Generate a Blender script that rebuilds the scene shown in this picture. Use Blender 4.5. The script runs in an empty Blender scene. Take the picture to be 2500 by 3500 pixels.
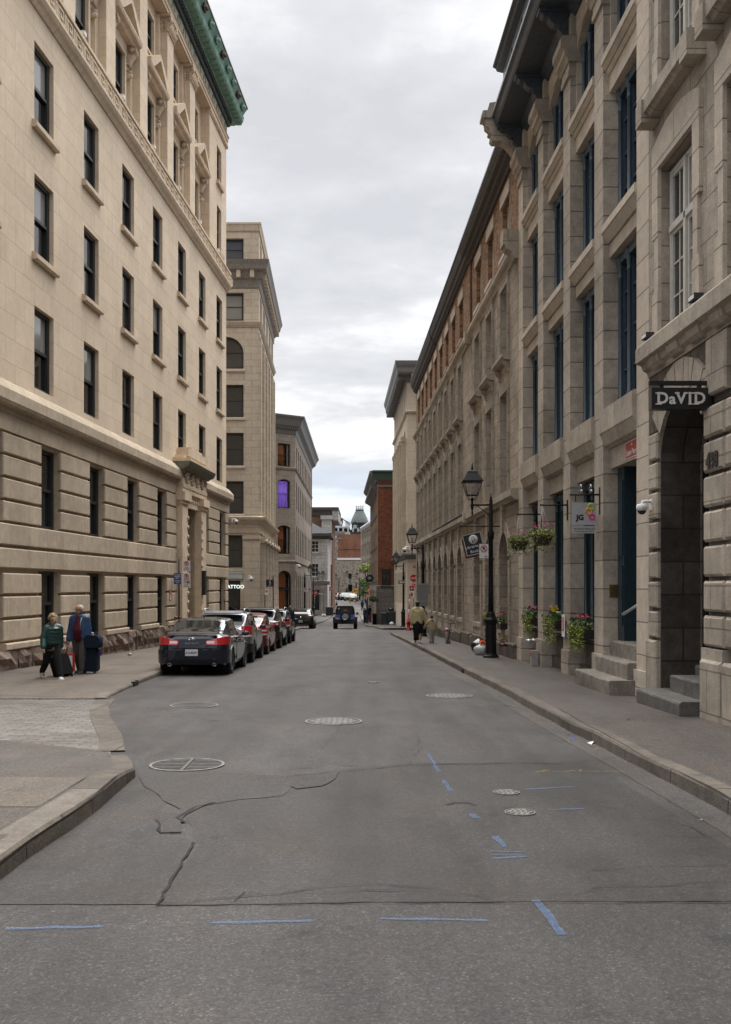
import bpy, bmesh, math, random
from mathutils import Matrix, Vector, noise
R = math.radians
random.seed(7)
sc = bpy.context.scene
COL = sc.collection
CH = 1.78            # eye height above the road
F_PX, CX, HY = 3500.0, 1250.0, 2005.0

# ------------------------------------------------------------------ helpers
PROFILE = [(-400, 4.0), (-30, .4), (0, 0), (26, -.43), (45, -.77), (62, -1.1), (78, -1.45), (95, -1.87), (115, -2.1),
           (150, -2.15), (165, -2.05), (193, -1.0), (900, -1.0)]
def zr(Y):
    for (a, za), (b, zb) in zip(PROFILE, PROFILE[1:]):
        if Y <= b:
            return za + (zb - za) * (Y - a) / (b - a)
    return -1.0
def at(px, py, Y):
    """photo pixel + distance -> point"""
    return Vector(((px - CX) / F_PX * Y, Y, CH + (HY - py) / F_PX * Y))
def onground(px, py, lift=0.0):
    lo, hi = 2.0, 420.0
    for _ in range(50):
        m = (lo + hi) / 2
        if CH + (HY - py) / F_PX * m > zr(m) + lift: lo = m
        else: hi = m
    return Vector(((px - CX) / F_PX * lo, lo, zr(lo) + lift))

def T(x, y, z): return Matrix.Translation((x, y, z))
def RZ(a): return Matrix.Rotation(a, 4, 'Z')
def RX(a): return Matrix.Rotation(a, 4, 'X')
def RY(a): return Matrix.Rotation(a, 4, 'Y')

def catmull(p, n):
    """smooth list of equal-length tuples, n steps per segment"""
    out = []
    P = [p[0]] + list(p) + [p[-1]]
    for i in range(1, len(P) - 2):
        a, b, c, d = P[i-1], P[i], P[i+1], P[i+2]
        for k in range(n):
            t = k / n
            out.append(tuple(.5 * (2*B + (C-A)*t + (2*A-5*B+4*C-D)*t*t + (3*B-A-3*C+D)*t**3) for A, B, C, D in zip(a, b, c, d)))
    out.append(tuple(p[-1]))
    return out

class MB:
    """collects faces in metres; build() links ONE mesh object"""
    def __init__(s): s.v, s.f, s.m, s.sm = [], [], [], []
    def poly(s, pts, m=0, sm=False):
        i = len(s.v); s.v += [tuple(p) for p in pts]; s.f.append(tuple(range(i, i + len(pts)))); s.m.append(m); s.sm.append(sm); return s
    def box(s, x0, x1, y0, y1, z0, z1, m=0):
        if x0 > x1: x0, x1 = x1, x0
        if y0 > y1: y0, y1 = y1, y0
        if z0 > z1: z0, z1 = z1, z0
        i = len(s.v)
        s.v += [(x0,y0,z0),(x1,y0,z0),(x1,y1,z0),(x0,y1,z0),(x0,y0,z1),(x1,y0,z1),(x1,y1,z1),(x0,y1,z1)]
        for f in ((0,3,2,1),(4,5,6,7),(0,1,5,4),(1,2,6,5),(2,3,7,6),(3,0,4,7)):
            s.f.append(tuple(i + k for k in f)); s.m.append(m); s.sm.append(False)
        return s
    def cbox(s, x0, x1, y0, y1, z0, z1, c=.03, m=0):
        """block with its outer (y1) face chamfered"""
        i = len(s.v)
        s.v += [(x0,y0,z0),(x1,y0,z0),(x1,y0,z1),(x0,y0,z1)]
        yc = y1 - c if y1 > y0 else y1 + c
        s.v += [(x0,yc,z0),(x1,yc,z0),(x1,yc,z1),(x0,yc,z1)]
        s.v += [(x0+c,y1,z0+c),(x1-c,y1,z0+c),(x1-c,y1,z1-c),(x0+c,y1,z1-c)]
        for k in range(4):
            n = (k + 1) % 4
            s.f += [(i+k, i+n, i+4+n, i+4+k), (i+4+k, i+4+n, i+8+n, i+8+k)]; s.m += [m, m]; s.sm += [False]*2
        s.f += [(i+8,i+9,i+10,i+11), (i+3,i+2,i+1,i)]; s.m += [m, m]; s.sm += [False]*2
        return s
    def loft(s, rings, closed=True, cap=True, m=0, sm=True):
        i = len(s.v); n = len(rings[0])
        for r in rings: s.v += [tuple(p) for p in r]
        for a in range(len(rings) - 1):
            for k in range(n if closed else n - 1):
                q = (k + 1) % n
                s.f.append((i+a*n+k, i+a*n+q, i+(a+1)*n+q, i+(a+1)*n+k)); s.m.append(m); s.sm.append(sm)
        if cap and closed:
            s.f.append(tuple(i + k for k in range(n))[::-1]); s.f.append(tuple(i + (len(rings)-1)*n + k for k in range(n))); s.m += [m, m]; s.sm += [False]*2
        return s
    def tube(s, pts, r, n=8, m=0, cap=True, sm=True):
        pts = [Vector(p) for p in pts]; rings = []
        for k, p in enumerate(pts):
            d = (pts[min(k+1, len(pts)-1)] - pts[max(k-1, 0)]).normalized()
            a = Vector((0, 0, 1)) if abs(d.z) < .95 else Vector((0, 1, 0))
            x = d.cross(a).normalized(); y = x.cross(d).normalized()
            rr = r[k] if isinstance(r, (list, tuple)) else r
            rings.append([p + (x * math.cos(t) + y * math.sin(t)) * rr for t in (2*math.pi*j/n for j in range(n))])
        return s.loft(rings, True, cap, m, sm)
    def lathe(s, prof, n=16, M=None, m=0, sm=True):
        M = M or Matrix.Identity(4)
        return s.loft([[M @ Vector((r*math.cos(2*math.pi*j/n), r*math.sin(2*math.pi*j/n), z)) for j in range(n)] for r, z in prof], True, True, m, sm)
    def prism(s, pts, y0, y1, m=0):
        """outline in (x, z) pushed from y0 to y1"""
        return s.loft([[(x, y0, z) for x, z in pts], [(x, y1, z) for x, z in pts]], True, True, m, False)
    def run(s, prof, x0, x1, m=0):
        """profile in (y, z) run from x0 to x1"""
        return s.loft([[(x0, y, z) for y, z in prof], [(x1, y, z) for y, z in prof]], True, True, m, False)
    def runm(s, prof, x0, x1, a0=0, a1=0, m=0):
        """like run, with mitred ends: the end moves out by a * projection"""
        return s.loft([[(x0-a0*y, y, z) for y, z in prof], [(x1+a1*y, y, z) for y, z in prof]], True, True, m, False)
    def ball(s, c, r, nu=10, nv=7, jit=0, m=0):
        if not isinstance(r, (tuple, list)): r = (r, r, r)
        rings = []
        for b in range(nv + 1):
            ph = math.pi * b / nv; ring = []
            for a in range(nu):
                th = 2*math.pi*a/nu; k = 1 + (random.uniform(-jit, jit) if jit else 0)
                sp = max(math.sin(ph), .02)
                ring.append((c[0]+r[0]*k*sp*math.cos(th), c[1]+r[1]*k*sp*math.sin(th), c[2]-r[2]*k*math.cos(ph)))
            rings.append(ring)
        return s.loft(rings, True, True, m, True)
    def add(s, o, M=None):
        i = len(s.v); s.v += [tuple(M @ Vector(p)) if M else p for p in o.v]; s.f += [tuple(i + k for k in f) for f in o.f]; s.m += o.m; s.sm += o.sm; return s
    def mesh(s, name, mats, flip=1):
        me = bpy.data.meshes.new(name)
        V = s.v if flip == 1 else [(x, -y, z) for x, y, z in s.v]
        Fc = s.f if flip == 1 else [f[::-1] for f in s.f]
        me.from_pydata(V, [], Fc)
        if not isinstance(mats, (list, tuple)): mats = [mats]
        for a in mats: me.materials.append(a)
        me.polygons.foreach_set('material_index', s.m); me.polygons.foreach_set('use_smooth', s.sm)
        uv = me.uv_layers.new(name='UVMap').data
        co = me.vertices
        for p in me.polygons:
            n = p.normal; ax, ay, az = abs(n.x), abs(n.y), abs(n.z)
            for li in p.loop_indices:
                c = co[me.loops[li].vertex_index].co
                uv[li].uv = (c.x, c.y) if az > ax and az > ay else ((c.x, c.z) if ay >= ax else (c.y + .37, c.z))
        me.update(); return me
    def build(s, name, mats, parent=None, M=None, flip=1):
        return link(name, s.mesh(name, mats, flip), parent, M)

def link(name, data, parent=None, M=None):
    o = bpy.data.objects.new(name, data); COL.objects.link(o)
    if parent: o.parent = parent
    if M is not None: o.matrix_basis = M
    return o
def tag(o, label, cat, group=None):
    o['label'] = label; o['category'] = cat
    if group: o['group'] = group
    return o
def thing(name, label, cat, M, group=None):
    o = link(name, None, None, M); o.empty_display_size = .2
    return tag(o, label, cat, group)
def struct(o): o['kind'] = 'structure'; return o
def dup(o, parent=None, M=None):
    c = o.copy(); COL.objects.link(c)
    if parent: c.parent = parent
    if M is not None: c.matrix_basis = M
    for ch in o.children: dup(ch, c)
    return c
def text(name, body, size, mat, parent, M, bold=0, ext=.002, align='CENTER', sx=1.0):
    cu = bpy.data.curves.new(name, 'FONT'); cu.body = body; cu.size = size; cu.extrude = ext; cu.offset = bold; cu.resolution_u = 3
    cu.align_x = align; cu.align_y = 'CENTER'; cu.materials.append(mat)
    o = link(name, cu, parent, M @ RX(R(90)) @ Matrix.Diagonal((sx, 1, 1, 1))); TEXTS.append(o); return o
TEXTS = []
def texts_to_meshes():
    bpy.context.view_layer.update(); dg = bpy.context.evaluated_depsgraph_get()
    for o in TEXTS:
        me = bpy.data.meshes.new_from_object(o.evaluated_get(dg)); n = link('lettering', me, o.parent, o.matrix_basis.copy()); n.name = o.name
        bpy.data.objects.remove(o)

class Frame:
    """a facade: u along it, w out of it towards the street, z up; s = -1 where the street is on the local -y side"""
    def __init__(f, root, M, s): f.root, f.M, f.s, f.cache = root, M, s, {}
    def obj(f, mb, name, mats, u=0, w=0, z=0, parent=None):
        if parent: return mb.build(name, mats, parent, T(u, f.s*w, z), f.s)
        return mb.build(name, mats, f.root, f.M @ T(u, f.s*w, z), f.s)
    def place(f, key, make, u, w, z):
        """shared meshes: make() -> [(name, mb, mats), children...]"""
        if key not in f.cache:
            (n, mb, mt), *kids = make()
            f.cache[key] = (n, mb.mesh(n, mt, f.s), [(kn, kmb.mesh(kn, km, f.s)) for kn, kmb, km in kids])
        n, me, kids = f.cache[key]
        o = link(n, me, f.root, f.M @ T(u, f.s*w, z))
        for kn, km in kids: link(kn, km, o, Matrix.Identity(4))
        return o

def arc_pts(u0, u1, z1, rise, n=10):
    """points of an arch springing at z1-rise and crowning at z1 (rise = half span: round)"""
    c = (u0 + u1) / 2; h = (u1 - u0) / 2
    rad = (h*h + rise*rise) / (2*rise); zc = z1 - rad
    a0 = math.asin(min(1, h / rad))
    if rise > h: a0 = math.pi - a0
    return [(c + rad*math.sin(a), zc + rad*math.cos(a)) for a in (-a0 + 2*a0*k/n for k in range(n+1))]

def wall(mb, u0, u1, z0, z1, ops=(), w=0, d=.3, m=0, mr=None):
    """wall sheet with real openings (u0,u1,z0,z1[,rise]) and their reveals going back d"""
    if mr is None: mr = m
    ops = [o for o in ops if o[0] < u1 and o[1] > u0 and o[2] < z1 and o[3] > z0]
    us = sorted({u0, u1, *[min(max(o[k], u0), u1) for o in ops for k in (0, 1)]}); zs = sorted({z0, z1, *[min(max(o[k], z0), z1) for o in ops for k in (2, 3)]})
    for a, b in zip(us, us[1:]):
        run = None
        for c, e in list(zip(zs, zs[1:])) + [(None, None)]:
            solid = c is not None and not any(o[0] < (a+b)/2 < o[1] and o[2] < (c+e)/2 < o[3] for o in ops)
            if solid: run = [c, e] if run is None else [run[0], e]
            elif run:
                mb.poly([(a,w,run[0]),(b,w,run[0]),(b,w,run[1]),(a,w,run[1])], m); run = None
    for o in ops:
        a, b, c, e = o[:4]; rise = o[4] if len(o) > 4 else 0; v = w - d; t = e - rise
        mb.poly([(a,w,c),(a,w,t),(a,v,t),(a,v,c)], mr); mb.poly([(b,w,c),(b,v,c),(b,v,t),(b,w,t)], mr)
        mb.poly([(a,w,c),(a,v,c),(b,v,c),(b,w,c)], mr)
        if rise:
            ap = arc_pts(a, b, e, rise, 12); h = len(ap)//2
            mb.poly([(a,w,e)] + [(x,w,z) for x, z in ap[:h+1]][::-1], m) ; mb.poly([(b,w,e)] + [(x,w,z) for x, z in ap[h:]], m)
            for p, q in zip(ap, ap[1:]): mb.poly([(p[0],w,p[1]),(q[0],w,q[1]),(q[0],v,q[1]),(p[0],v,p[1])], mr)
        else: mb.poly([(a,w,e),(b,w,e),(b,v,e),(a,v,e)], mr)
    return mb
def shell(mb, u0, u1, z0, z1, depth, w=-.55, m=0):
    """ends, back and roof behind a facade"""
    mb.poly([(u0,-.001+w,z0),(u0,w,z1),(u0,-depth,z1),(u0,-depth,z0)], m); mb.poly([(u1,w,z0),(u1,w,z1),(u1,-depth,z1),(u1,-depth,z0)], m)
    mb.poly([(u0,-depth,z0),(u1,-depth,z0),(u1,-depth,z1),(u0,-depth,z1)], m); mb.poly([(u0,w,z1),(u1,w,z1),(u1,-depth,z1),(u0,-depth,z1)], m)
    mb.poly([(u0,w,z0),(u1,w,z0),(u1,w,z1),(u0,w,z1)], m)
    return mb

def win_frame(W, H, t=.08, d=.09, nv=0, hs=(), rise=0, bt=.035, mt=None):
    """window frame centred on u=0 standing on z=0, outer face at w=0; hs = heights of horizontal bars (share of H)"""
    mb = MB(); h = W/2
    if rise:
        o = [(-h, 0), (h, 0)] + arc_pts(-h, h, H, rise, 10)[::-1]
        i = [(-h+t, t), (h-t, t)] + arc_pts(-h+t, h-t, H-t, max(rise - t*.5, .05), 10)[::-1]
        n = len(o)
        for k in range(n):
            q = (k+1) % n
            mb.poly([(o[k][0],0,o[k][1]),(o[q][0],0,o[q][1]),(i[q][0],0,i[q][1]),(i[k][0],0,i[k][1])])
            mb.poly([(i[k][0],0,i[k][1]),(i[q][0],0,i[q][1]),(i[q][0],-d,i[q][1]),(i[k][0],-d,i[k][1])])
    else:
        mb.box(-h, -h+t, -d, 0, 0, H); mb.box(h-t, h, -d, 0, 0, H); mb.box(-h+t, h-t, -d, -.002, H-t, H); mb.box(-h+t, h-t, -d, -.002, 0, t)
    for k in range(nv):
        x = -h + W*(k+1)/(nv+1); mb.box(x-bt/2, x+bt/2, -d+.012, -.012, t, H - t - (rise*.15 if rise else 0))
    for s in hs: mb.box(-h+t, h-t, -d+.016, -.016, H*s - (mt or bt)/2, H*s + (mt or bt)/2)
    return mb
def pane(W, H, rise=0, w=-.07):
    h = W/2 - .01
    p = [(-h, .01), (h, .01)] + (arc_pts(-h, h, H-.01, rise, 10)[::-1] if rise else [(h, H-.01), (-h, H-.01)])
    return MB().poly([(x, w, z) for x, z in p])
def split_pane(W, H, f=.5, w=-.07):
    """a pane whose two sashes sit a few cm apart"""
    h = W/2 - .01
    return MB().poly([(-h,w-.03,.01),(h,w-.03,.01),(h,w-.03,H*f),(-h,w-.03,H*f)]).poly([(-h,w,H*f),(h,w,H*f),(h,w,H-.01),(-h,w,H-.01)])

# ------------------------------------------------------------------ materials
def newmat(name):
    m = bpy.data.materials.new(name); m.use_nodes = True; nt = m.node_tree
    return m, nt, nt.nodes['Principled BSDF']
def nd(nt, typ, **k):
    n = nt.nodes.new(typ)
    for a, b in k.items():
        if a in n.inputs: n.inputs[a].default_value = b
        else: setattr(n, a, b)
    return n
def c4(c, k=1.0): return (min(c[0]*k, 1), min(c[1]*k, 1), min(c[2]*k, 1), 1)
def mixc(nt, a, b, fac, typ='MULTIPLY'):
    n = nt.nodes.new('ShaderNodeMix'); n.data_type = 'RGBA'; n.blend_type = typ
    for sock, v in ((n.inputs[0], fac), (n.inputs[6], a), (n.inputs[7], b)):
        if hasattr(v, 'is_output'): nt.links.new(v, sock)
        else: sock.default_value = v
    return n.outputs[2]
def ramp(nt, src, stops):
    n = nt.nodes.new('ShaderNodeValToRGB'); e = n.color_ramp.elements
    while len(e) < len(stops): e.new(.5)
    for k, (p, c) in enumerate(stops):
        e[k].position = p; e[k].color = c if isinstance(c, tuple) else (c, c, c, 1)
    nt.links.new(src, n.inputs[0]); return n.outputs[0]
def coords(nt, kind='Object', scale=None):
    t = nt.nodes.new('ShaderNodeTexCoord'); o = t.outputs[kind]
    if scale:
        mp = nt.nodes.new('ShaderNodeMapping'); mp.inputs['Scale'].default_value = scale; nt.links.new(o, mp.inputs[0]); o = mp.outputs[0]
    return o
def noise_(nt, vec, scale, detail=4, rough=.6):
    n = nd(nt, 'ShaderNodeTexNoise', Scale=scale, Detail=detail, Roughness=rough); nt.links.new(vec, n.inputs['Vector']); return n.outputs['Fac']
def bump(nt, src, strength, dist, chain=None):
    b = nd(nt, 'ShaderNodeBump', Strength=strength, Distance=dist); nt.links.new(src, b.inputs['Height'])
    if chain: nt.links.new(chain, b.inputs['Normal'])
    return b.outputs[0]

def plain(name, c, rough=.6, metal=0, coat=0, var=.12, bs=0, vs=9, spec=None):
    m, nt, b = newmat(name)
    b.inputs['Roughness'].default_value = rough; b.inputs['Metallic'].default_value = metal; b.inputs['Coat Weight'].default_value = coat; b.inputs['Coat Roughness'].default_value = .04
    if spec is not None: b.inputs['Specular IOR Level'].default_value = spec
    if var:
        f = noise_(nt, coords(nt), vs, 5, .65)
        nt.links.new(mixc(nt, c4(c), ramp(nt, f, [(.25, 1-var*1.6), (.75, 1+var*.6)]), 1.0), b.inputs['Base Color'])
        if bs: nt.links.new(bump(nt, f, bs, .02), b.inputs['Normal'])
    else: b.inputs['Base Color'].default_value = c4(c)
    return m
def emit(name, c, s):
    m, nt, b = newmat(name); b.inputs['Base Color'].default_value = c4(c); b.inputs['Emission Color'].default_value = c4(c); b.inputs['Emission Strength'].default_value = s; return m
def masonry(name, c, bw=.9, bh=.45, mort=.012, mk=.55, var=.07, blotch=.22, streak=.25, grain=.25, bs=.35, c2=None, rough=.85, stain=(.33, .3, .28), offset=.5):
    """coursed stone or brick on the metre UVs: block tints, joints, weather streaks, grain"""
    m, nt, b = newmat(name); b.inputs['Roughness'].default_value = rough; b.inputs['Specular IOR Level'].default_value = .25
    uv = coords(nt, 'UV'); ob = coords(nt)
    br = nd(nt, 'ShaderNodeTexBrick', Scale=1.0, offset=offset)
    br.inputs['Brick Width'].default_value = bw; br.inputs['Row Height'].default_value = bh; br.inputs['Mortar Size'].default_value = mort
    br.inputs['Mortar Smooth'].default_value = .2; br.inputs['Bias'].default_value = 0
    br.inputs['Color1'].default_value = c4(c, 1+var); br.inputs['Color2'].default_value = c4(c2 or c, 1-var); br.inputs['Mortar'].default_value = c4(c, mk)
    wob = nd(nt, 'ShaderNodeTexNoise', Scale=1.3, Detail=2.0); nt.links.new(uv, wob.inputs['Vector'])
    mv = nt.nodes.new('ShaderNodeVectorMath'); mv.operation = 'MULTIPLY_ADD'; mv.inputs[1].default_value = (.012, .012, 0); nt.links.new(wob.outputs['Color'], mv.inputs[0]); nt.links.new(uv, mv.inputs[2])
    nt.links.new(mv.outputs[0], br.inputs['Vector'])
    big = noise_(nt, ob, .45, 5, .62); st = noise_(nt, coords(nt, 'UV', (2.6, .16, 1)), 1.0, 5, .65); fine = noise_(nt, ob, 38, 3, .7); mid = noise_(nt, ob, 5, 4, .6)
    col = mixc(nt, br.outputs['Color'], ramp(nt, big, [(.3, 1-blotch), (.7, 1+blotch*.45)]), 1.0)
    col = mixc(nt, col, ramp(nt, mid, [(.3, 1-blotch*.6), (.7, 1+blotch*.3)]), 1.0)
    col = mixc(nt, col, ramp(nt, fine, [(.25, 1-grain), (.75, 1+grain*.5)]), 1.0)
    sf = ramp(nt, st, [(.52, 0.0), (.78, streak)])
    col = mixc(nt, col, tuple(c4((c[0]*stain[0]*1.3, c[1]*stain[1]*1.3, c[2]*stain[2]*1.3))), sf, 'MIX')
    nt.links.new(col, b.inputs['Base Color'])
    inv = nt.nodes.new('ShaderNodeMath'); inv.operation = 'SUBTRACT'; inv.inputs[0].default_value = 1; nt.links.new(br.outputs['Fac'], inv.inputs[1])
    n1 = bump(nt, inv.outputs[0], .6, .012); n2 = bump(nt, fine, bs, .01, n1); nt.links.new(bump(nt, mid, bs*.8, .03, n2), b.inputs['Normal'])
    return m
def rubble(name, c, scale=3.2, var=.35):
    m, nt, b = newmat(name); b.inputs['Roughness'].default_value = .9
    uv = coords(nt, 'UV', (scale, scale*1.5, 1))
    v = nd(nt, 'ShaderNodeTexVoronoi', Scale=1.0, voronoi_dimensions='2D'); nt.links.new(uv, v.inputs['Vector'])
    e = nd(nt, 'ShaderNodeTexVoronoi', Scale=1.0, voronoi_dimensions='2D', feature='DISTANCE_TO_EDGE'); nt.links.new(uv, e.inputs['Vector'])
    bw = nt.nodes.new('ShaderNodeRGBToBW'); nt.links.new(v.outputs['Color'], bw.inputs[0])
    col = mixc(nt, c4(c), ramp(nt, bw.outputs[0], [(.15, 1-var*1.6), (.6, 1.0), (.9, 1+var*.5)]), 1.0)
    col = mixc(nt, col, c4(c, .8), ramp(nt, e.outputs['Distance'], [(.02, 1.0), (.07, 0.0)]), 'MIX')
    fine = noise_(nt, coords(nt), 20, 4); col = mixc(nt, col, ramp(nt, fine, [(.3, .75), (.7, 1.12)]), 1.0)
    nt.links.new(col, b.inputs['Base Color'])
    nt.links.new(bump(nt, ramp(nt, e.outputs['Distance'], [(.0, 0.0), (.12, 1.0)]), .7, .04), b.inputs['Normal'])
    return m
def glass(name, c=(.012, .014, .016), rough=.03, wob=.02, metal=0):
    m, nt, b = newmat(name); b.inputs['Roughness'].default_value = rough; b.inputs['IOR'].default_value = 1.6; b.inputs['Metallic'].default_value = metal
    n = noise_(nt, coords(nt), 1.4, 1); b.inputs['Base Color'].default_value = c4(c)
    nt.links.new(bump(nt, n, wob, .3), b.inputs['Normal']); return m
def asphalt(name, c, blot=.3, speck=.6, sc_=85, bs=.5, warm=(1.12, 1.0, .9)):
    m, nt, b = newmat(name); b.inputs['Specular IOR Level'].default_value = .4
    ob = coords(nt)
    v = nd(nt, 'ShaderNodeTexVoronoi', Scale=sc_); nt.links.new(ob, v.inputs['Vector'])
    bw = nt.nodes.new('ShaderNodeRGBToBW'); nt.links.new(v.outputs['Color'], bw.inputs[0])
    col = mixc(nt, c4(c), ramp(nt, bw.outputs[0], [(.1, 1-speck*.75), (.5, 1.0), (.78, 1+speck*.6), (.95, 1+speck*3.2)]), 1.0)
    g = noise_(nt, ob, 26, 4, .7); col = mixc(nt, col, ramp(nt, g, [(.3, .72), (.7, 1.22)]), 1.0)
    big = noise_(nt, ob, .33, 6, .62); col = mixc(nt, col, ramp(nt, big, [(.28, 1-blot), (.5, 1.0), (.75, 1+blot*.8)]), 1.0)
    lane = noise_(nt, coords(nt, 'Object', (1.15, .05, 1)), 1.0, 4, .6); col = mixc(nt, col, ramp(nt, lane, [(.3, 1-blot*.6), (.7, 1+blot*.5)]), 1.0)
    spot = noise_(nt, ob, 2.1, 5, .7); col = mixc(nt, col, ramp(nt, spot, [(.26, .5), (.42, 1.0)]), 1.0)
    md = noise_(nt, coords(nt, 'Object', (1, .35, 1)), 1.7, 5, .65); col = mixc(nt, col, ramp(nt, md, [(.3, 1-blot*.7), (.7, 1+blot*.45)]), 1.0)
    wf = noise_(nt, ob, .9, 3); col = mixc(nt, col, (warm[0], warm[1], warm[2], 1), ramp(nt, wf, [(.4, 0.0), (.7, 1.0)]))
    nt.links.new(col, b.inputs['Base Color'])
    nt.links.new(ramp(nt, big, [(.3, .56), (.7, .80)]), b.inputs['Roughness'])
    n1 = bump(nt, bw.outputs[0], bs, .006); nt.links.new(bump(nt, g, bs, .012, n1), b.inputs['Normal'])
    return m
def leafmat(name, c, c2):
    m, nt, b = newmat(name); b.inputs['Roughness'].default_value = .55
    g = nt.nodes.new('ShaderNodeNewGeometry')
    nt.links.new(ramp(nt, g.outputs['Random Per Island'], [(0, c4(c)), (1, c4(c2))]), b.inputs['Base Color'])
    b.inputs['Subsurface Weight'].default_value = 0; return m

M = {}
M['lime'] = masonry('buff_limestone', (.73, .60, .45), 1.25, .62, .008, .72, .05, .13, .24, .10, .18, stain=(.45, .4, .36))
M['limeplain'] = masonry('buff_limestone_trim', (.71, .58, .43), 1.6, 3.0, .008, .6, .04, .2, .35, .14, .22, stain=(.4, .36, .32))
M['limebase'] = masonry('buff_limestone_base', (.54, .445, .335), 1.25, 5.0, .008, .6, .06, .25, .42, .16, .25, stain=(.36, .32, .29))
M['granite'] = masonry('pink_granite', (.27, .20, .16), 9, 9, 0, .6, .1, .5, .45, .55, 1.0, stain=(.3, .28, .26))
M['bstone'] = masonry('cream_limestone', (.60, .51, .40), .9, .42, .012, .6, .06, .18, .25, .15, .22)
M['gstone'] = masonry('grey_brown_stone', (.47, .405, .33), 1.0, .6, .014, .58, .10, .34, .45, .28, .4)
M['gplain'] = masonry('grey_stone_trim', (.46, .395, .32), 1.4, 3.0, .01, .45, .08, .34, .45, .26, .4)
M['pier'] = masonry('ashlar_pier_stone', (.46, .40, .33), 60.0, .58, .014, .45, .12, .36, .5, .28, .4)
M['pierlight'] = masonry('smooth_pier_stone', (.57, .49, .40), 60.0, .58, .012, .4, .07, .26, .3, .22, .3)
M['rough'] = masonry('rock_faced_stone', (.45, .38, .305), .75, .36, .016, .6, .14, .4, .4, .45, .9)
M['wet'] = masonry('stained_stone', (.17, .142, .12), 1.2, .55, .02, .4, .2, .5, .6, .4, .5)
M['brickor'] = masonry('orange_brick', (.36, .215, .125), .22, .075, .009, .55, .24, .3, .15, .3, .3, c2=(.25, .13, .07))
M['brickred'] = masonry('red_brick', (.25, .10, .06), .24, .078, .01, .8, .2, .28, .3, .25, .25, c2=(.19, .072, .042))
M['brickbr'] = masonry('brown_brick', (.22, .13, .09), .24, .08, .01, .7, .25, .35, .2, .3, .3)
M['brickfar'] = masonry('weathered_red_brick', (.33, .16, .105), .24, .08, .01, .75, .22, .35, .3, .3, .3)
M['white_st'] = masonry('whitewashed_stone', (.52, .50, .47), .8, .42, .015, .5, .08, .4, .35, .25, .4)
M['rubble'] = rubble('rubble_stone', (.36, .31, .26))
M['cream'] = masonry('pale_cream_stone', (.62, .53, .415), 1.2, .6, .008, .6, .04, .12, .15, .1, .15)
M['glass'] = glass('dark_glass'); M['glass2'] = glass('dim_glass', (.03, .032, .034), .05)
M['reflblind'] = glass('reflection_and_blind_glass', (.23, .235, .22), .06); M['gblue'] = glass('bluish_glass', (.05, .065, .09), .05)  # pale colour paints sky reflections on buff sashes; a blind on cream block
M['frame'] = plain('charcoal_window_paint', (.022, .024, .027), .45); M['black'] = plain('black_paint', (.012, .012, .013), .4)
M['blackm'] = plain('matte_black', (.008, .008, .008), .8); M['blue'] = plain('slate_blue_paint', (.042, .068, .092), .45, 0, 0, .2)
M['teal'] = plain('dark_teal_paint', (.014, .033, .042), .4, 0, 0, .2); M['whitep'] = plain('white_window_paint', (.55, .53, .48), .5)
M['copper'] = plain('verdigris_copper', (.20, .37, .30), .7, .1, 0, .35, .3, 3); M['copperd'] = plain('dark_weathered_copper', (.05, .062, .06), .7, .1, 0, .3, .2, 3)
M['copperl'] = plain('pale_copper_frieze', (.40, .44, .36), .75, 0, 0, .15); M['bronze'] = plain('brown_copper_ornament', (.10, .075, .06), .7, .2, 0, .3)
M['lead'] = plain('blue_grey_roof_metal', (.075, .088, .105), .5, .2, 0, .25); M['leadl'] = plain('pale_roof_metal', (.30, .33, .36), .4, .4, 0, .15)
M['wood'] = plain('dark_eave_wood', (.08, .068, .06), .8, 0, 0, .4); M['greyp'] = plain('grey_cornice_paint', (.18, .178, .172), .6, 0, 0, .2)
M['white'] = plain('white_paint', (.75, .75, .74), .5, 0, 0, .04); M['red'] = plain('red_sign_paint', (.50, .015, .022), .45, 0, 0, .05)
M['steel'] = plain('brushed_steel', (.50, .50, .51), .4, .45, 0, .12); M['chrome'] = plain('chrome', (.75, .75, .76), .12, 1, 0, 0)
M['slate'] = plain('grey_slate', (.06, .06, .063), .85, 0, 0, .2, 0, 9, .2)
# ------------------------------------------------------------------ ground
M['road'] = asphalt('road_asphalt', (.053, .050, .049), .55, .42, 95, .5, (1.1, 1, .93))
M['roadn'] = asphalt('coarse_near_asphalt', (.049, .0465, .0455), .42, .5, 92, .5, (1.08, 1, .95))
M['patch'] = asphalt('dark_patch_asphalt', (.044, .041, .040), .25, .5)
M['walk'] = asphalt('pavement_asphalt', (.076, .067, .060), .3, .5, 95, .4)
M['walkb'] = asphalt('brown_pavement', (.112, .095, .078), .25, .45, 95, .4)
M['conc'] = plain('worn_concrete', (.22, .20, .175), .85, 0, 0, .25, .3, 6)
M['kerb'] = masonry('granite_kerb', (.185, .16, .135), 1.5, 9, .012, .3, .15, .4, .2, .4, .6)
M['crack'] = plain('tar_crack', (.018, .017, .016), .9, 0, 0, .3)
M['bluemark'] = None
M['iron'] = plain('worn_cast_iron', (.24, .23, .22), .6, .3, 0, .3); M['ironm'] = plain('rusty_iron', (.13, .125, .12), .7, .3, 0, .3); M['irond'] = plain('dark_cast_iron', (.085, .082, .08), .8, .1, 0, .3)
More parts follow.
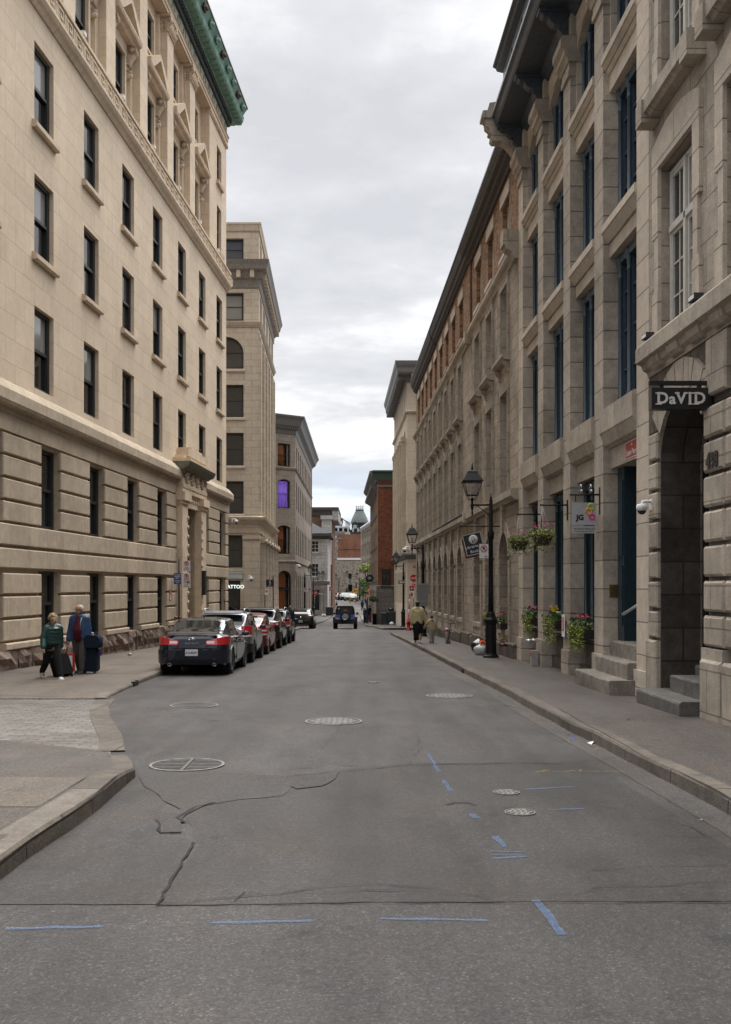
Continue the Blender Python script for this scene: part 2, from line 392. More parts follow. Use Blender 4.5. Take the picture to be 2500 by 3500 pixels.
def spray(name, c, cover=.5):
    """thin sprayed paint: patchy coverage"""
    m, nt, b = newmat(name); b.inputs['Base Color'].default_value = c4(c); b.inputs['Roughness'].default_value = .8
    f = noise_(nt, coords(nt), 130, 5, .8); tr = nt.nodes.new('ShaderNodeBsdfTransparent'); mx = nt.nodes.new('ShaderNodeMixShader')
    nt.links.new(ramp(nt, f, [(cover-.16, 0.0), (cover+.18, .78)]), mx.inputs[0]); nt.links.new(tr.outputs[0], mx.inputs[1]); nt.links.new(b.outputs[0], mx.inputs[2])
    nt.links.new(mx.outputs[0], nt.nodes['Material Output'].inputs[0]); return m
M['bluemark'] = spray('blue_survey_paint', (.12, .20, .36), .50); M['yelmark'] = spray('yellow_survey_paint', (.42, .27, .05), .56); M['whmark'] = spray('worn_white_marking', (.5, .5, .48), .47)

def cell_mesh(poly_rows, zf, name, mat):
    """rows: list of (Y, X0, X1); a sheet draped over the street's slope"""
    mb = MB()
    for (ya, a0, a1), (yb, b0, b1) in zip(poly_rows, poly_rows[1:]):
        mb.poly([(a0, ya, zf(a0, ya)), (a1, ya, zf(a1, ya)), (b1, yb, zf(b1, yb)), (b0, yb, zf(b0, yb))])
    return mb.build(name, mat)
ys = [-60, -30, -12, 0, 4, 8, 12, 16, 20, 26, 32, 38, 45, 52, 62, 70, 78, 86, 95, 104, 115, 130, 150, 158, 165, 175, 185, 193, 210, 250, 320, 480, 800]
struct(cell_mesh([(y, -260, 260) for y in ys], lambda x, y: zr(y), 'road', M['road']))
LIFT = .14
# right pavement and its kerb
def kr(Y): return 3.29 - .0295*Y
ry = [-30, -12, 0, 5, 8, 11, 14, 17, 20, 24, 28, 33, 38, 43, 48, 54, 58, 61]
def wob(y, a=.025): return a*math.sin(y*1.7) + a*.7*math.sin(y*.63+1)
rows = [(y, kr(y)+.17+wob(y), 12) for y in ry] + [(63.5, 2.6, 12), (65.5, 4.2, 12)]
struct(cell_mesh(rows, lambda x, y: zr(y)+LIFT, 'pavement', M['walk']))
def kerb_line(pts, name, h0=LIFT+.004, wd=.17, mat='kerb', lift=None, inward=1):
    """pts along the road edge; inward +1 = pavement on +x side of travel direction's right"""
    mb = MB(); rings = []
    for k, p in enumerate(pts):
        a = Vector(pts[max(k-1, 0)][:2]); b = Vector(pts[min(k+1, len(pts)-1)][:2]); d = (b-a).normalized(); n = Vector((d.y, -d.x))*inward
        x, y = p[0], p[1]; h = p[2] if len(p) > 2 else h0; z = zr(y); t = .025
        rings.append([(x, y, z-.05), (x+n.x*.006, y+n.y*.006, z+h-t), (x+n.x*t, y+n.y*t, z+h), (x+n.x*(wd+.03), y+n.y*(wd+.03), z+h), (x+n.x*(wd+.03), y+n.y*(wd+.03), z-.05)])
    mb.loft(rings, False, False, sm=False)
    # granite lengths: dark butt joints and chipped arrises
    return struct(mb.build(name, M[mat]))
def dense(pts, step=.45):
    out = []
    for a, b in zip(pts, pts[1:]):
        n = max(1, int(math.hypot(b[0]-a[0], b[1]-a[1]) / step))
        out += [tuple(A+(B-A)*k/n for A, B in zip(a, b)) for k in range(n)]
    return out + [pts[-1]]
def jit(pts, a=.012): return [(p[0]+random.uniform(-a, a), p[1], p[2]+random.uniform(-a, a)*.8) for p in pts]
kerb_line(jit(dense([(kr(y)+wob(y), y, LIFT+.006) for y in ry] + [(1.75, 62.4, .11), (2.5, 64.2, .08), (4.2, 65.6, .05)])), 'kerb')
# gutter strip of pale worn asphalt
M['gutter'] = asphalt('pale_gutter_asphalt', (.070, .065, .061), .4, .35)
def gut(x, y): return zr(y)+.004
struct(cell_mesh([(y, kr(y)+wob(y)-.34-.05*math.sin(y*2.1), kr(y)+wob(y)+.02) for y in [6.3] + [q for q in ry[:-1] if q > 6.3]], gut, 'gutter', M['gutter']))
# second right pavement past the side street (bulge at the crossing)
rb = [(76.0, 3.6), (75.2, 2.2), (74.8, 1.25), (77, 1.02), (86, .72), (88.6, .3), (90, .02), (97, -.06), (108, -.25), (121, -.5), (138, -.75)]
struct(cell_mesh([(74.9, 1.6, 12), (75.6, 1.3, 12), (77, 1.17, 12), (86, .87, 12), (88.6, .45, 12), (90, .17, 12), (97, .09, 12), (108, -.1, 12), (121, -.35, 12), (138, -.6, 12)], lambda x, y: zr(y)+.13, 'pavement', M['walk']))
kerb_line(dense([(x, y, .135) for y, x in rb], 1.0), 'kerb', wd=.16)
# far left pavement in front of the buff stone building
def lift_l(y): return .03 + .11*min(1, max(0, (y-18.8)/7.5))
lk = [(-4.78, 18.98), (-4.87, 19.6), (-4.93, 21), (-5.0, 23), (-5.05, 25.4), (-5.2, 28), (-5.3, 33), (-5.32, 42), (-5.32, 49), (-5.4, 51.5), (-5.9, 53.6), (-6.9, 54.9), (-8.5, 55.6)]
rows = [(18.9, -40, -4.75)] + [(y, -40, x-.17) for x, y in lk[1:-2]] + [(54.6, -40, -7.0), (55.5, -40, -8.7)]
struct(cell_mesh(rows, lambda x, y: zr(y)+lift_l(y), 'pavement', M['walkb']))
kerb_line(jit(dense([(x, y, lift_l(y)+.006) for x, y in lk])), 'kerb', inward=-1)
kerb_line(dense([(-30, 18.86, .035), (-5.4, 18.86, .035), (-5.0, 18.88, .035)], 1.2), 'kerb', wd=.14, inward=-1)
# near left pavement
ln = [(-2.34, -12), (-2.34, 0), (-2.36, 4), (-2.36, 6.6), (-2.33, 7.7), (-2.30, 8.6), (-2.32, 9.6), (-2.36, 10.5), (-2.52, 11.2), (-2.75, 11.85)]
def lift_n(x, y):
    edge = max(0, min(1, (12.0 + .62*(-2.7-x) - y) / 2.4)); return .015 + .135*edge
mb = MB(); xs = [-40, -12, -9, -7, -5.6, -4.6, -3.9, -3.3, -2.9, -2.52]
def xin(x, y): return x
yy = [-12, 0, 4, 6, 7, 8, 9, 9.6, 10.2, 10.8, 11.4, 11.9]
def yb(x, t):  # rows bent to follow the slanted far edge
    return t if t <= 8 else 8 + (t-8)*( (12.0 + .62*(-2.7-x) - 8)/3.9)
for i in range(len(xs)-1):
    for j in range(len(yy)-1):
        q = [(xs[i], yb(xs[i], yy[j])), (xs[i+1], yb(xs[i+1], yy[j])), (xs[i+1], yb(xs[i+1], yy[j+1])), (xs[i], yb(xs[i], yy[j+1]))]
        mb.poly([(min(x, -2.52-max(0, y-10.4)*.3), y, zr(y)+lift_n(x, y)) for x, y in q])
struct(mb.build('pavement', M['walk']))
kerb_line(jit(dense([(x, y, .155 if y < 9.5 else .155-.13*(y-9.5)/2.4) for x, y in ln])), 'kerb', wd=.24, inward=-1)
struct(MB().loft([[(-30, y+dy, zr(y)+lift_n(-4, y)+.004) if x0 else (-2.62, y+dy, zr(y)+lift_n(-2.7, y)+.004) for x0 in (1, 0)] for y, dy in ((8.2, 0), (8.7, 0), (9.2, 0), (9.6, 0))], False, False, sm=False).build('pavement_patch', M['walkb']))
# crossing of granite setts with its flush edging
M['setts'] = masonry('granite_setts', (.215, .195, .175), .34, .13, .012, .5, .2, .3, .1, .3, .7)
mb = MB()
e1 = [(-2.75, 11.85), (-3.2, 13.6), (-3.93, 15.9), (-4.35, 17.4), (-4.6, 18.84)]
for (xa, ya), (xb, yb_) in zip(e1, e1[1:]):
    mb.poly([(-40, ya, zr(ya)+.008), (xa-.2, ya, zr(ya)+.012), (xb-.2, yb_, zr(yb_)+.012), (-40, yb_, zr(yb_)+.008)])
struct(mb.build('stone_sett_crossing', M['setts']))
kerb_line(dense([(-2.87, 12.3, .02)] + [(x, y, .022) for x, y in e1[1:]]), 'kerb', wd=.30, inward=-1)
# pavements farther along the left side
struct(cell_mesh([(62.6, -30, -5.6), (63.6, -30, -5.2), (70, -30, -5.0), (77, -30, -5.0), (79.4, -30, -5.6), (80.4, -30, -6.6)], lambda x, y: zr(y)+.13, 'pavement', M['walk']))
kerb_line(dense([(-9, 62.4, .13), (-6.2, 62.5, .13), (-5.4, 63, .13), (-5.03, 64.4, .135), (-4.85, 70, .135), (-4.85, 77, .135), (-5.3, 79.3, .13), (-6.5, 80.6, .13)], 1), 'kerb', inward=-1)
lf = [(-6.6, 92.6), (-5.5, 93.6), (-4.85, 95.5), (-4.75, 99), (-4.45, 115), (-4.3, 130), (-4.25, 142)]
struct(cell_mesh([(92.7, -30, -6.9)] + [(y, -30, x-.16) for x, y in lf[1:]], lambda x, y: zr(y)+.13, 'pavement', M['walk']))
kerb_line(dense([(x, y, .135) for x, y in lf], 1), 'kerb', inward=-1)
# far square: pavement in front of the rubble wall
struct(cell_mesh([(203, -1.4, 40), (212, -1.8, 40), (229, -4.2, 40)], lambda x, y: zr(y)+.12, 'pavement', M['conc']))

# ---- road surface: patches, seams, cracks, paint
def flat(pts, lift, name, mat, dens=None):
    mb = MB(); mb.poly([(x, y, zr(y)+lift) for x, y in pts]); return struct(mb.build(name, mat))
def ribbon(pts, wd, lift, name, mat, jx=.03, seed=1, mod=True):
    rnd = random.Random(seed); pts = dense([tuple(p) for p in pts], .12); mb = MB(); L, Rr = [], []
    for k, p in enumerate(pts):
        a = Vector(pts[max(k-1, 0)]); b = Vector(pts[min(k+1, len(pts)-1)]); d = (b-a).normalized(); n = Vector((-d.y, d.x))
        q = Vector(p) + n*rnd.uniform(-jx, jx); h = wd*rnd.uniform(.6, 1.3)/2*(1 if not mod else .35+1.7*max(0, noise.noise(Vector((p[0]*2.3+seed, p[1]*2.3, seed)))+.35))
        L.append(q+n*h); Rr.append(q-n*h)
    for k in range(len(pts)-1):
        mb.poly([(v.x, v.y, zr(v.y)+lift) for v in (L[k], Rr[k], Rr[k+1], L[k+1])])
    return struct(mb.build(name, mat))
def gp(x, y): v = onground(x, y); return (v.x, v.y)
def wavy(pts, a=.03, step=.15, seed=3):
    rnd = random.Random(seed); return [(x+rnd.uniform(-a, a), y+rnd.uniform(-a, a)) for x, y in dense(pts, step)]
def sheet_poly(pts, lift, name, mat): 
    # triangulated sheet following the slope
    bm = bmesh.new(); vs = [bm.verts.new((x, y, zr(y)+lift)) for x, y in pts]; bm.faces.new(vs); bmesh.ops.triangulate(bm, faces=bm.faces[:])
    me = bpy.data.meshes.new(name); bm.to_mesh(me); bm.free(); me.materials.append(mat); return struct(link(name, me))
sheet_poly(wavy([(-1.215, 6.02), (0, 6.09), (2.68, 6.12)], .012) + [(2.62, 8.4), (2.52, 10.9)] + wavy([(2.45, 11.35), (2.2, 11.5), (1.5, 11.45), (.4, 11.3), (-.3, 10.9), (-1.0, 10.3), (-1.4, 9.5), (-1.5, 8.7), (-1.36, 8.1), (-1.268, 7.58)], .05, .25, 17), .004, 'old_road_patch', asphalt('old_patch_asphalt', (.041, .038, .037), .55, .42))
# coarse near strip in front of the seam
sheet_poly([(-12, -12), (12, -12)] + wavy([(12, 6.12), (3, 6.06), (0, 6.05), (-1.22, 6.0)], .02) + wavy([(-1.22, 6.0), (-2.34, 6.0)], .0) + [(-12, 6.0)], .004, 'near_road_surface', M['roadn'])
pp = [gp(*q) for q in [(666, 2885), (610, 2980), (546, 3098), (20, 3190), (190, 2885), (330, 2790), (480, 2690), (560, 2700), (540, 2790), (560, 2850)]]
sheet_poly([(-1.285, 7.58), (-1.235, 6.05)] + wavy([(-1.25, 6.05), (-2.3, 6.05)], .01) + [(-2.31, 6.1), (-2.31, 8.6), (-2.25, 9.6)] + wavy([gp(520, 2690), gp(560, 2740), gp(535, 2800), gp(570, 2850), gp(666, 2885)], .03), .004, 'gutter_patch', asphalt('gutter_patch_asphalt', (.045, .042, .041), .5, .4))
sheet_poly(wavy([gp(*q) for q in [(470, 2655), (700, 2640), (980, 2655), (1000, 2690), (960, 2720), (760, 2745), (620, 2770), (560, 2740), (500, 2690)]], .03, .2, 5), .008, 'drain_patch', M['patch'])
sheet_poly(wavy([gp(*q) for q in [(1000, 2650), (1160, 2640), (1150, 2665), (1100, 2690), (1020, 2700), (990, 2690)]], .02, .15, 6), .012, 'pothole_patch', asphalt('new_patch_asphalt', (.038, .036, .035), .25, .5))
sheet_poly(wavy([gp(*q) for q in [(540, 2800), (660, 2755), (720, 2745), (640, 2790), (618, 2820), (624, 2850), (560, 2850)]], .02, .15, 8), .012, 'cold_patch', M['patch'])
for k, (pts, wd) in enumerate([
    ([(3.2, 6.1), (0, 6.06), (-1.22, 6.0)], .016), ([(-1.272, 7.6), (-1.25, 6.8), (-1.222, 6.02)], .03), ([gp(546, 3098), (-.4, 6.3), (0, 6.5), (.5, 6.35), (.75, 6.15)], .012),
    ([gp(1250, 3045), gp(1500, 3052), gp(1640, 3070)], .012), ([gp(1870, 3070), gp(2050, 3040), gp(2480, 3018)], .012),
    ([gp(980, 2660), gp(1160, 2640), gp(1400, 2618), gp(1800, 2610), gp(1930, 2612)], .028), ([gp(730, 2745), gp(650, 2775), gp(612, 2800), gp(625, 2815)], .04), ([gp(535, 2805), gp(560, 2848), gp(620, 2848)], .03),
    ([gp(2020, 2975), gp(2480, 2958)], .010), ([gp(800, 3085), gp(830, 3050), gp(1000, 3062), gp(1260, 3046)], .012), ([gp(1400, 2618), gp(1440, 2560), gp(1420, 2500)], .007), ([gp(330, 2905), gp(420, 2880), gp(520, 2886)], .008), ([gp(2190, 2810), gp(2300, 2805), gp(2420, 2860)], .009), ([gp(1100, 2560), gp(1150, 2505), gp(1180, 2440)], .008)]):
    ribbon(pts, wd*.6, .013, 'road_crack', M['crack'], .035 if k not in (0, 1) else .012, k, k > 1)
blue = [([(20, 3178), (350, 3172)], .055), ([(720, 3158), (1070, 3152)], .05), ([(1300, 3144), (1670, 3150)], .055), ([(1835, 3080), (1925, 3200)], .07), ([(1690, 2862), (1728, 2898)], .09),
        ([(1672, 2912), (1790, 2914)], .035), ([(1690, 2938), (1800, 2930)], .05), ([(1680, 2925), (1785, 2926)], .03), ([(1515, 2670), (1540, 2706)], .07), ([(1615, 2785), (1632, 2800)], .09), ([(1465, 2578), (1500, 2640)], .05),
        ([(1790, 2700), (1965, 2692)], .06), ([(1870, 2770), (2000, 2768)], .05)]
bm_all = []
for k, (pts, wd) in enumerate(blue): ribbon([gp(*p) for p in pts], wd*.72, .0085, 'blue_paint_mark', M['bluemark'], .008, 40+k, False)
for k, pts in enumerate([[(1835, 2642), (1990, 2638), (2150, 2639)], [(1835, 2642), (1870, 2634)], [(1955, 2634), (1990, 2643), (1985, 2632)]]): ribbon([gp(*p) for p in pts], .04, .0085, 'yellow_paint_mark', M['yelmark'], .012, 70+k, False)
for k, (x0, x1, y) in enumerate([(1138, 1170, 2171), (1195, 1260, 2155), (1125, 1178, 2146), (1000, 1022, 2176), (1005, 1035, 2189), (1300, 1390, 2146), (1222, 1280, 2142), (1010, 1060, 2146), (985, 1000, 2205)]):
    a = onground(x0, y); b = onground(x1, y); ribbon([(a.x, a.y), (b.x, a.y)], .22, .006, 'worn_white_marking', M['whmark'], .02, 90+k, False)
for x0, x1, y in [(1195, 1232, 2078), (1100, 1140, 2119), (1215, 1245, 2120)]:
    a = onground(x0, y); b = onground(x1, y); ribbon([(a.x, a.y), (b.x, a.y)], .5, .006, 'worn_white_marking', M['whmark'], .02, y)

def cover(x, y, r, kind, label, group=None):
    """iron cover set in the road: ring, disc with raised pattern"""
    z = zr(y); t = thing('manhole_cover' if kind != 'grate' else 'drain_grate', label, 'manhole cover' if kind != 'grate' else 'drain grate', T(x, y, z+.004), group)
    ring = MB().lathe([(r*1.0, 0), (r*1.0, .012), (r*.93, .012), (r*.93, 0)], 40, sm=False); ring.build('rim', M['iron'], t)
    if kind == 'grate':
        MB().lathe([(r*.95, -.0), (r*.95, .003)], 32, sm=False).build('pit', M['blackm'], t)
        b = MB(); n = 8
        for k in range(n):
            yy_ = -r*.88 + 2*r*.88*(k+.5)/n; h = math.sqrt(max(r*r*.86 - yy_*yy_, 0))
            for a, c in ((-h, -.03), (.03, h)): b.box(a, c, yy_-.026, yy_+.02, .003, .011)
        b.box(-.02, .02, -r*.92, r*.92, .003, .0135); b.build('bars', M['ironm'], t)
    else:
        MB().lathe([(r*.93, 0), (r*.93, .006), (.001, .006)], 32, sm=False).build('lid', M['irond'] if kind != 'dark' else M['irond'], t)
        b = MB(); n = 9 if kind == 'big' else 5
        if kind != 'dark':
            for i in range(n):
                for j in range(n):
                    px, py = (-1 + 2*(i+.5)/n)*r*.86 + (.5*r/n if j % 2 else 0), (-1 + 2*(j+.5)/n)*r*.86; s = r*.86/n*.78
                    if math.hypot(px, py) < r*.8: b.box(px-s, px+s, py-s, py+s, .006, .0125)
            b.build('raised_pattern', M['iron'], t)
        else:
            for q in (.3, .55, .8): b.lathe([(r*q, .005), (r*q, .0095), (r*(q-.1), .0095), (r*(q-.1), .005)], 32, sm=False)
            b.build('raised_pattern', M['irond'], t)
    return t
cover(-.48, 15.4, .43, 'big', 'large pale iron manhole cover with chequered studs in mid road')
cover(1.61, 19.65, .45, 'big', 'wide worn manhole cover toward the kerb by the stone steps')
cover(-2.98, 17.8, .42, 'dark', 'dull dark manhole cover behind the parked blue sedan')
cover(-1.96, 11.25, .41, 'grate', 'round slotted drain grate by the kerb corner')
cover(1.32, 9.6, .125, 'small', 'small round valve cover in a dark hollow, farther of two')
cover(1.31, 8.68, .13, 'small', 'small round valve cover beside the short blue dash, nearer of two')
cover(.18, 23.0, .13, 'small', 'tiny bright valve cover up the road beyond the big manhole')
cover(-6.3, 21.3, .38, 'dark', 'dark round cover set in the brown pavement near the kerb')
for x0, x1, y0 in [(-.0, 0, 0)]: pass
sheet_poly([(x*.32+1.32, y*.42+9.75) for x, y in [(math.cos(a)*(1+.2*math.sin(3*a)), math.sin(a)) for a in (k*.35 for k in range(18))]], .0025, 'sunken_asphalt', M['patch'])
sheet_poly([(x*.3+.86, y*.2+9.12) for x, y in [(math.cos(a)*(1+.25*math.sin(2*a+1)), math.sin(a)) for a in (k*.35 for k in range(18))]], .0025, 'sunken_asphalt', M['patch'])
ribbon([(.72, 9.02), (.8, 9.12), (.92, 9.1), (.98, 9.0)], .035, .007, 'road_crack', M['crack'], .01, 5)
# storm inlets cut into the kerbs
for x, y, lab in ((-4.98, 22.1, 'square storm inlet cut in the kerb behind the parked sedan'), (kr(26.3)+wob(26.3), 26.3, 'square storm inlet cut in the kerb before the lamp post')):
    tag(MB().box(x-.03, x+.03, y-.17, y+.17, zr(y)+.0, zr(y)+.10).box(x-.035, x+.035, y-.2, y-.17, zr(y), zr(y)+.11).box(x-.035, x+.035, y+.17, y+.2, zr(y), zr(y)+.11).build('storm_inlet', M['blackm']), lab, 'storm drain')
# tactile scoring and joints in the pavements
mb = MB()
for k in range(7): mb.box(-9.4+.26*k, -9.36+.26*k, 19.4, 20.1, zr(19.7)+.03, zr(19.7)+lift_l(19.4)+.006)
for k in range(6): mb.box(-3.95+.2*k, -3.90+.2*k, 11.5-.06*k, 12.1-.09*k, zr(12)-.05, zr(12)+.05)
struct(mb.build('pavement_scoring', M['crack']))
for k, pts in enumerate([[(-9, 20.2), (-6.8, 19.4), (-5.6, 19.1)], [(-9, 24.6), (-5.3, 24.3)], [(-8.8, 27.5), (-5.4, 27.5)], [(-8.9, 21.7), (-7.4, 20.2)], [(-8.6, 31), (-5.5, 31)]]):
    mb = MB(); ps = dense(pts, .3)
    for a, b in zip(ps, ps[1:]): mb.poly([(a[0], a[1]-.012, zr(a[1])+lift_l(a[1])+.004), (b[0], b[1]-.012, zr(b[1])+lift_l(b[1])+.004), (b[0], b[1]+.012, zr(b[1])+lift_l(b[1])+.004), (a[0], a[1]+.012, zr(a[1])+lift_l(a[1])+.004)])
    struct(mb.build('pavement_joint', M['crack']))
# ------------------------------------------------------------------ buff stone office building (left)
def root_frame(name, label, cat, p0, ang, u0, z0, s):
    """root Empty at the building's near base corner; frame coordinates keep u = metres along the facade from p0, z = world height"""
    d = Vector((math.sin(ang), math.cos(ang)))      # ang: bearing from +Y
    b = Vector(p0) + d*u0
    rt = thing(name, label, cat, T(b.x, b.y, z0) @ RZ(math.pi/2 - ang))
    return rt, Frame(rt, T(-u0, 0, -z0), s)
A1 = math.atan(.0591)
B1, f = root_frame('stone_office_building', 'tall buff limestone office building with green copper cornice and rusticated base', 'building', (-10.5, 0), A1, 19.0, -.32, -1)
U0, UE = 19.0, 53.9
BAY = 3.985; cols = [27.5 + BAY*i for i in range(-2, 7)]; CW = 1.42
rows = [(14.27, 16.44), (10.74, 12.88), (7.12, 9.33)]
ops = [(c, c+CW, a, b) for c in cols for a, b in rows]
mb = MB(); wall(mb, U0, UE, 6.8, 17.45, ops, 0, .30); f.obj(mb, 'wall', [M['lime']])
# sash windows
def sash(W, H, mat='frame', pm='glass', f0=.5):
    fr = win_frame(W, H, .10, .10, 0, (f0,), mt=.09); fr.box(-W/2+.1, -W/2+.16, -.13, -.01, .1, H-.1).box(W/2-.16, W/2-.1, -.13, -.01, .1, H-.1)
    def mk():
        p = split_pane(W-.2, H-.08, f0)
        if pm == 'reflblind': p.m[-1] = 1
        return [('window', fr, [M[mat]]), ('pane', p, [M['glass'], M['reflblind']] if pm == 'reflblind' else [M[pm]])]
    return mk
for i, c in enumerate(cols):
    for j, (a, b) in enumerate(rows):
        f.place(('s', j, (i*3+j) % 4 == 1, i == 2 or (i*5+j*3) % 7 == 0), sash(CW, b-a, 'frame', 'reflblind' if i == 2 or (i*5+j*3) % 7 == 0 else ('glass2' if (i*3+j) % 4 == 1 else 'glass')), c+CW/2, -.12, a)
        if j < 2:
            f.place('sill', lambda: [('sill', MB().run([(0,.03),(.10,.03),(.13,.07),(.13,.19),(0,.25)], -CW/2-.16, CW/2+.16), [M['limeplain']])], c+CW/2, 0, a-.25)
# belt cornice over the base
mb = MB(); mb.run([(0,5.66),(.10,5.66),(.10,6.10),(.14,6.14),(.14,6.24),(.30,6.26),(.34,6.34),(.34,6.6),(.28,6.68),(.12,6.86),(.0,6.95)], U0, UE+.34)
mb.run([(0,5.66),(-11,5.66),(-11,6.95),(0,6.95)], UE, UE+.34)
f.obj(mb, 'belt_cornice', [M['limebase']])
# rusticated base: courses of chamfered blocks between the openings
bcols = [27.72 + BAY*i for i in (-2, -1, 0, 1, 2, 3)] + [27.72+BAY*5-.05, 27.72+BAY*6]; BW = 1.47
P0, P1 = 42.75, 47.75
def spans(lo, hi, holes):
    out = []; x = lo
    for a, b in sorted(holes):
        if a > x: out.append((x, a))
        x = max(x, b)
    if x < hi: out.append((x, hi))
    return out
holes = [(c, c+BW) for c in bcols] + [(P0, P1)]
mb = MB()
def course(z0, z1, hs, wmax=.12):
    for a, b in spans(U0, UE, hs):
        n = max(1, round((b-a)/2.6)) if b-a > 3.2 else 1
        mb.cbox(a, b, .02, wmax, z0, z1, .025)
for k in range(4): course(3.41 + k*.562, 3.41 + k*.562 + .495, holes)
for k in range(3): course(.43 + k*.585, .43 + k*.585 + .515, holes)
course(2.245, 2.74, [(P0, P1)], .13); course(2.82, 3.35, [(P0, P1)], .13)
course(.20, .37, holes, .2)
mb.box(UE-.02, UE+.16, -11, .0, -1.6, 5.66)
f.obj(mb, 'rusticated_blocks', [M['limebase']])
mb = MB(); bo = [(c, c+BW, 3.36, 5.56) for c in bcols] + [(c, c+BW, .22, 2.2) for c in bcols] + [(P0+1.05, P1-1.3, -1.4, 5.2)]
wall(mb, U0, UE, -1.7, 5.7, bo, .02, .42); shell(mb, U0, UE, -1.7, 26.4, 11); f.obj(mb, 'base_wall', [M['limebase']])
for i, c in enumerate(bcols):
    for z, H in ((3.36, 2.2), (.22, 1.98)): f.place(('b', H), sash(BW, H, 'frame', 'glass', .5 if H > 2 else .55), c+BW/2, -.10, z)
# rock-faced granite plinth
mb = MB(); rnd = random.Random(4)
for a, b in spans(U0, UE+.15, [(P0+.2, P1-.3)]):
    u = a
    while u < b - .05:
        L = min(rnd.uniform(.7, 1.5), b-u); nz = 2
        for q in range(nz):
            z0 = -1.6 + (1.79/nz)*q if q == 0 else -.35 ; z1 = -.36 if q == 0 else .19
            nx, nh = 4, 3; ring = []
            g = [[(u + .01 + (L-.02)*i/nx, .14 + (rnd.uniform(.02, .15) if 0 < i < nx and 0 < j < nh else rnd.uniform(0, .05)), z0 + (z1-z0)*j/nh) for i in range(nx+1)] for j in range(nh+1)]
            mb.loft(g, False, False, 0, False)
        u += L
mb.box(U0, P0+.2, 0, .15, .188, .196); mb.box(P1-.3, UE+.15, 0, .15, .188, .196)
f.obj(mb, 'plinth', [M['granite']])
# portal
po = f.obj(MB().box(P0+.25, P1-.5, -.01, .3, -1.4, -.2).box(P0+.1, P0+.25, 0, .3, -1.4, 5.3), 'portal', [M['limeplain']])
mb = MB()
for a, b in ((P0+.05, P0+1.05), (P1-1.3, P1-.3)):
    mb.box(a, b, -.3, .34, -.1, 5.25); mb.box(a-.06, b+.06, -.3, .40, -1.5, .05); mb.box(a-.05, b+.05, -.2, .40, 5.25, 5.4); mb.box(a-.12, b+.12, -.2, .48, 5.4, 5.75)
mb.box(P0+.05, P1-.3, -.3, .35, 5.75, 5.95); mb.box(P0+.03, P1-.28, -.3, .38, 5.95, 6.12); mb.box(P0+.05, P1-.3, -.3, .34, 6.12, 6.66)
mb.box(P0+1.05, P1-1.3, -.75, .22, 5.2, 5.75)
mb.run([(-.2,7.0),(.75,7.0),(.75,7.1),(-.2,7.16)], P0-.2, P1-.05); mb.box(P0+.1, P1-.35, -.1, .42, 7.1, 7.3); mb.box(P0+.45, P1-.7, -.1, .5, 7.3, 7.62); mb.box(P0+1.2, P1-1.6, -.1, .44, 7.62, 7.75)
def sub(mb, name, mats, parent): return mb.build(name, mats, parent, Matrix.Identity(4), f.s)
SUR = mb; sub(SUR, 'surround', [M['limeplain']], po)
sub(MB().run([(-.1,6.66),(.4,6.66),(.5,6.74),(.62,6.78),(.7,6.9),(.74,7.0),(-.1,7.0)], P0-.2, P1-.05), 'hood_cornice', [plain('green_tinged_stone', (.17, .18, .13), .8, 0, 0, .3)], po)
for k in range(4):
    u = P0 + .75 + k*.98; r = MB()
    for a in range(9): r.ball((u+.2*math.cos(a*.7), .36, 6.39+.2*math.sin(a*.7)), (.07, .07, .07), 6, 5)
    r.ball((u, .38, 6.39), (.1, .08, .1), 8, 6); sub(r, 'rosette', [M['limebase']], po)
stud = MB().ball((0, 0, 0), (.08, .05, .1), 7, 5).mesh('carved_stud', [M['limeplain']], f.s)
for u, w_, z in [(P0+1.3+.42*k, .24, 5.47) for k in range(6)] + [(x, .36, .3+.4*k) for k in range(12) for x in (P0+1.0, P1-1.25)]: link('carved_stud', stud, po, T(u, f.s*w_, z))
door = sub(MB().box(P0+1.05, P1-1.3, -.8, -.7, -1.2, 3.2).box(P0+1.2, P0+2.2, -.7, -.66, -.9, 2.2).box(P1-2.4, P1-1.45, -.7, -.66, -.9, 2.2), 'door', [M['black']], po)
sub(MB().box(P0+1.05, P1-1.3, -.8, -.72, 3.2, 5.2), 'transom_pane', [M['glass2']], po)
sub(MB().box(P0+.98, P0+1.05, -.1, .37, 2.0, 3.0), 'wall_lantern', [M['black']], po)
sub(MB().box(P1-1.32, P1-1.0, .345, .5, 1.4, 2.5), 'wall_lantern', [M['black']], po)
# greek key band
Z0 = 17.45
mb = MB(); mb.run([(0,17.3),(.05,17.3),(.12,17.4),(.2,17.46),(.26,17.56),(.26,17.66),(-.3,17.66)], U0, UE+.2)
mb.run([(-.3,17.66),(.18,17.66),(.18,18.16),(.24,18.18),(.24,18.28),(-.5,18.33)], U0, UE+.2)
mb.run([(-11,17.3),(0,17.3),(0,18.3),(-11,18.3)], UE, UE+.2)
bd = f.obj(mb, 'greek_key_band', [M['limeplain']])
k_ = MB(); u = U0 + .1; L = .74
while u < UE:
    for x0, x1, z0, z1 in ((0,.06,.05,.44),(.06,.43,.38,.44),(.37,.43,.16,.38),(.19,.37,.16,.22),(.19,.25,.22,.3),(.06,.1,.05,.11),(.52,.58,.05,.44),(.58,.7,.38,.44),(.43,.52,.05,.11),(.64,.7,.05,.38)):
        k_.box(u+x0, u+x1, .17, .215, 17.66+z0, 17.66+z1)
    u += L
k_.build('key_relief', [M['limeplain']], bd, Matrix.Identity(4), f.s)
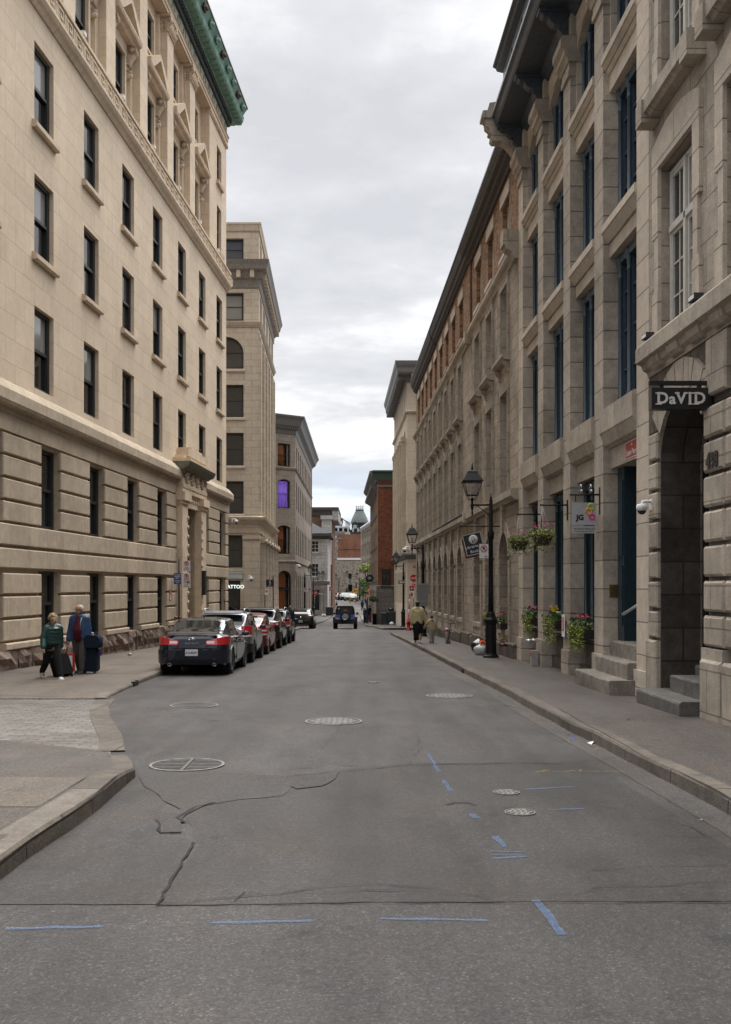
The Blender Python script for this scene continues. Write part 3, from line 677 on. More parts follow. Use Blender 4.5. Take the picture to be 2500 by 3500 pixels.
# giant order above: recessed wall, pilasters, pedimented windows
REC = -.42; PE = 49.75
tops = cols[:8]
ops = [(c+.02, c+CW-.02, 18.42, 20.95) for c in tops] + [(c+.04, c+CW-.04, 22.75, 24.3) for c in tops]
mb = MB(); wall(mb, U0, PE+.2, 18.2, 25.0, ops, REC, .12); f.obj(mb, 'upper_wall', [M['lime']])
e6 = cols[8]
mb = MB(); wall(mb, PE+.0, UE, 18.2, 24.75, [(e6+.1, e6+1.2, 18.75, 21.0), (e6+.1, e6+1.2, 22.2, 24.0)], 0, .26); mb.poly([(PE, 0, 18.2), (PE, 0, 25), (PE, REC-.2, 25), (PE, REC-.2, 18.2)])
f.obj(mb, 'end_pier', [M['lime']])
for z, H in ((18.75, 2.25), (22.2, 1.8)):
    f.place(('e', H), sash(1.1, H), e6+.65, -.14, z); f.obj(MB().run([(0,0),(.12,0),(.15,.16),(0,.2)], -.7, .7), 'sill', [M['limeplain']], e6+.65, 0, z-.2)
def console(u, z0, z1):
    c = MB(); h = z1-z0
    sidep = [(0, z0), (.10, z0+.02*h), (.13, z0+.12*h), (.10, z0+.22*h), (.13, z0+.34*h), (.24, z0+.55*h), (.36, z0+.72*h), (.42, z0+.86*h), (.38, z0+.97*h), (.3, z1), (0, z1)]
    c.loft([[(u+x, y, z) for y, z in sidep] for x in (-.15, .15)], True, True)
    for r, y, z in ((.15, .27, z0+.83*h), (.10, .06, z0+.14*h), (.08, .1, z0+.32*h)):
        c.lathe([(r, -.18), (r, .18), (r*.55, .18), (r*.55, .2), (.01, .2)], 14, T(u, y, z) @ RY(R(90)))
        c.lathe([(r, .18), (r, -.18), (r*.55, -.18), (r*.55, -.2), (.01, -.2)], 14, T(u, y, z) @ RY(R(90)))
    for k in range(4): c.ball((u, .02+.06*k, z0-.04+.0*k), (.1-.015*k, .06, .1), 7, 5)
    return c
for c in tops:
    m_ = c + CW/2
    def mk():
        p = MB(); W = 1.42
        p.run([(0,.02),(.3,.02),(.36,.1),(.50,.13),(.54,.22),(.54,.28),(0,.28)], -W, W)
        h = .78
        for sgn in (-1, 1):
            o = [(sgn*W, .28), (sgn*W, .46), (0, .46+h), (0, .22+h), (sgn*(W-.42), .28)]
            p.prism(o if sgn > 0 else o[::-1], 0, .55)
        p.prism([(-W+.4, .28), (W-.4, .28), (0, h+.2)], .0, .16)
        p.box(-.92, .92, 0, .1, -.44, .02)
        return p
    pd = f.obj(mk(), 'pediment', [M['limeplain']], m_, REC, 21.36)
    for sgn in (-1, 1): console(sgn*1.12, -.98, .02).build('console', [M['limeplain']], pd, Matrix.Identity(4), f.s)
    s1 = MB(); H = 2.53
    for sgn in (-1, 1): s1.box(sgn*.71, sgn*.88, 0, .09, 0, H+.0); s1.box(sgn*.88, sgn*.97, 0, .05, 0, H-.3)
    s1.box(-.88, .88, 0, .09, H, H+.18); s1.box(-.95, .95, 0, .14, -.12, 0)
    f.obj(s1, 'window_surround', [M['limeplain']], m_, REC, 18.42)
    s2 = MB(); H = 1.55
    for sgn in (-1, 1): s2.box(sgn*.7, sgn*.86, 0, .08, -.0, H); s2.box(sgn*.86, sgn*.97, 0, .05, H-.3, H+.18)
    s2.box(-.86, .86, 0, .08, H, H+.18); s2.box(-.86, .86, 0, .12, -.1, 0); s2.box(-.8, .8, 0, .05, -.5, -.1); s2.box(-.6, .6, .05, .08, -.42, -.18)
    f.obj(s2, 'window_surround', [M['limeplain']], m_, REC, 22.75)
    f.place(('u6', c > 34), sash(CW-.04, 2.53, 'frame', 'reflblind' if c < 34 else 'glass2'), m_, REC-.02, 18.42)
    f.place('u7', sash(CW-.04, 1.55), m_, REC-.02, 22.75)
for c in cols[:8]:
    u = c + CW/2 + BAY/2
    if u > PE: continue
    def mkp():
        p = MB(); p.box(-.5, .5, REC-.05, 0, 18.6, 24.35); p.box(-.56, .56, REC-.05, .06, 18.28, 18.5); p.box(-.53, .53, REC-.05, .03, 18.5, 18.6); p.box(-.78, .78, REC-.05, REC+.14, 18.3, 24.9); return p
    pl = f.obj(mkp(), 'pilaster', [M['lime']], u)
    cp = MB(); cp.box(-.56, .56, REC, .06, 24.33, 24.39)
    for rrow, zz_ in ((0, 24.46), (1, 24.62)):
        for k in range(5 - rrow):
            x = -.42 + .21*k + .105*rrow
            cp.tube([(x, .02, zz_-.1), (x, .06, zz_+.02), (x, .14, zz_+.1), (x, .11, zz_+.13)], [.05, .09, .07, .03], 6)
            cp.tube([(-.52, -.3+.1*k if k < 3 else -.1, zz_-.1), (-.56, -.3+.1*k if k < 3 else -.1, zz_+.02), (-.64, -.3+.1*k if k < 3 else -.1, zz_+.1)], [.05, .08, .04], 6)
    for sx_ in (-1, 1): cp.lathe([(.11, -.06), (.11, .06), (.05, .06), (.05, .09), (.01, .09)], 12, T(sx_*.48, .12, 24.82) @ RX(R(90)))
    cp.box(-.64, .64, REC, .16, 24.9, 25.0); cp.box(-.5, .5, REC, .04, 24.4, 24.9)
    cp.build('capital', [M['limeplain']], pl, Matrix.Identity(4), f.s)
# carved frieze round the end pier, then the entablature
mb = MB(); mb.box(PE, UE, -.2, .05, 24.75, 25.0)
u = PE+.1
while u < UE:
    mb.ball((u, .07, 24.87), (.09, .06, .1), 6, 5); mb.box(u+.13, u+.19, .04, .1, 24.78, 24.97); u += .3
f.obj(mb, 'carved_frieze', [M['limeplain']])
f.obj(MB().run([(-.6,25.0),(.06,25.0),(.06,25.16),(.1,25.16),(.1,25.32),(.16,25.36),(-.6,25.36)], U0, UE+.1), 'architrave', [M['limeplain']])
fz = f.obj(MB().box(U0, UE+.02, -.6, .04, 25.36, 26.0), 'frieze', [M['copperl']])
r = MB(); u = U0+.4
while u < UE: r.tube([(u+.2*math.cos(a), .05, 25.68+.26*math.sin(a)) for a in (k*math.pi/8 for k in range(17))], .012, 4); u += 1.0
r.build('wreath', [M['copperd']], fz, Matrix.Identity(4), f.s)
mb = MB(); mb.run([(-.6,26.0),(.14,26.0),(.2,26.08),(.2,26.12),(-.6,26.12)], U0, UE+.2); u = U0
while u < UE+.15: mb.box(u, u+.14, .05, .3, 26.12, 26.36); u += .27
mb.box(U0, UE+.1, -.5, .1, 26.12, 26.4)
f.obj(mb, 'dentil_course', [M['copperd']])
cn = f.obj(MB().run([(-.6,26.36),(.3,26.36),(.36,26.42),(.70,26.46),(.70,26.5),(.74,26.54),(.78,26.72),(.80,26.76),(.72,26.8),(.78,26.95),(.90,27.12),(.96,27.2),(.96,27.27),(-.6,27.5)], U0, UE+.85), 'copper_cornice', [M['copper']])
sbm = MB().box(-.15, .15, .36, .66, 26.40, 26.47).mesh('soffit_block', [M['copper']], f.s); u = U0+.15
while u < UE+.8: link('soffit_block', sbm, cn, T(u, 0, 0)); u += .5
n_ = MB(); n_.run([(.97,27.2),(1.0,27.22),(1.0,27.3),(.97,27.3)], U0, UE+.88).build('gutter_edge', [M['bronze']], cn, Matrix.Identity(4), f.s)
def lion():
    h = MB(); h.ball((0,.06,0), (.17,.1,.2), 9, 7, .12); h.ball((0,.14,-.03), (.1,.1,.12), 8, 6); h.ball((0,.2,-.09), (.055,.06,.05), 6, 5)
    for a in range(9): h.ball((.17*math.cos(a*.7), .07, .02+.2*math.sin(a*.7)), (.06,.06,.07), 5, 4, .15)
    for sx_ in (-1, 1): h.ball((sx_*.09,.1,.17), (.04,.03,.05), 5, 4)
    return h
lme = {b: lion().mesh('lion_head', [M['copper' if not b else 'bronze']], f.s) for b in (0, 1)}
k = 0; u = U0 + .6
while u < UE+.8:
    link('lion_head', lme[1 if k % 3 == 1 else 0], cn, T(u, f.s*.8, 26.98)); u += 1.32; k += 1
# small floodlights on the band, camera at the corner, fire hose fitting and alarm plate
for c in cols[2:]:
    t = tag(thing('floodlight', 'small white floodlight sitting on the greek key band of the buff building', 'floodlight', B1.matrix_basis @ f.M @ T(c-.55, f.s*.12, 18.33), 'floodlights along the greek key band'), 'small white floodlight sitting on the greek key band of the buff building', 'floodlight')
    MB().box(-.1, .1, -.02, .12, .06, .17).build('lamp_head', M['white'], t, None, -1); MB().box(-.015, .015, 0, .03, 0, .07).build('bracket', M['black'], t, None, -1)
# ------------------------------------------------------------------ right row
AR = -math.atan(.0289); PR = (5.4, 0)
# --- grey stone warehouse with slate-blue windows
B2, g = root_frame('stone_warehouse', 'grey stone warehouse with tall piers and slate blue timber windows under a bracketed cornice', 'building', PR, AR, 17.7, -.25, 1)
PIERS = [(17.68, 18.4), (20.7, 21.4), (23.62, 24.32), (26.68, 27.38), (29.6, 30.28)]
BAYS = [(a[1], b[0]) for a, b in zip(PIERS, PIERS[1:])]
W0, W1 = 17.68, 30.28
mb = MB(); shell(mb, W0, W1, -1.5, 15.2, 10, -.7); mb.box(W0, W1, -.75, -.7, -1.5, 15.2); f_ = g.obj(mb, 'back_wall', [M['gplain']])
for k, (a, b) in enumerate(PIERS):
    p = MB(); p.box(a, b, -.7, 0, -1.0, 13.62); p.box(a-.03, b+.03, -.5, .05, -1.0, .30 + .1*(k % 2)); p.box(a, b, -.7, -.02, 13.62, 15.0)
    o = g.obj(p, 'pier', [M['pier'] if k in (1, 2, 3) else M['pierlight']])
    c = MB(); c.box(a-.03, b+.03, -.4, .05, 13.55, 13.68)
    c.run([(-.4,13.86),(.06,13.86),(.1,13.95),(.16,14.0),(.16,14.12),(.24,14.2),(.24,14.38),(.2,14.44),(-.4,14.44)], a-.10, b+.10); c.box(a-.02, b+.02, -.4, .03, 13.68, 13.86)
    c.build('capital', [M['gplain']], o, Matrix.Identity(4), g.s)
lev = [(5.33, 4.86, 4.56, 4.16, 0), (9.05, 8.88, 8.70, 8.42, 1), (12.45, 12.28, 12.1, 11.76, 2)]
for a, b in BAYS:
    for t, m1, m2, lo, k in lev:
        s = MB()
        if k == 0: s.run([(-.5,lo),(-.16,lo),(-.16,m2),(-.12,m2),(-.02,m2+.06),(.06,m1-.03),(.08,m1),(.08,t-.02),(.05,t),(-.5,t)], a-.001, b+.001)
        else: s.run([(-.5,lo),(-.13,lo),(-.13,m2),(-.1,m2),(-.06,m2+.05),(.0,m1-.04),(.03,m1),(.05,m1),(.05,t-.02),(.03,t),(-.5,t)], a+.001, b-.001)
        g.obj(s, 'spandrel', [M['pierlight'] if k else M['gplain']])
    s = MB(); wall(s, a, b, 12.4, 15.1, [(a+.06, b-.06, 12.45, 14.52, .42)], -.14, .26); g.obj(s, 'arch_wall', [M['pierlight']])
def bluewin(W, z0, z1, rise=0, mat='blue'):
    H = z1 - z0
    fr = win_frame(W, H, .07, .12, 0, (), rise)
    xs_ = [-W/2+.16, -W/6+.02, W/6-.02, W/2-.16]
    top = H - (rise*.9 if rise else .06)
    for x in xs_:
        fr.lathe([(.065,.05),(.065,.25),(.048,.27),(.048,top-.42),(.065,top-.40),(.05,top-.37),(.05,top-.25),(.085,top-.12),(.09,top-.05),(.09,top)], 8, T(x, .03, 0))
        fr.box(x-.06, x+.06, -.1, .0, 0, top)
    n = max(2, round(H/.72))
    for k in range(1, n):
        fr.box(-W/2+.1, W/2-.1, -.075, -.025, H*k/n-.022, H*k/n+.022)
    if not rise: fr.box(-W/2, W/2, -.06, .07, H-.2, H-.06)
    return [('window', fr, [M[mat]]), ('pane', pane(W, H, rise, -.06), [M['glass']])]
for k, (a, b) in enumerate(BAYS):
    W = b-a; c = (a+b)/2
    for z0, z1, rise in ((5.33, 8.42, 0), (9.05, 11.76, 0)): g.place(('w', round(W, 2), z0), lambda: bluewin(W-.02, z0, z1, rise), c, -.34, z0)
    g.place(('w', round(W, 2), 12.45), lambda: bluewin(W-.16, 12.45, 14.49, .40), c, -.30, 12.45)
    if k: # ground floor windows down to a low sill
        g.place(('gw', round(W, 2)), lambda: bluewin(W-.02, .62, 4.16, 0, 'teal'), c, -.36, .62)
        s = MB(); s.box(a, b, -.7, -.22, -1.2, .0); s.run([(-.5,.52),(-.1,.52),(-.1,.62),(-.5,.64)], a+.001, b-.001); s.box(a+.25, b-.25, -.5, -.3, 0, .52); g.obj(s, 'basement_panel', [M['wet']])
        g.obj(MB().box(a+.05, b-.05, -.45, -.4, .0, .5), 'basement_grille', [M['black']])
# doorway with teal door and three worn stone steps
a, b = BAYS[0]
d_ = g.obj(MB().box(a, a+.12, -.68, -.3, .7, 4.16).box(b-.45, b, -.6, -.3, .7, 4.16).box(a, b, -.69, -.62, 3.2, 4.16).box(a+.12, a+1.0, -.69, -.64, .7, 3.2).box(a+1.0, b-.45, -.69, -.64, .7, 3.2).box(b-.40, b-.1, -.3, -.27, 1.0, 2.2).box(b-.40, b-.1, -.3, -.27, 2.4, 3.9), 'door', [M['teal']])
MB().box(a+.3, b-.6, -.66, -.61, 3.3, 4.0).build('transom', [M['glass']], d_, Matrix.Identity(4), 1)
g.obj(MB().box(a, b, -.7, -.66, .7, 4.16), 'dark_hall', [M['blackm']])
g.obj(MB().tube([(a+.35, -.3, 1.55), (a+1.05, -.05, 1.25)], .03, 8), 'handrail', [M['steel']])
st = MB()
def rstep(u0, u1, w0, w1, z0, z1, c=.03):
    i = [(w0, z0), (w1, z0), (w1, z1-c), (w1-c*.35, z1-c*.35), (w1-c, z1), (w0, z1)]
    n = 7; st.loft([[(u0+(u1-u0)*k/n, y+(random.uniform(-.006,.006) if y > w0 else 0), z+(random.uniform(-.005,.005) if z > z0 else 0)) for y, z in i] for k in range(n+1)], True, True, 0, False)
rstep(18.32, 20.95, -.2, .52, -.6, .10); rstep(18.42, 20.68, -.5, .16, -.3, .40); rstep(18.42, 20.68, -.66, -.14, -.3, .70)
g.obj(st, 'front_steps', [masonry('worn_step_stone', (.23, .205, .175), 9, 9, 0, .6, .1, .45, .4, .4, .6)])
# cornice, paired brackets, dormer storey
cn = g.obj(MB().run([(-.5,14.95),(-.08,14.95),(-.04,15.12),(.0,15.18),(.06,15.22),(.70,15.24),(.74,15.3),(.78,15.46),(.84,15.5),(.84,15.55),(-.5,15.62)], W0, W1-.02), 'bracketed_cornice', [M['lead']])
def bracket():
    q = MB(); o = [(-.1,14.42),(.0,14.44),(.08,14.52),(.06,14.62),(.14,14.66),(.22,14.74),(.2,14.84),(.32,14.88),(.42,14.96),(.44,15.04),(.56,15.06),(.64,15.14),(.64,15.235),(-.1,15.235)]
    q.loft([[(x, y, z) for y, z in o] for x in (-.13, .13)], True, True, 0, False); q.loft([[(x, y*1.0, z+.03) for y, z in o] for x in (-.07, .07)], True, True, 0, False)
    q.box(-.17, .17, -.1, .68, 15.15, 15.236); return q
bme = bracket().mesh('bracket', [M['lead']], 1)
for a, b in PIERS: link('bracket', bme, cn, T((a+b)/2, 0, 0))
MB().box(W0, W1, .80, .85, 15.5, 15.585).build('gutter_flashing', [M['leadl']], cn, Matrix.Identity(4), 1)
c = MB(); o = [(-.3,14.3),(.05,14.36),(.2,14.5),(.36,14.72),(.55,14.84),(.8,14.84),(.86,14.92),(.84,15.05),(.92,15.1),(.90,15.2),(1.0,15.28),(1.02,15.44),(1.1,15.5),(1.1,15.72),(.95,15.74),(.9,15.95),(.6,16.0),(-.3,15.9)]
c.loft([[(x, y, z) for y, z in o] for x in (30.02, 30.42)], True, True, 0, False); c.box(29.98, 30.46, .3, 1.13, 15.5, 15.6)
g.obj(c, 'end_corbel', [M['gplain']])
dm = g.obj(MB().box(W0, W1-.25, -4, .5, 15.58, 16.9), 'dormer_storey', [M['leadl']])
q = MB(); u = W0+.3
while u < W1-1: q.box(u, u+1.0, .4, .52, 15.72, 16.75); u += 1.5
q.build('dormer_window', [M['blue']], dm, Matrix.Identity(4), 1)
MB().run([(-4,16.9),(.5,16.9),(.66,16.94),(.7,17.02),(.78,17.06),(.78,17.12),(-4,17.5)], W0, W1-.1).build('roof_edge', [M['lead']], dm, Matrix.Identity(4), 1)

# --- rusticated stone house with the arched doorway
B3, h = root_frame('rusticated_stone_house', 'rusticated grey stone house with arched dark doorway, white windows and heavy ledge', 'building', PR, AR, 17.66, -.2, 1)  # walls carried on out of view, extended to block light
a0, a1 = 14.82, 17.02
mb = MB(); wall(mb, -6, 17.66, -1.0, 5.45, [(a0, a1, -.9, 4.80, .80)], 0, .66, 0, 1); h.obj(mb, 'base_wall', [M['wet'], masonry('shaded_reveal_stone', (.105, .086, .072), 1.2, .55, .014, .5, .25, .5, .6, .4, .5)])  # darker copy of the stone paints shade into the arch reveals
mb = MB(); shell(mb, -6, 17.66, -1, 17.5, 10, -1.35); wall(mb, a0-.3, a1+.3, -1, 5.3, [(a0+.25, a1-.1, -.2, 4.45, .5)], -.66, .4, 0, 1); mb.box(-6, a0-.3, -1.36, -1.3, -1, 5); h.obj(mb, 'inner_wall', [M['wet'], M['blackm']])  # black inner reveals put the doorway's darkness into the colour
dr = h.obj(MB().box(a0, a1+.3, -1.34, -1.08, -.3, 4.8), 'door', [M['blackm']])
bl = MB(); rnd = random.Random(9)
def rb_(u0, u1, z0, z1, w=.09):
    bl.cbox(u0, u1, 0, w, z0, z1, .03)
for k in range(8):
    z = .93 + .497*k
    if z + .44 < 4.55:
        bl.cbox(a1+.02, 17.5, .0, .07, z, z+.435, .028)
        bl.cbox(14.05, a0-.02, .0, .10, z, z+.435, .035); bl.cbox(12.7, 13.98, 0, .1, z, z+.435, .035)
bl.cbox(a1+.02, 17.56, 0, .10, -.6, .88, .03); bl.cbox(14.02, a0-.02, 0, .16, -.6, .74, .04); bl.box(14.0, a0, 0, .12, .74, .9); bl.cbox(12.7, 13.96, 0, .16, -.6, .74, .04)
bl.cbox(14.0, 14.75, 0, .09, 4.5, 5.32, .03)
for k in range(8):
    for q in range(5): bl.cbox(6.2+1.3*q, 7.44+1.3*q, 0, .1, .93+.497*k, .93+.497*k+.435, .035)
for q in range(5): bl.cbox(6.2+1.3*q, 7.44+1.3*q, 0, .16, -.6, .74, .04)
# voussoirs round the arch
ap = arc_pts(a0, a1, 4.80, .80, 9)
cx_, zc_ = (a0+a1)/2, 4.1
for i in range(9):
    p, q_ = Vector(ap[i]), Vector(ap[i+1]); ctr = Vector((cx_, zc_-.6))
    e = (q_-p)*.04; po_ = p + (p-ctr).normalized()*.52; qo = q_ + (q_-ctr).normalized()*.52
    po_.y = min(po_.y, 5.36); qo.y = min(qo.y, 5.36)
    if i in (0, 8): continue
    bl.prism([tuple(p+e), tuple(q_-e), tuple(qo-e*1.4), tuple(po_+e*1.4)], 0, .07)
h.obj(bl, 'rusticated_blocks', [M['gstone']])
mb = MB(); mb.run([(-.2,5.36),(.03,5.36),(.05,5.44),(.12,5.48),(.15,5.56),(.2,5.58),(.25,5.6),(.25,5.84),(.2,5.9),(-.2,5.94)], -6, 17.62)
for k in range(8): mb.run([(.02,5.38),(.1,5.41),(.16,5.47),(.19,5.57),(.02,5.57)], 10.2+.92*k, 10.2+.92*k+.5)
h.obj(mb, 'ledge_cornice', [M['gplain']])
wins = [(15.36, 17.0), (12.5, 14.14), (9.6, 11.24)]; wz = [(5.93, 8.70), (9.98, 12.75), (13.8, 16.2)]
mb = MB(); wall(mb, -6, 17.66, 5.45, 17.5, [(a, b, c, d) for a, b in wins for c, d in wz], 0, .34); h.obj(mb, 'upper_wall', [masonry('tooled_stone', (.42, .36, .295), 1.3, .62, .012, .5, .1, .34, .35, .42, .8)])
def casement(W, H):
    fr = win_frame(W, H, .07, .1); fr.box(-.05, .05, -.1, .03, .05, H-.05); zt = H*.64
    fr.box(-W/2+.05, W/2-.05, -.1, .03, zt-.05, zt+.05)
    for sx_ in (-1, 1):
        c_ = sx_*W/4
        for z0, z1, nh in ((.07, zt-.05, 2), (zt+.05, H-.07, 0)):
            for xx in (c_-W/4+.09, c_+W/4-.09): fr.box(xx-.03, xx+.03, -.085, -.01, z0, z1)
            for zz_ in (z0+.03, z1-.03): fr.box(c_-W/4+.06, c_+W/4-.06, -.084, -.012, zz_-.03, zz_+.03)
            fr.box(c_-.014, c_+.014, -.07, -.03, z0, z1)
            for q in range(nh): zz_ = z0+(z1-z0)*(q+1)/(nh+1); fr.box(c_-W/4+.06, c_+W/4-.06, -.07, -.03, zz_-.014, zz_+.014)
    return [('window', fr, [M['whitep']]), ('pane', pane(W, H, 0, -.05), [M['glass']]), ('curtain', MB().box(-W/2+.1, -W/2+.5, -.3, -.28, .1, H-.1), [plain('tan_curtain', (.3, .24, .17), .9)])]
for a, b in wins:
    c = (a+b)/2; W = b-a
    for j, (z0, z1) in enumerate(wz):
        h.place(('c', round(W, 2), j == 2), lambda: casement(W-.06, z1-z0-.06), c, -.13, z0)
        s = MB(); H = z1-z0
        for sg in (-1, 1):
            for zz0, zz1, ww in ((0, .75, .30), (.75, H-1.1, .2), (H-1.1, H+.02, .30)): s.box(sg*W/2, sg*(W/2+ww), 0, .055+.01*(ww > .25), zz0, zz1)
        s.prism([(-W/2-.3, H+.02), (W/2+.3, H+.02), (W/2+.3, H+.42), (W/2+.1, H+.5), (.35, H+.62), (-.35, H+.62), (-W/2-.1, H+.5), (-W/2-.3, H+.42)], 0, .07)
        h.obj(s, 'window_surround', [M['pierlight']], c, 0, z0)
        if j: h.obj(MB().run([(0,0),(.16,.02),(.2,.06),(.26,.08),(.26,.3),(0,.36)], -W/2-.42, W/2+.42).box(-W/2-.44, -W/2-.12, 0, .3, -.08, .3).box(W/2+.12, W/2+.44, 0, .3, -.08, .3), 'sill', [M['gplain']], c, 0, z0-.36)
st = MB(); rstep(14.88, 16.98, -.3, .42, -.6, .10, .04); rstep(14.95, 16.5, -.9, .02, -.3, .36, .03); rstep(14.95, 16.8, -1.3, -.5, -.3, .5, .03)
h.obj(st, 'front_steps', [masonry('dark_step_stone', (.16, .15, .14), 9, 9, 0, .6, .1, .45, .4, .4, .6, rough=.6)])
nb = MB()
text('house_number', '438', .3, M['black'], B3, h.M @ T(14.42, .105, 3.55) @ RZ(math.pi), .012, .012)

# --- long stone and brick terrace
B4, t4 = root_frame('terrace_block', 'long grey stone terrace with arched ground floor and orange brick attic storey', 'building', PR, AR, 30.3, -.5, 1)
E0, E1, MID = 30.3, 69.2, 41.25
nearc = [32.8, 35.98, 39.0]; farc = [44.45 + 2.83*k for k in range(9)]
allc = [(c, 1.42) for c in nearc] + [(c, 1.28) for c in farc]
gops = [(c-.88, c+.88, .42, 3.5, .8) for c, _ in allc]
mb = MB(); wall(mb, E0, E1, -2.4, 4.45, gops, 0, .42); h_ = t4.obj(mb, 'ground_wall', [M['rough']])
mb = MB(); wall(mb, E0, E1, 4.45, 11.7, [(c-w/2, c+w/2, 4.78, 7.95) for c, w in allc] + [(c-w/2, c+w/2, 9.08, 11.33) for c, w in allc], 0, .44, 0, 1); t4.obj(mb, 'upper_wall', [M['rough'], M['gstone']])
mb = MB(); wall(mb, E0, E1, 11.9, 15.05, [(c-.62, c+.62, 12.42, 14.1) for c, w in allc], -.04, .28); t4.obj(mb, 'brick_attic', [M['brickor']])
mb = MB(); shell(mb, E0, E1, -2.4, 15.2, 11, -.6); mb.box(E0, E1, -.65, -.6, -2.4, 15.1); t4.obj(mb, 'back_wall', [M['brickbr']])
for k, (c, w) in enumerate(allc):
    mb = MB()
    for sg in (-1, 1):
        x0, x1 = sorted((c+sg*.88, c+sg*1.16)); mb.box(x0, x1, 0, .05, -2.0, 2.6)
    ap = arc_pts(c-.88, c+.88, 3.5, .8, 10); ao = arc_pts(c-1.16, c+1.16, 3.86, 1.1, 10)
    for i in range(10): mb.prism([ap[i], ap[i+1], ao[i+1], ao[i]], 0, .05)
    mb.prism([(c-.14, 3.5), (c+.14, 3.5), (c+.22, 4.35), (c-.22, 4.35)], 0, .12)
    mb.run([(-.3,.26),(.07,.26),(.07,.42),(-.3,.43)], c-1.0, c+1.0); mb.box(c-.8, c+.8, -.1, .03, -2.0, .26)
    t4.obj(mb, 'arch_surround', [M['gstone']])
mb = MB()
u = E0
while u < E1-.1:
    L = random.uniform(.8, 1.6); mb.cbox(u+.01, min(u+L, E1)-.01, 0, .13+random.uniform(0, .04), -2.2, zr(u)+.14+random.uniform(.35, .5), .03); u += L
t4.obj(mb, 'plinth', [M['wet']])
f1 = lambda H: (lambda: [('window', win_frame(1.5, H, .07, .09, 1, (.5,), .62), [M['whitep']]), ('pane', pane(1.5, H, .62, -.05), [M['glass']])])
for k, (c, w) in enumerate(allc):
    t4.place('ga', f1(3.0), c, -.33, .46)
    for z, H in ((4.78, 3.17), (9.08, 2.25)):
        t4.place(('tw', w, H), lambda: [('window', win_frame(w, H, .08, .1, 1, (.5,)), [M['whitep']]), ('pane', pane(w, H, 0, -.06), [M['glass2' if k % 3 else 'glass']])], c, -.34, z)
        s = MB()
        for sg in (-1, 1): s.box(sg*w/2, sg*(w/2+.2), 0, .05, 0, H); s.box(sg*(w/2+.2), sg*(w/2+.26), 0, .08, -.0, H+.3)
        s.box(-w/2-.2, w/2+.2, 0, .05, H, H+.3); t4.obj(s, 'window_surround', [M['gstone']], c, 0, z)
    s = MB().run([(0,0),(.16,.02),(.26,.1),(.26,.2),(0,.25)], -w/2-.3, w/2+.3)
    for sg in (-1, 1): s.loft([[(sg*(w/2+.12)+x, y, z) for y, z in ((0,-.36),(.06,-.34),(.08,-.2),(.18,-.08),(.2,.02),(0,.02))] for x in (-.08, .08)], True, True, 0, False)
    t4.obj(s, 'sill', [M['gplain']], c, 0, 8.83)
    t4.place('bw', lambda: [('window', win_frame(1.24, 1.68, .07, .08, 1, (.5,)), [M['white']]), ('pane', pane(1.24, 1.68, 0, -.05), [M['glass']])], c, -.2, 12.42)
    t4.obj(MB().box(-.86, .86, -.05, .015, 0, .44), 'lintel', [M['pierlight']], c, 0, 14.1)
    t4.obj(MB().run([(-.3,0),(.08,.0),(.08,.12),(-.3,.15)], -.75, .75), 'sill', [M['whitep'] if c < MID else M['gplain']], c, 0, 12.27)
mb = MB(); mb.run([(-.2,4.36),(.1,4.36),(.16,4.44),(.24,4.48),(.24,4.68),(-.2,4.74)], E0, MID-.4); mb.run([(-.2,4.36),(.1,4.36),(.16,4.44),(.24,4.48),(.24,4.68),(-.2,4.74)], MID, E1+.1); mb.box(MID-.4, MID, -.2, .32, 4.34, 4.78)
t4.obj(mb, 'string_course', [M['gplain']])
t4.obj(MB().box(MID, E1-14, .02, .27, 4.735, 4.76), 'string_flashing', [M['leadl']])
pr = [(-.2,11.6),(.04,11.6),(.08,11.7),(.16,11.76),(.2,11.84),(.2,11.94),(-.2,12.0)]
mb = MB().run(pr, E0, MID-.35).run(pr, MID, E1+.15); mb.box(E0-.02, E0+.5, -.1, .46, 11.9, 12.35); mb.run([(-.1,11.5),(.12,11.5),(.2,11.7),(.36,11.78),(.4,11.9),(-.1,11.9)], E0-.02, E0+.5); mb.box(MID-.35, MID, -.2, .26, 11.5, 12.02)
t4.obj(mb, 'attic_course', [M['gplain']])
q = MB(); q.box(MID-.3, MID+.06, -.2, -.01, 12.0, 15.0); u = 12.02
while u < 14.9: q.box(MID-.31, MID+.07, -.2, .015, u, u+.06); u += .14
t4.obj(q, 'party_wall_toothing', [M['brickbr']])
e1 = [(-.3,14.72),(.04,14.76),(.08,14.86),(.2,14.92),(.22,15.04),(.34,15.1),(.38,15.2),(.42,15.28),(.44,15.4),(-.3,15.5)]
ev = t4.obj(MB().run(e1, E0, MID), 'eaves_cornice', [M['wood']])
MB().run([(.40,15.39),(.47,15.4),(.47,15.47),(-.3,15.6),(-.3,15.5)], E0, MID).build('roof_edge', [M['leadl']], ev, Matrix.Identity(4), 1)
e2 = [(-.3,14.9),(.04,14.92),(.08,15.0),(.16,15.06),(.18,15.2),(.26,15.3),(.3,15.45),(.34,15.6),(.34,15.68),(-.3,15.8)]
ev = t4.obj(MB().run(e2, MID, 55.5).run([(y*1.05, z-.08) for y, z in e2], 55.5, E1+.2), 'eaves_cornice', [M['wood']])
MB().box(MID, MID+.9, .2, .36, 15.6, 15.78).run([(.30,15.66),(.37,15.66),(.37,15.72),(.30,15.74)], MID, E1+.2).build('roof_edge', [M['lead']], ev, Matrix.Identity(4), 1)

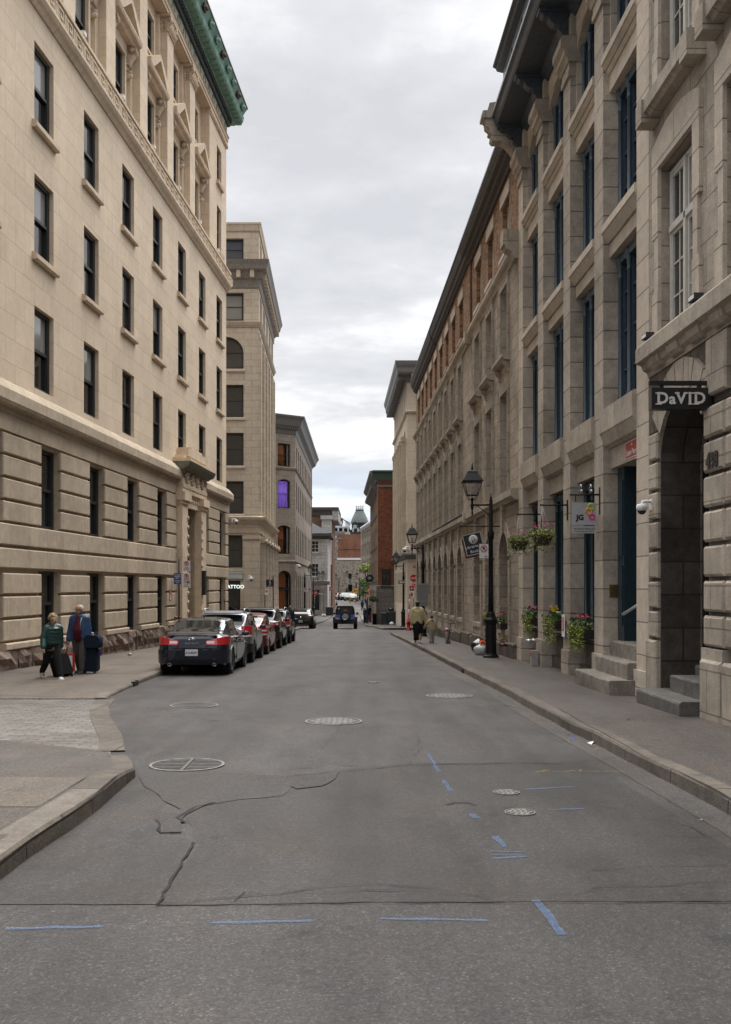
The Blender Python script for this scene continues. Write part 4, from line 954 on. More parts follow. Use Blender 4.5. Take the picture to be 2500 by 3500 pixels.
# --- pale bank building past the side street
def root_corner(name, label, x, y, z): return thing(name, label, 'building', T(x, y, z))
X3, Y3 = 3.16, 77.5
B5 = root_corner('corner_bank', 'pale cream stone corner building with dark bracketed cornice beyond the side street', X3, Y3, -1.4)
s5 = Frame(B5, RZ(math.pi/2-AR) @ T(-Y3, 0, 1.4), 1); n5 = Frame(B5, T(0, 0, 1.4), -1)
L5 = 95.0
bays5 = [(79.6+2.35*k, 81.2+2.35*k) for k in range(6)]
ops = [(a, b, 4.7, 14.0, .75) for a, b in bays5] + [(a+d, a+d+.6, 15.4, 17.1) for a, b in bays5 for d in (.05, .95)] + [(a+d, a+d+.62, .4, 2.95) for a, b in bays5 for d in (.05, .95)] + [(77.95, 78.5, z, z+1.5) for z in (5.2, 8.4, 11.6, 15.5)]
mb = MB(); wall(mb, Y3, L5, -2.2, 17.8, ops, 0, .5); wall(mb, Y3, L5, -2.2, 17.8, [], -.55, .1); s5.obj(mb, 'street_wall', [M['cream']])
mb = MB(); wall(mb, 0, 12, -2.2, 17.8, [(3.0, 4.2, 5, 14), (6, 7.2, 5, 14), (3, 4.2, .4, 2.9)], 0, .4); mb.box(0, 12, -17, -.5, 17.75, 17.8); mb.box(0.6, 12, -17.4, -.5, -2, 17.7); n5.obj(mb, 'end_wall', [M['cream']])
for a, b in bays5:
    pm = MB(); pm.box(a-.40, a-.10, 0, .34, 4.4, 13.4); pm.box(a-.46, a-.04, 0, .40, 13.0, 13.3); s5.obj(pm, 'pilaster', [M['cream']])
    s5.place('t5', lambda: [('window', win_frame(1.6, 9.3, .1, .1, 1, (.18, .36, .54, .72), .75), [plain('gilt_bronze_frame', (.25, .2, .1), .5)]), ('pane', pane(1.6, 9.3, .75, -.05), [M['glass2']])], (a+b)/2, -.4, 4.7)
    for d in (.05, .95):
        s5.place('a5', lambda: [('window', win_frame(.6, 1.7, .05, .08, 0, (.5,)), [M['frame']]), ('pane', pane(.6, 1.7, 0, -.04), [M['glass']])], a+d+.3, -.3, 15.4)
        s5.place('g5', lambda: [('window', win_frame(.62, 2.55, .05, .08, 0, (.6,)), [M['frame']]), ('pane', pane(.62, 2.55, 0, -.04), [M['glass']])], a+d+.31, -.3, .4)
for z in (5.2, 8.4, 11.6, 15.5): s5.place('c5', lambda: [('window', win_frame(.55, 1.5, .05, .08), [M['frame']]), ('pane', pane(.55, 1.5, 0, -.04), [M['glass']])], 78.225, -.3, z)
cp5 = [(0,3.85),(.06,3.9),(.2,4.0),(.24,4.12),(.34,4.16),(.34,4.28),(0,4.34)]; st5 = [(0,14.86),(.1,14.9),(.18,15.0),(.18,15.08),(0,15.14)]; co5 = [(0,17.2),(.06,17.25),(.1,17.6),(.2,17.7),(.72,17.78),(.78,17.9),(.8,18.2),(.9,18.4),(.95,18.62),(.95,18.7),(0,18.85)]
for nm, pf, mt, ov in (('lower_cornice', cp5, 'greyp', .34), ('string_course', st5, 'cream', .18), ('eaves_cornice', co5, 'greyp', .9)):
    s5.obj(MB().runm(pf, Y3, L5, 1, 0), nm, [M[mt]]); n5.obj(MB().runm(pf, 0, 12, 1, 0), nm, [M[mt]])
u = Y3
while u < L5: s5.place('br', lambda: [('cornice_bracket', MB().box(0, .3, .1, .7, 17.45, 17.74), [M['greyp']])], u, 0, 0); u += .75
u = .3
while u < 10: n5.place('br', lambda: [('cornice_bracket', MB().box(0, .3, .1, .7, 17.45, 17.74), [M['cream']])], u, 0, 0); u += .9

# --- red brick corner house
X6, Y6 = 1.14, 95.0
B6 = root_corner('red_brick_house', 'narrow red brick corner house on a grey stone base with green painted cornice', X6, Y6, -1.9)
s6 = Frame(B6, RZ(math.pi/2-AR) @ T(-Y6, 0, 1.9), 1); n6 = Frame(B6, T(0, 0, 1.9), -1)
wb = [(96.6+3.1*k, 97.7+3.1*k) for k in range(6)]
mb = MB(); wall(mb, Y6, 116, 1.9, 11.6, [(a, b, z, z+1.9) for a, b in wb for z in (2.4, 5.6, 8.6)], 0, .25); s6.obj(mb, 'street_wall', [masonry('tan_facade_stone', (.30, .215, .155), .9, .4, .01, .6, .08, .3, .3, .2)])
mb = MB(); wall(mb, 0, 1.75, 1.9, 11.05, [], 0, .2); mb.box(.0, 1.75, -21, -.02, 11.5, 11.6); n6.obj(mb, 'gable_wall', [M['brickred']])
mb = MB(); mb.box(-.14, 1.75, .0, .22, -2.4, 1.85); n6.obj(mb, 'stone_base', [masonry('grey_base_stone', (.20, .185, .175), .7, .4, .015, .5, .12, .35, .3, .3, .4)])
mb = MB(); wall(mb, Y6, 116, -2.6, 1.9, [(a-.3, b+.3, -1.6, 1.4) for a, b in wb], .1, .25); s6.obj(mb, 'shop_base', [M['gstone']])
for a, b in wb:
    for z in (2.4, 5.6, 8.6):
        s6.place('w6', lambda: [('window', win_frame(1.1, 1.9, .06, .08, 1, (.5,)), [M['whitep']]), ('pane', pane(1.1, 1.9, 0, -.05), [M['glass']])], (a+b)/2, -.15, z); s6.obj(MB().box(-.7, .7, 0, .12, -.18, 0), 'sill', [M['greyp']], (a+b)/2, 0, z)
    s6.place('g6', lambda: [('window', win_frame(1.7, 3.0, .1, .08, 1, (.7,)), [M['wood']]), ('pane', pane(1.7, 3.0, 0, -.05), [M['glass']])], (a+b)/2, -.1, -1.6)
grn = plain('green_cornice_paint', (.04, .07, .05), .6); dkr = plain('dark_red_band', (.10, .025, .02), .6)
pc = [(0,11.55),(.12,11.6),(.2,11.9),(.5,12.1),(.62,12.2),(.75,12.42),(.75,12.52),(0,12.6)]
s6.obj(MB().run(pc, Y6, 116.3).run([(0,10.9),(.1,10.95),(.3,11.1),(.55,11.2),(.6,11.45),(0,11.55)], Y6+2, 116.3), 'eaves_cornice', [M['greyp']])
n6.obj(MB().run([(0,11.66),(.04,11.66),(.06,12.3),(.2,12.4),(.2,12.56),(0,12.6)], -.5, 1.75), 'painted_cornice', [grn]); n6.obj(MB().box(-.02, 1.75, -.05, .03, 11.2, 11.66), 'dark_band', [dkr]); n6.obj(MB().box(-.1, 1.75, -.05, .08, 11.03, 11.2), 'string_course', [M['greyp']])
# ------------------------------------------------------------------ left side past the first cross street
X7, Y7 = -6.67, 64.0
B7 = root_corner('cream_office_block', 'cream stone eight storey corner block with arched top windows and pilastered shopfront', X7, Y7, -1.15)
A7 = -math.atan(.029)
n7 = Frame(B7, T(0, 0, 1.15), -1); s7 = Frame(B7, RZ(math.pi/2-A7) @ T(-Y7, 0, 1.15), -1)
fl = [(22.15, 23.55, 0), (18.4, 20.15, 0), (15.4, 17.4, 1.02), (12.37, 14.4, 0), (9.35, 11.4, 0), (6.34, 8.37, 0)]
mb = MB()
wall(mb, -12, 0, 5.1, 24.1, [(a, a+2.1, z0, z1, r) for a in (-3.05, -6.4, -9.8) for z0, z1, r in fl], 0, .35); n7.obj(mb, 'end_wall', [M['bstone']])
mb = MB(); wall(mb, -12, 0, -2, 5.1, [(-3.3, -1.02, 2.97, 5.0), (-3.3, -1.15, -1.2, 2.15), (-7, -4.2, -1.2, 5)], 0, .35); mb.box(-1.0, .12, 0, .2, -2, -.3); mb.box(-.95, .1, 0, .15, .35, 4.9); mb.box(-1.05, .14, 0, .26, -.3, -.1); mb.box(-1.0, .12, 0, .2, -.1, .1); mb.box(-1.0, .14, 0, .22, 4.75, 4.95); mb.box(-.75, -.15, .2, .23, -1.4, -.5)
n7.obj(mb, 'shop_wall', [M['bstone']])
for a in (-3.05, -6.4):
    for z0, z1, r in fl:
        n7.place(('n7', z0), lambda: [('window', win_frame(2.1, z1-z0, .14, .1, 0, (.52,), r), [M['frame']]), ('pane', pane(2.1, z1-z0, r, -.06), [M['gblue' if z0 > 20 else ('reflblind' if z0 == 18.4 else 'glass2')]])], a+1.05, -.22, z0)
        if z0 < 18:
            q = MB(); q.run([(0,0),(.08,.02),(.08,.14),(0,.18)], -1.15, 1.15); n7.obj(q, 'sill', [M['bstone']], a+1.05, 0, z0-.2)
n7.place('sw7', lambda: [('window', win_frame(2.28, 2.03, .13, .1, 0, (.55,)), [M['frame']]), ('pane', pane(2.28, 2.03, 0, -.06), [M['glass2']])], -2.16, -.2, 2.97)
n7.place('sd7', lambda: [('door', win_frame(2.15, 3.35, .14, .1), [M['black']]), ('pane', pane(2.15, 3.35, 0, -.06), [M['glass']])], -2.22, -.2, -1.2)
M['greyl'] = plain('weathered_cornice_stone', (.26, .24, .21), .7, 0, 0, .3)
NB = 5; bw7 = 14.6/NB
bo7 = [(Y7+.9+bw7*k, Y7+.9+bw7*k+1.7) for k in range(NB)]
mb = MB(); wall(mb, Y7, 78.7, 5.1, 24.1, [(a, b, 6.3, 17.45, .85) for a, b in bo7] + [(a+d, a+d+.7, z, z+1.75) for a, b in bo7 for d in (.05, .95) for z in (18.5, 22.0)], 0, .55); shell(mb, Y7+.9, 78.7, 5, 24.2, 12, -.6); s7.obj(mb, 'street_wall', [M['bstone']])
mb = MB(); wall(mb, Y7, 78.7, -2.2, 5.1, [(a, b, -1, 4.7) for a, b in bo7], 0, .5); mb.box(Y7+.9, 78.7, -12, -.55, -2.2, 5.1)
s7.obj(mb, 'shop_wall', [M['bstone']])
for k in range(NB+1):
    u = Y7 + .45 + bw7*k - .1
    if u > 78.6: u = 78.4
    p = MB(); p.box(u-.38, u+.38, 0, .1, 6.2, 17.6); p.box(u-.3, u+.3, .1, .16, 6.2, 17.4); s7.obj(p, 'pilaster', [M['bstone']])
    p = MB(); p.box(u-.4, u+.4, 0, .26, -2.2, -.3); p.box(u-.46, u+.46, 0, .34, -.35, -.1)
    p.lathe([(.36,-.1),(.36,.05),(.31,.12),(.3,.3),(.26,4.3),(.3,4.4),(.3,4.5)], 12, T(u, .14, 0)); p.box(u-.36, u+.36, 0, .5, 4.5, 4.9)
    for sg in (-1, 1): p.lathe([(.14,-.1),(.14,.1)], 8, T(u+sg*.3, .45, 4.6) @ RX(R(90)))
    s7.obj(p, 'column', [M['bstone']])
for a, b in bo7:
    s7.place('s7', lambda: [('window', win_frame(1.7, 11.15, .12, .1, 1, (.12, .27, .42, .57, .72, .87), .85), [M['frame']]), ('pane', pane(1.7, 11.15, .85, -.05), [M['glass']])], (a+b)/2, -.42, 6.3)
    s7.place('sh7', lambda: [('window', win_frame(1.7, 5.7, .12, .1, 0, (.5,)), [M['black']]), ('pane', pane(1.7, 5.7, 0, -.05), [M['glass']])], (a+b)/2, -.4, -1)
    for d in (.05, .95):
        for z in (18.5, 22.0): s7.place('sm7', lambda: [('window', win_frame(.7, 1.75, .06, .08, 0, (.5,)), [M['frame']]), ('pane', pane(.7, 1.75, 0, -.05), [M['glass']])], a+d+.35, -.3, z)
for nm, pf, mt, ov in (('shop_cornice', [(0,5.1),(.06,5.15),(.08,5.65),(.2,5.72),(.3,5.85),(.42,5.95),(.46,6.1),(0,6.2)], 'bstone', .42), ('string_course', [(0,17.95),(.06,18.0),(.14,18.15),(.2,18.3),(0,18.36)], 'bstone', .2),
                       ('main_cornice', [(0,20.4),(.06,20.45),(.1,20.9),(.2,21.0),(.3,21.35),(.5,21.5),(.56,21.75),(.64,21.95),(.68,22.05),(0,22.15)], 'greyl', .9), ('parapet', [(-.3,24.0),(.06,24.0),(.1,24.2),(.16,24.4),(.16,24.5),(-.3,24.55)], 'bstone', .16)):
    n7.obj(MB().runm(pf, -12, 0, 0, 1), nm, [M[mt]]); s7.obj(MB().runm(pf, Y7, 78.8, 1, 1), nm, [M[mt]])
u = -5.6
while u < .3: n7.place('br', lambda: [('cornice_bracket', MB().box(0, .25, .05, .45, 21.0, 21.45), [M['bstone']])], u, 0, 0); u += .85
u = Y7+.2
while u < 79: s7.place('br', lambda: [('cornice_bracket', MB().box(0, .25, .05, .45, 21.0, 21.45), [M['bstone']])], u, 0, 0); u += .8

# --- grey stone block with the canted corner
C0, C1, C2 = (-10.4, 93.06), (-6.58, 96.0), (-6.71, 127.0)
B8 = root_corner('grey_corner_block', 'grey stone block with canted corner, arched wooden door and deep dark cornice', C1[0], C1[1], -1.9)
an = math.atan2(C1[1]-C0[1], C1[0]-C0[0]); LN = math.hypot(C1[0]-C0[0], C1[1]-C0[1])
n8 = Frame(B8, RZ(an) @ T(0, 0, 1.9), -1); a8 = -math.atan(.0042); s8 = Frame(B8, RZ(math.pi/2-a8) @ T(-96, 0, 1.9), -1)
M['g8'] = masonry('taupe_stone', (.35, .30, .25), .9, .45, .012, .6, .08, .25, .3, .2, .3)
cu = -1.24; ww = 1.42
op8 = [(cu-.71, cu+.71, 12.96, 15.1), (cu-.71, cu+.71, 9.08, 11.77, .22), (cu-.71, cu+.71, 4.82, 7.48, .22), (cu-.82, cu+.82, -1.8, 3.27, .82)]
mb = MB(); wall(mb, -LN, 0, -2.5, 16.3, op8, 0, .32); n8.obj(mb, 'corner_wall', [M['g8']])
wo = [(97.5+3.05*k, 98.9+3.05*k) for k in range(10)]
mb = MB(); wall(mb, 96, 127, -2.6, 16.3, [(a, b, z0, z1, r) for a, b in wo for z0, z1, r in ((13.0, 15.1, .1), (9.1, 11.8, .7), (4.8, 7.6, .7), (-1.2, 3.0, .7))], 0, .4); shell(mb, 96, 127, -2.6, 16.4, 9, -.45); s8.obj(mb, 'street_wall', [M['g8']])
for a, b in wo:
    for z0, z1, r in ((13.0, 15.1, .1), (9.1, 11.8, .7), (4.8, 7.6, .7), (-1.2, 3.0, .7)): s8.place(('w8', z0), lambda: [('window', win_frame(1.4, z1-z0, .08, .1, 0, (.5,), r), [M['frame']]), ('pane', pane(1.4, z1-z0, r, -.05), [M['glass']])], (a+b)/2, -.3, z0)
cur = plain('rust_curtain', (.30, .10, .03), .8); cur2 = emit('violet_lit_curtain', (.16, .07, .5), .3); pale = plain('pale_curtain', (.55, .5, .55), .8)
for j, (z0, z1, r) in enumerate(((12.96, 15.1, .08), (9.08, 11.77, .22), (4.82, 7.48, .22))):
    H = z1-z0; o = n8.place(('c8', j), lambda: [('window', win_frame(ww, H, .09, .12, 0, (.5,), r), [M['frame']]), ('pane', pane(ww, H, r, -.32), [M['glass']])], cu, -.18, z0)
    c = MB()
    for k in range(9):
        x = -.6+.13*k
        if k < 6 or j == 1: c.lathe([(.05, .1), (.055, H*.5), (.05, H-.16)], 6, T(x, -(n8.s)*-.0-.2*0, 0) @ T(0, -.16, 0), m=(k % 3 if j == 1 else 0))
    c.build('curtain', [cur2 if j == 1 else cur, pale if j == 1 else cur, cur2 if j == 1 else cur], o, Matrix.Identity(4), n8.s)
wd8 = plain('varnished_door_wood', (.26, .075, .02), .35, 0, .2, .3)
o = n8.place('d8', lambda: [('door', win_frame(1.64, 5.07, .13, .14, 0, (.66,), .82, mt=.14), [M['frame']]), ('pane', pane(1.64, 5.07, .82, -.26), [M['glass']])], cu, -.14, -1.8)
c = MB()
for k in range(7): c.box(-.7+.14*k, -.7+.14*k+.11, -.2, -.15, .1, 3.3); c.box(-.7+.14*k, -.7+.14*k+.11, -.2, -.15, 3.5, 4.5 if k in (0, 1) else 4.85)
c.build('wood_slats', [wd8], o, Matrix.Identity(4), n8.s)
q = MB(); ap = arc_pts(cu-.82, cu+.82, 3.27, .82, 9); ao = arc_pts(cu-1.5, cu+1.5, 4.0, 1.5, 9)
for i in range(9): q.prism([(p[0]+(c_[0]-p[0])*.03, p[1]) for p, c_ in ((ap[i], ap[i+1]),)] + [ap[i+1], ao[i+1], (ao[i][0]+.04*(ao[i+1][0]-ao[i][0]), ao[i][1])], 0, .02)
n8.obj(q, 'door_voussoirs', [M['g8']])
for nm, pf, mt, ov in (('string_course', [(0,3.98),(.05,4.0),(.1,4.1),(.1,4.2),(0,4.24)], 'g8', .05), ('upper_string', [(0,12.6),(.05,12.65),(.12,12.75),(.16,12.86),(0,12.9)], 'g8', .08), ('eaves_cornice', [(0,15.95),(.06,16.0),(.12,16.4),(.2,16.5),(.5,16.75),(.58,17.0),(.7,17.3),(.86,17.5),(.9,17.65),(0,17.75)], 'greyp', .4)):
    n8.obj(MB().runm(pf, -LN, 0, 0, .494), nm, [M[mt]]); s8.obj(MB().runm(pf, 96, 127, .494, 1), nm, [M[mt]])
q = MB(); u = -LN
while u < .2: q.box(u, u+.1, .08, .4, 16.44, 16.7); u += .22
n8.obj(q, 'dentils', [M['greyp']])
q = MB()
for k in range(40): q.box(127.0, 127.0+(.1 if k % 2 else .02), -.05, .08, -2.4+.46*k, -2.4+.46*k+.44)
s8.obj(q, 'quoins', [M['g8']])

# --- whitewashed stone house and the brown brick building behind it
X9, Y9 = -4.98, 134.0
B9 = root_corner('whitewashed_house', 'weathered whitewashed stone house with hipped slate roof beside the wheelie bin', X9, Y9, -2.1)
n9 = Frame(B9, T(0, 0, 2.1), -1)
mb = MB(); wall(mb, -9, 0, 2.4, 8.4, [(-2.1, -1.12, 6.27, 7.8), (-2.1, -1.12, 3.1, 4.8), (-5, -4, 6.3, 7.8)], 0, .2); mb.box(-.02, 0, -12, 0, -2.6, 8.4); mb.box(-9, -.02, -12, -.25, -2.6, 8.4); n9.obj(mb, 'wall', [M['white_st']])
for z, H in ((6.27, 1.53), (3.1, 1.7)):
    n9.place(('w9', z), lambda: [('window', win_frame(.98, H, .07, .08, 1, (.33, .66)), [M['white']]), ('pane', pane(.98, H, 0, -.05), [M['glass']])], -1.61, -.08, z); n9.obj(MB().box(-.6, .6, 0, .1, -.14, 0), 'sill', [M['white_st']], -1.61, 0, z)
mb = MB(); wall(mb, -9, 0, -2.6, 2.4, [(-2.3, -1.05, -1.3, 1.35)], .02, .2); mb.box(-.9, -.1, 0, .14, -2.6, 2.0); mb.box(-.95, -.05, 0, .2, 1.4, 1.7); mb.run([(0,2.0),(.1,2.05),(.25,2.3),(.3,2.5),(0,2.6)], -9, .3); n9.obj(mb, 'shopfront', [masonry('grey_shop_stone', (.33, .31, .285), .9, .5, .012, .5, .08, .35, .3, .25)])
n9.place('sw9', lambda: [('window', win_frame(1.25, 2.65, .07, .08, 0, (.7,)), [M['frame']]), ('pane', pane(1.25, 2.65, 0, -.05), [M['glass']])], -1.67, -.1, -1.3)
mb = MB(); e = .55
mb.poly([(-9, e, 8.75), (e, e, 8.75), (-3.2, -4.5, 10.9), (-9, -4.5, 10.9)]); mb.poly([(e, e, 8.75), (e, -12.5, 8.75), (-3.2, -8, 10.9), (-3.2, -4.5, 10.9)]); n9.obj(mb, 'roof', [M['slate']])
n9.obj(MB().box(-9, e, -12, e, 8.38, 8.72).run([(0,8.0),(.2,8.1),(.35,8.38),(0,8.38)], -9, .2), 'eaves', [M['wood']])
# brown brick block behind
B10 = root_corner('brown_brick_block', 'brown brick block with pale stone chimney pier rising behind the whitewashed house', -4.9, 152.0, -2.1)
n10 = Frame(B10, T(0, 0, 2.1), -1)
mb = MB(); mb.box(-12, 0, -14, 0, -2, 13.1); n10.obj(mb, 'wall', [M['brickbr']])
n10.obj(MB().box(-12, .9, -14.5, .35, 13.1, 13.55).run([(0,12.2),(.1,12.3),(.2,13.1),(0,13.1)], -12, .2), 'flat_roof', [M['wood']])
n10.obj(MB().box(-1.6, -.1, 0, .6, 5, 11.7).box(-1.75, .05, -.05, .75, 11.7, 12.3), 'stone_pier', [M['white_st']]); n10.obj(MB().box(-3.3, -2.6, -1, .8, 7, 10.2), 'roof_vent', [M['copperl']])
n10.obj(MB().box(-2.8, -.1, .01, .06, 12.3, 13.1).box(-.02, .85, -14, .2, 11.6, 13.1), 'stone_band', [M['white_st']])

# --- end of the street: brick and rubble gable with its grey stone front
Xg, Yg = at(1156, 2000, 229).x, 229.0
B11 = root_corner('rubble_gable_building', 'weathered red brick gable over a rubble stone wall closing the end of street', Xg, Yg, -1.0)
n11 = Frame(B11, T(0, 0, 1.0), -1); k_ = 229/3500.0
def zf(y, Y=229): return CH + (2005-y)/3500*Y
mb = MB(); wall(mb, -.3, 12, zf(1909), zf(1826), [], 0, .3); mb.box(0, 12, -16, -.05, -2, zf(1826)); n11.obj(mb, 'brick_gable', [M['brickfar']])
mb = MB(); wall(mb, -.9, 12, -1.5, zf(1916), [((1191-1156)*k_, (1203-1156)*k_, zf(1978), zf(1960)), ((1190-1156)*k_, (1205-1156)*k_, zf(2022), zf(1998))], .12, .3); n11.obj(mb, 'rubble_wall', [M['rubble']])
n11.obj(MB().box(-.2, 12, 0, .2, zf(1914), zf(1907)), 'white_flashing', [M['white']]); n11.obj(MB().box(-.3, 1.0, -.1, .1, zf(1843), zf(1838)).box(-1.2, 0, 0, .06, zf(1909), zf(1841)), 'stone_quoins', [M['rubble']])
n11.obj(MB().box(0, 12, .01, .05, zf(1879), zf(1878)), 'roof_scar', [M['crack']])
n11.place('w11', lambda: [('window', win_frame(.75, 1.15, .06, .08, 1, (.5,)), [M['greyp']]), ('pane', pane(.75, 1.15, 0, -.05), [M['glass2']])], (1197-1156)*k_, .0, zf(1978))
n11.place('d11', lambda: [('door', win_frame(.95, 1.55, .1, .08), [M['slate']]), ('pane', pane(.95, 1.55, 0, -.05), [M['glass2']])], (1197.5-1156)*k_, .0, zf(2022))
# its street front runs back to the left
f11 = Frame(B11, RZ(math.atan2(16.5, -8.6)) @ T(0, 0, 1.0), 1)
wf = [(1.0+2.2*k, 2.3+2.2*k) for k in range(8)]; zs11 = [(zf(2000), zf(1964)), (zf(1945), zf(1920)), (zf(1915), zf(1888)), (zf(1872), zf(1852))]
mb = MB(); wall(mb, 0, 18.6, -1.5, zf(1842), [(a, b, z0, z1) for a, b in wf for z0, z1 in zs11], 0, .25); mb.box(0, 18.6, -.3, -.27, -1.5, zf(1842)); f11.obj(mb, 'street_wall', [masonry('far_grey_stone', (.34, .30, .26), .9, .5, .012, .6, .1, .3, .25, .2)])
for a, b in wf:
    for z0, z1 in zs11: f11.place(('w', z0), lambda: [('window', win_frame(1.3, z1-z0, .08, .08, 1, (.5,)), [M['frame']]), ('pane', pane(1.3, z1-z0, 0, -.05), [M['glass']])], (a+b)/2, -.12, z0)
f11.obj(MB().run([(0,zf(1845)),(.3,zf(1844)),(.4,zf(1841)),(0,zf(1840))], 0, 18.6).run([(0,zf(1840)),(-3,zf(1826)),(-3,zf(1840))], 0, 18.6), 'roof', [M['slate']])

# --- grey stone row swinging across on the right
P5a, P5b = (at(1263, 0, 184).x+.35, 184.0), (at(1234, 0, 206).x, 206.0)
a12 = math.atan2(P5b[0]-P5a[0], P5b[1]-P5a[1]); L12 = math.hypot(P5b[0]-P5a[0], P5b[1]-P5a[1])
B12 = thing('curved_stone_row', 'grey stone row of large windows with white parapet where the street bends', 'building', T(P5a[0], P5a[1], -1) @ RZ(math.pi/2-a12)); f12 = Frame(B12, T(0, 0, 1), 1)
def z5(y): return CH + (2005-y)/3500*195
wf = [(-3+3.6*k, -3+3.6*k+2.7) for k in range(7)]; zz12 = [(z5(1838), z5(1815)), (z5(1899), z5(1857)), (z5(1960), z5(1911)), (z5(2035), z5(1975))]
mb = MB(); wall(mb, -4, L12, -2, z5(1805), [(a, b, z0, z1) for a, b in wf for z0, z1 in zz12], 0, .35); shell(mb, -4, L12, -2, z5(1806), 12, -.4); f12.obj(mb, 'street_wall', [masonry('far_ashlar', (.38, .335, .285), .9, .5, .012, .6, .08, .25, .25, .2)])
for a, b in wf:
    for z0, z1 in zz12: f12.place(('w', z0), lambda: [('window', win_frame(2.7, z1-z0, .12, .1, 2, (.55,), bt=.14), [M['gstone']]), ('pane', pane(2.7, z1-z0, 0, -.05), [M['glass2']])], (a+b)/2, -.15, z0)
q = MB()
for a, b in wf: q.box(a-.75, a-.15, 0, .16, -2, z5(1806))
f12.obj(q, 'pilasters', [M['gstone']]); f12.obj(MB().run([(0,z5(1808)),(.4,z5(1804)),(.6,z5(1801)),(0,z5(1800))], -4, L12).run([(-.2,z5(1800)),(.1,z5(1800)),(.1,z5(1791)),(-.2,z5(1790))], -4, L12), 'white_parapet', [M['white']])

# --- silo shed, rusty conveyor and clock dome on the skyline
B13 = root_corner('grain_silo_block', 'white concrete grain silo block with open top storey rising behind the brick gable', at(1155, 0, 300).x, 300, -1)
q = MB(); za = lambda y, Y=300: CH + (2005-y)/3500*Y
x0, x1 = at(1100, 0, 300).x-B13.location.x, at(1196, 0, 300).x-B13.location.x
q.box(x0, x1, 0, 14, 0, za(1818)+1); q.box(x0, x1, 0, 14, za(1804)+1, za(1799)+1)
for k in range(8): u = x0+.3+k*1.45; q.box(u, u+.42, .0, .5, za(1818)+1, za(1804)+1)
q.box(at(1181, 0, 300).x-B13.location.x, at(1195, 0, 300).x-B13.location.x, 1, 8, za(1800)+1, za(1782)+1)
q.build('concrete_frame', [plain('pale_concrete', (.60, .58, .55), .8, 0, 0, .15)], B13); MB().box(x0, x1, 6, 6.2, za(1818)+1, za(1804)+1).build('dark_back', [M['frame']], B13)
MB().box(at(1137, 0, 300).x-B13.location.x, at(1180, 0, 300).x-B13.location.x, -1, -.2, za(1823)+1, za(1816)+1).build('grey_duct', [M['leadl']], B13)
rust = plain('rusty_steel', (.30, .12, .07), .8, .2, 0, .4)
B14 = thing('conveyor_tower', 'rusty conveyor hoppers on spidery arms above the white silo', 'conveyor', T(at(1165, 0, 296).x, 296, za(1799, 296)))
q = MB(); px_ = lambda x: at(x, 0, 296).x - B14.location.x; pz = lambda y: za(y, 296) - B14.location.z
for xc, wd, yt, yb_ in ((1151, 6.5, 1769, 1791), (1162.5, 4.5, 1768, 1797), (1170, 3.5, 1771, 1797)):
    q.loft([[(px_(xc-wd), -.3, pz(yt+6)), (px_(xc+wd), -.3, pz(yt+6)), (px_(xc+wd), .5, pz(yt+6)), (px_(xc-wd), .5, pz(yt+6))], [(px_(xc-.8), 0, pz(yb_)), (px_(xc+.8), 0, pz(yb_)), (px_(xc+.8), .2, pz(yb_)), (px_(xc-.8), .2, pz(yb_))]], True, True, 0, False)
    q.box(px_(xc-wd), px_(xc+wd), -.4, .6, pz(yt+6), pz(yt))
q.build('hopper', [rust], B14)
q = MB()
for p in ([(1120, 1783), (1144, 1771), (1150, 1769)], [(1170, 1773), (1195, 1787), (1200, 1792)], [(1173, 1774), (1198, 1796)], [(1163, 1775), (1166, 1799)], [(1172, 1778), (1167, 1799)], [(1158, 1772), (1172, 1772)]): q.tube([(px_(a), 0, pz(b)) for a, b in p], .10, 5)
q.build('arm', [plain('dark_rust', (.14, .075, .05), .8)], B14)
# clock dome
YD = 340; zd = lambda y: CH + (2005-y)/3500*YD
B15 = thing('clock_dome', 'green copper ribbed dome with clock gable and railed lantern on the skyline', 'dome', T(at(1230, 0, YD).x, YD, 0))
prof = [(2.95, zd(1787)), (2.92, zd(1782)), (2.6, zd(1768)), (2.1, zd(1756)), (1.65, zd(1750)), (1.3, zd(1746))]
prof = [(r, zd(1788)+z*(zd(1745)-zd(1788))) for r, z in catmull([(2.92,0),(2.82,.12),(2.55,.32),(2.2,.52),(1.82,.72),(1.5,.88),(1.25,1)], 3)]
ns = 48; mb = MB(); rings = [[((r*(1+.03*(j % 4 == 0)))*math.cos(2*math.pi*j/ns), (r*(1+.03*(j % 4 == 0)))*math.sin(2*math.pi*j/ns), z) for j in range(ns)] for r, z in prof]; mb.loft(rings, True, True, 0, False)
mb.build('dome_shell', [plain('grey_green_dome_copper', (.17, .195, .18), .7, .1, 0, .3, .3, 2)], B15)
MB().lathe([(1.3, zd(1745)), (1.45, zd(1744.5)), (1.45, zd(1743)), (1.25, zd(1742.5))], 24, sm=False).build('lantern_base', [M['copperd']], B15)
q = MB()
for k in range(10): a_ = 2*math.pi*k/10; q.tube([(1.2*math.cos(a_), 1.2*math.sin(a_), zd(1743)), (1.2*math.cos(a_), 1.2*math.sin(a_), zd(1730 if k % 2 else 1727))], .05, 5)
for y in (1732.5, 1738, 1742): q.tube([(1.2*math.cos(2*math.pi*k/20), 1.2*math.sin(2*math.pi*k/20), zd(y)) for k in range(21)], .05, 5)
q.build('lantern_railing', [M['copperd']], B15)
ex = lambda x: at(x, 0, YD).x - B15.location.x
MB().box(-4.2, 4.6, -2.6, 4, zd(1825), zd(1816)).box(-2.6, 3.4, -2.4, 3, zd(1816), zd(1788)).box(-4.0, 4.4, -2.9, 4, zd(1816), zd(1812)).build('drum', [M['copperd']], B15)
